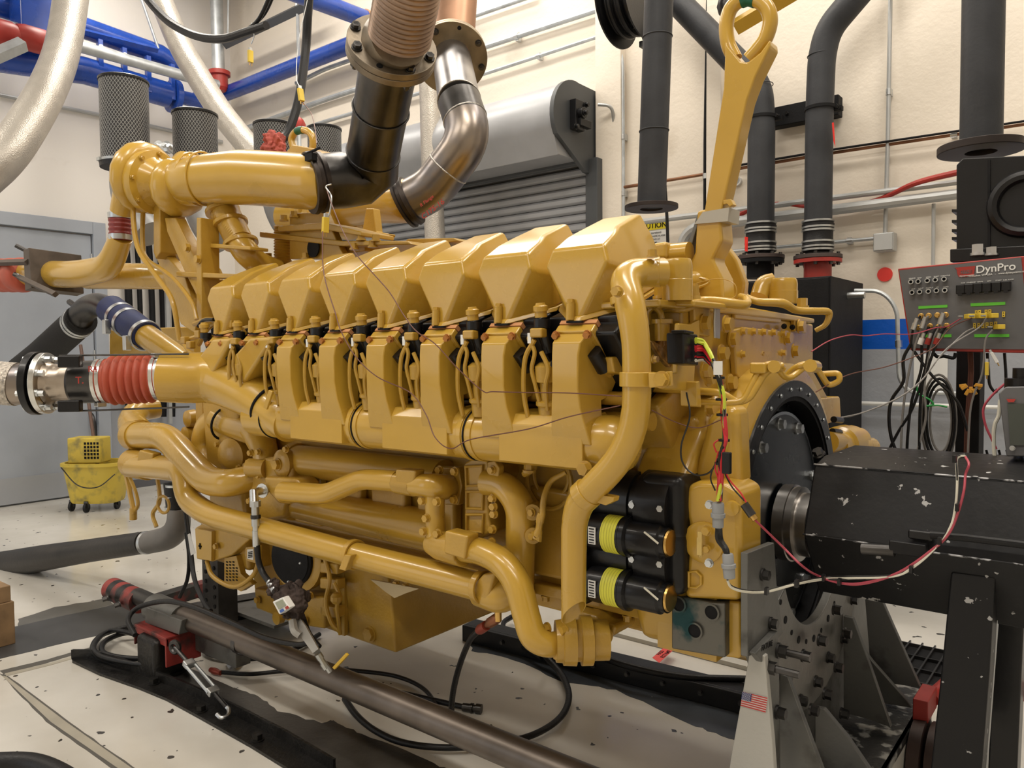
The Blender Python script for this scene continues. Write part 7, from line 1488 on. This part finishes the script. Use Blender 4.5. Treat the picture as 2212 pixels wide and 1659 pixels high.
for i, (x, y) in enumerate(((1130, 548), (1247, 540), (1367, 530), (1490, 522), (1620, 512), (1755, 503))):
    p = qp(*Z5(x, y)); MB().box(p-Vector((0, .015, 0)), (.026, .03, .032)).build('black_socket_cover', BLK, pn, bevel=.003); MB().box(p-Vector((0, .03, .018)), (.012, .006, .008)).build('latch', BLK, pn)
    text(['CAN', 'ETHERNET', 'SERIAL', 'RPM', 'START', 'FUEL RACK'][i], qp(*Z5(x+20, y-92), .006), rgt, (0, 0, 1), .006, WHITE, pn, name='socket_label')
for q in (((535, 775), (935, 755), (935, 792), (535, 812)), ((1255, 735), (1732, 714), (1732, 755), (1255, 778)), ((620, 1165), (990, 1160), (990, 1203), (620, 1203)), ((1305, 1160), (1787, 1158), (1787, 1200), (1305, 1203))):
    MB().prism([qp(*Z5(*e_), .0065) for e_ in q], (0, .002, 0)).build('green_label_strip', LIME, pn)
for (x, y) in ((575, 910), (680, 905), (800, 900), (915, 895), (700, 1050), (815, 1060), (930, 1045), (540, 1070)):
    p = qp(*Z5(x, y)); MB().lathe(p, (0, -1, 0), [(0, .010), (.006, .010), (.007, .007), (.016, .007)], 14).build('brass_port', BRASS, pn)
for (x, y) in ((1335, 870), (1380, 865), (1470, 860), (1520, 855), (1710, 885), (1310, 1045), (1368, 1045), (1425, 1040), (1482, 1035), (1540, 1030), (1600, 1025)):
    p = qp(*Z5(x, y), .006); MB().box(p, (.0085, .006, .018)).build('yellow_jack', TAGY, pn)
    for dz in (-.004, .004): MB().box(p+Vector((0, -.0035, dz)), (.003, .001, .003)).build('jack_hole', BLKM, pn)
for i, (x, y) in enumerate(((1240, 915), (1400, 910), (1560, 905), (1650, 1060))):
    t = thing('thermocouple_plug', 'yellow thermocouple plug pushed into the instrument panel, %s' % ['leftmost of the upper row', 'middle of the upper row', 'right end of the upper row', 'in the lower row'][i], 'plug')
    p = qp(*Z5(x, y), .03); MB().box(p, (.022, .04, .016), rz=.5).build('plug_body', TAGY, t, bevel=.002); MB().cyl(p+Vector((-.018, -.02, 0)), p+Vector((-.03, -.03, 0)), .003, n=8).build('plug_grip', ZINC, t)
# hose ends on the ports and hanging cables
def Z7(x, y): return (1472+x/2.962, 560+y/2.962)
def pc_(label, pts, w, m, Y0=3.0, n=8, cat='cable', name='hanging_cable', group=None):
    return cable(label, [(*Z7(x, y), Y0) for x, y in pts], w, m, cat, name, n, 6, group=group)
GC = mat('grey_cable', (.22, .21, .2), .45)
pc_('black hose dropping from the leftmost brass port of the panel', [(1530, 362), (1490, 420), (1470, 520), (1475, 560), (1500, 610), (1600, 740)], 5, RUB)
pc_('black hose bulging left below the panel', [(1470, 540), (1420, 640), (1420, 780), (1345, 900), (1328, 1020), (1345, 1150), (1395, 1280)], 7, RUB)
pc_('grey cable falling steeply left of the other cables', [(1580, 362), (1540, 440), (1500, 540), (1450, 750), (1415, 1000), (1402, 1285)], 5, GC)
pc_('black hose from the lower row falling to the guard', [(1585, 432), (1540, 530), (1535, 700), (1475, 900), (1450, 1100), (1440, 1285)], 6, RUB)
pc_('black hose from the red collar falling leftwards', [(1640, 430), (1590, 520), (1560, 700), (1480, 950), (1390, 1100), (1300, 1275)], 6, RUB)
pc_('black hose beneath the second red collar', [(1690, 430), (1640, 520), (1570, 720), (1530, 900), (1520, 1285)], 6, RUB)
pc_('light grey cable falling between the black hoses', [(1690, 362), (1660, 400), (1590, 580), (1555, 800), (1565, 1000), (1530, 1150), (1490, 1290)], 5, GC)
pc_('black cable running diagonally right under the panel', [(1490, 590), (1600, 740), (1750, 890), (1800, 990), (1830, 1100)], 6, RUB, 3.02)
pc_('grey cable with looped coil at the right jack row', [(1990, 450), (1945, 520), (1932, 680), (1915, 760), (1870, 870), (1845, 1000), (1830, 1290)], 4, GC)
for i, (dx, w_, m_) in enumerate(((0, 6, RUB), (14, 6, RUB), (30, 5, GC), (-12, 5, GC))):
    t = thing('coiled_cable', ['black hose coil hanging below the panel', 'second black hose coil just inside the first', 'grey cable coil, innermost of the hanging coils', 'outer grey cable coil under the panel'][i], 'cable')
    P = [Q(*Z7(1650+dx*.3+(100-dx)*math.cos(a), 1030+(265-dx*2.2)*math.sin(a)), Y=3.05+.012*i) for a in [2*math.pi*k/28 for k in range(28)]]
    MB().tube(P, W(w_, P[0])/2, 8, closed=True).build('coil_turn', m_, t)
gh = thing('cable_hook', 'small black hook carrying the coiled cables', 'hook'); MB().tube(smooth([Q(*Z7(x, y), Y=3.06) for x, y in ((1610, 600), (1640, 625), (1680, 620), (1740, 632), (1755, 600))], 5), .006, 8).build('hook_rod', BLKM, gh)
gt_ = thing('green_cable_tie', 'green twisted tie around the coiled cables', 'tie'); MB().tube(smooth([Q(*Z7(x, y), Y=3.0) for x, y in ((1505, 815), (1520, 860), (1590, 900), (1610, 930), (1560, 940), (1640, 935), (1700, 945))], 6), .0035, 6).build('tie_wire', mat('green_wire', (.02, .3, .06), .5), gt_)
for i, (x, y, m_) in enumerate(((1497, 410, ZINC), (1550, 400, ZINC), (1540, 505, WHITE), (1585, 505, RED), (1640, 505, RED), (1665, 375, ZINC))):
    p = Q(*Z7(x, y), Y=2.99); q = Q(*Z7(x-14, y+40), Y=2.99); t = thing('hose_end_collar', ['silver hose collar at the leftmost port', 'silver hose collar at the second port', 'white hose collar above the lower green strip', 'red hose collar, left one of two', 'red hose collar, right one of two', 'silver hose collar at the fourth port'][i], 'fitting'); MB().cyl(p+(p-q)*.8, p, .007, n=12).build('steel_ferrule', ZINC, t); MB().cyl(p, q, .009, n=12).build('collar', m_, t)
for i, (pts, m_) in enumerate((([(832, 590), (950, 520), (1080, 485), (1180, 490), (1300, 478), (1480, 478), (1620, 440), (1700, 430), (1790, 378)], WIREP), ([(860, 850), (980, 780), (1100, 730), (1300, 690), (1500, 620), (1620, 560), (1720, 440), (1860, 375)], WIREBR), ([(1025, 1010), (1100, 1000), (1300, 930), (1450, 850), (1560, 750), (1700, 570), (1900, 440), (1950, 375)], GC), ([(1030, 1012), (1180, 975), (1400, 880), (1540, 770), (1640, 640), (1800, 480), (1870, 440)], GC))):
    Pp = [(*Z7(x, y), 2.2+.8*min(1, k/(len(pts)-1)*1.15)) for k, (x, y) in enumerate(pts)]
    cable(['pink thermocouple wire strung from the engine to the panel, uppermost', 'brown thermocouple wire strung from the engine to the panel', 'grey sensor lead strung from the far side casting to the panel', 'lowest grey sensor lead strung to the panel'][i], Pp, 2.4 if i < 2 else 3, m_, 'wire', 'strung_wire', 6)
for i in range(7):
    a = -2.6+i*.38; x, y = 1852+55*math.cos(-a), 800+45*math.sin(-a)*-1
    x = 1852+52*math.cos(math.pi*(.05+.15*i)); y = 790+[52, 40, 64, 46, 66, 42, 50][i]*math.sin(math.pi*(.1+.13*i))
    t = thing('thermocouple_plug', 'orange yellow plug in the bunch under the panel, '+['rightmost', 'second from right', 'third from right', 'middle one', 'third from left', 'second from left', 'leftmost'][i], 'plug', 'bunch of yellow plugs hanging under the panel')
    p = Q(*Z7(x, y), Y=3.0+.006*i); MB().box(p, (.011, .007, .022), R=Matrix.Rotation(-(math.pi/2-math.pi*(.05+.15*i)), 3, 'Y')).build('plug_body', mat('orange_yellow_plug', (.65, .32, .03), .45), t, bevel=.002)
for i in range(4):
    t = thing('hanging_wire', 'brown wires hanging in front of the black column, strand %s' % ['far left', 'second', 'third', 'far right'][i], 'wire'); P = [Q(*Z7(1835+i*9+q_, y), Y=3.12) for q_, y in ((0, 595), (4, 720), (-8, 900), (-20, 1100), (-26, 1290))]; MB().tube(smooth(P, 4), .0026, 6).build('wire_strand', WIREBR, t)
plug(*Z7(1955, 700), 3.0, 'yellow and black plug hanging under the panel', (0, 0, 1), .9); plug(*Z7(2003, 630), 3.0, 'white and yellow plug tilted below the panel rim', (-.5, 0, 1), .8, WHITE)
# control box at lower right
cbx = thing('control_box', 'grey control box with dark window at the right edge', 'control box')
MB().pxy([(2157, 850), (2172, 836), (2330, 832), (2330, 988), (2174, 986)], 2.62, .22).build('box_body', PANEL, cbx, bevel=.004)
MB().pxy([(2176, 872), (2240, 872), (2240, 962), (2182, 962)], 2.615, .004).build('dark_window', GLASSD, cbx)
MB().pxy([(2174, 862), (2194, 862), (2190, 869), (2178, 869)], 2.613, .004).build('small_red_logo', RED, cbx)
p = Q(2204, 832, Y=2.68); MB().cyl(p-Vector((0, 0, .03)), p+Vector((0, 0, .02)), .04, n=24).cyl(p, p+Vector((0, 0, .05)), .02, n=20).build('push_button', BLK, cbx)
bolts([(Q(2187, 968, Y=2.61), (0, -1, 0), .006, .012)], ZINC, cbx, 'toggle_switch')
wp = thing('wall_socket_plate', 'white wall plate behind the hanging hoses', 'wall plate'); MB().box(Q(2010, 805, Y=YW-.01), (.2, .02, .24)).build('plate', WHITE, wp, bevel=.004)
pc_('pink red cable curving down beside the control box', [(2190, 730), (2080, 790), (1980, 880), (1932, 960), (1945, 1060), (1985, 1150), (2015, 1215)], 5, WIREP, 2.75)
pc_('white cable bundle dropping beside the control box', [(2040, 900), (2030, 1000), (2005, 1060), (1998, 1160), (2010, 1330)], 8, WIREW, 2.75)
for i, x in enumerate((1960, 2040, 2090, 2140, 2180)): pc_('black cable loop %s under the control box' % ['nearest the column', 'second from the column', 'in the middle', 'second from the edge', 'nearest the edge'][i], [(x-10, 1220), (x, 1260), (x+10, 1330)], 5, RUB, 2.8)
# thick black cables right of the column
for i, (x, w_) in enumerate(((1972, 6), (2082, 6))): pc_('black cable hanging %s of the column' % ('close right' if i == 0 else 'well right'), [(x-15, 600), (x-8, 700), (x, 800), (x+35, 850), (x+50, 830)], w_, RUB, 3.1)
# ---- wiring on the engine end
hx = thing('wiring_harness', 'red, yellow and black wire harness hanging from the black connector', 'wiring harness')
c = Q(1490, 754, X=-1.04+.1)
m = MB(); m.pxx([(1476, 718), (1508, 722), (1510, 790), (1478, 786)], -.90, .05); m.build('black_connector', BLK, hx, bevel=.005)
m = MB(); m.pxx([(1480, 712), (1500, 716), (1500, 722), (1480, 720)], -.89, .04); m.build('connector_latch', BLK, hx, bevel=.003)
random.seed(11)
main = [(1548, 800), (1560, 850), (1563, 900), (1566, 950), (1558, 985), (1556, 1040), (1554, 1082)]
for i in range(14):
    m_ = [WIREY, WIREY, WIREY, WIREB, WIRER, WIRER, WIRER, WIRER, WIREB, WIREB, WIREB, WIRER, WIREB, WIREW][i]
    y0_ = 732+i*3.6; j = lambda s_=3: random.uniform(-s_, s_)*.7
    P = [Q(1503, y0_, X=-.89), Q(1520+j(), y0_+2+(i-7)*-.6, Y=1.90), Q(1536+j(), 768+i*1.5+j(), Y=1.88)]+[Q(x+j(5), y+j(2), Y=1.86+random.uniform(-.015, .015)) for x, y in main]
    MB().tube(smooth(P, 5), .0048, 6).build('wire', m_, hx)
for (x, y) in ((1553, 815), (1558, 862), (1560, 895), (1564, 950), (1556, 1000)):
    p = Q(x, y, Y=1.86); MB().ring(p-Vector((0, 0, .004)), (0, 0, 1), .0145, .010, .006, 16).build('cable_tie', BLK, hx)
m = MB(); m.box(Q(1551, 795, Y=1.83), (.022, .005, .034), rz=.3); m.build('white_wire_tag', WHITE, hx)
for ii, (yt, yb, xx, dx) in enumerate(((1086, 1140, 1551, 0), (1196, 1250, 1572, 4))):
    a, b_ = Q(xx, yt, Y=1.86), Q(xx+dx, yb, Y=1.86); d = b_-a; l_ = d.length; w1, w2 = W(26, a)/2, W(31, a)/2
    prof = [(0, w1*.9), (.004, w1), (l_*.42, w1), (l_*.43, w2), (l_*.58, w2), (l_*.6, w1*.93), (l_*.97, w1*.9), (l_, w1*.7)]
    if ii: prof = [(0, w1*.8), (.004, w1*.92), (l_*.4, w1*.92), (l_*.42, w2), (l_*.56, w2), (l_*.58, w1), (l_*.97, w1*.95), (l_, w1*.7)]
    MB().lathe(a, d, prof, 28).build('grey_round_connector', PALEG, hx)
for i in range(6):
    P = [Q(1552+i*1.5-3, 1138, Y=1.86), Q(1554+i*2-5, 1165, Y=1.855+.004*i), Q(1566+i*1.5-3, 1185, Y=1.86), Q(1570+i-2, 1198, Y=1.86)]; MB().tube(smooth(P, 4), .0045, 6).build('wire', WIREB, hx)
m = MB(); m.box(Q(1570, 1000, Y=1.83), (.022, .015, .055)); m.build('inline_fuse_holder', BLK, hx, bevel=.003)
for k, (pts, m_) in enumerate((([(1552, 975), (1545, 1010), (1552, 1035)], WIRER), ([(1562, 985), (1572, 1030), (1600, 1065), (1612, 1085)], WIRER), ([(1550, 990), (1535, 1030), (1545, 1060)], WIREB), ([(1560, 1010), (1580, 1050), (1608, 1082)], WIREB), ([(1548, 978), (1542, 960), (1552, 950)], WIRER))):
    ptube('stray_wire', m_, [(x, y, 1.85) for x, y in pts], 3.4, hx, n=6)
wb3 = thing('sensor_cable_bundle', 'white, red and black cable bundle looping under and over the black guard', 'cable bundle')
def Z5b(x, y): return (1472+x/2.77, 1060+y/2.77)
white = [(270, 540), (300, 575), (380, 603), (510, 600), (700, 552), (850, 525), (1000, 520), (1270, 508), (1400, 445), (1530, 330), (1610, 210), (1640, 90), (1650, -60), (1645, -180), (1660, -205), (1700, -212)]
red = [(440, 175), (600, 330), (720, 450), (820, 512), (960, 552), (1100, 548), (1300, 488), (1500, 350), (1600, 250), (1655, 130), (1690, 0), (1700, -100), (1720, -160), (1700, -205)]
for i, (pts, m_, o) in enumerate(((white, WIREW, 0), (white, WIREW, 5), (white, WIREB, -5), (white[5:], WIREB, 9), (red, WIREP, 0), (red[3:], WIREP, 5))):
    Yv = lambda k, n_: 1.88+.34*min(1, k/(n_*.55))
    P = [(*Z5b(x, y+o+random.uniform(-3, 3)), (2.21 if x > 760 else 2.0) if y > -100 else (2.30 if y < -195 else 2.24)) for k, (x, y) in enumerate(pts)]
    if i < 3: P[0] = (*Z5b(275, 535+o), 1.86); P[1] = (*Z5b(300, 575+o), 1.87); P[2] = (*Z5b(380, 600+o), 1.9)
    if i == 4: P[0] = (*Z5b(*pts[0]), 1.86)
    ptube('cable_strand', m_, P, 5 if m_ != WIREB else 4, wb3, n=8, k=6)
for (x, y) in ((510, 600), (690, 555), (850, 520), (945, 545), (1375, 470), (1545, 300), (1650, 100), (1635, -190)):
    p = Q(*Z5b(x, y), Y=2.2 if x > 760 else 1.95); MB().box(p, (.008, .016, .018)).build('cable_tie', BLK, wb3)
p = Q(*Z5b(425, 150), Y=1.86); q = Q(*Z5b(375, 80), Y=1.86); MB().cyl(q, p, .011, n=12).build('inline_connector', DSTEEL, wb3); MB().cyl(p, p+(p-q)*.35, .008, n=12).build('gold_tip', BRASS, wb3)
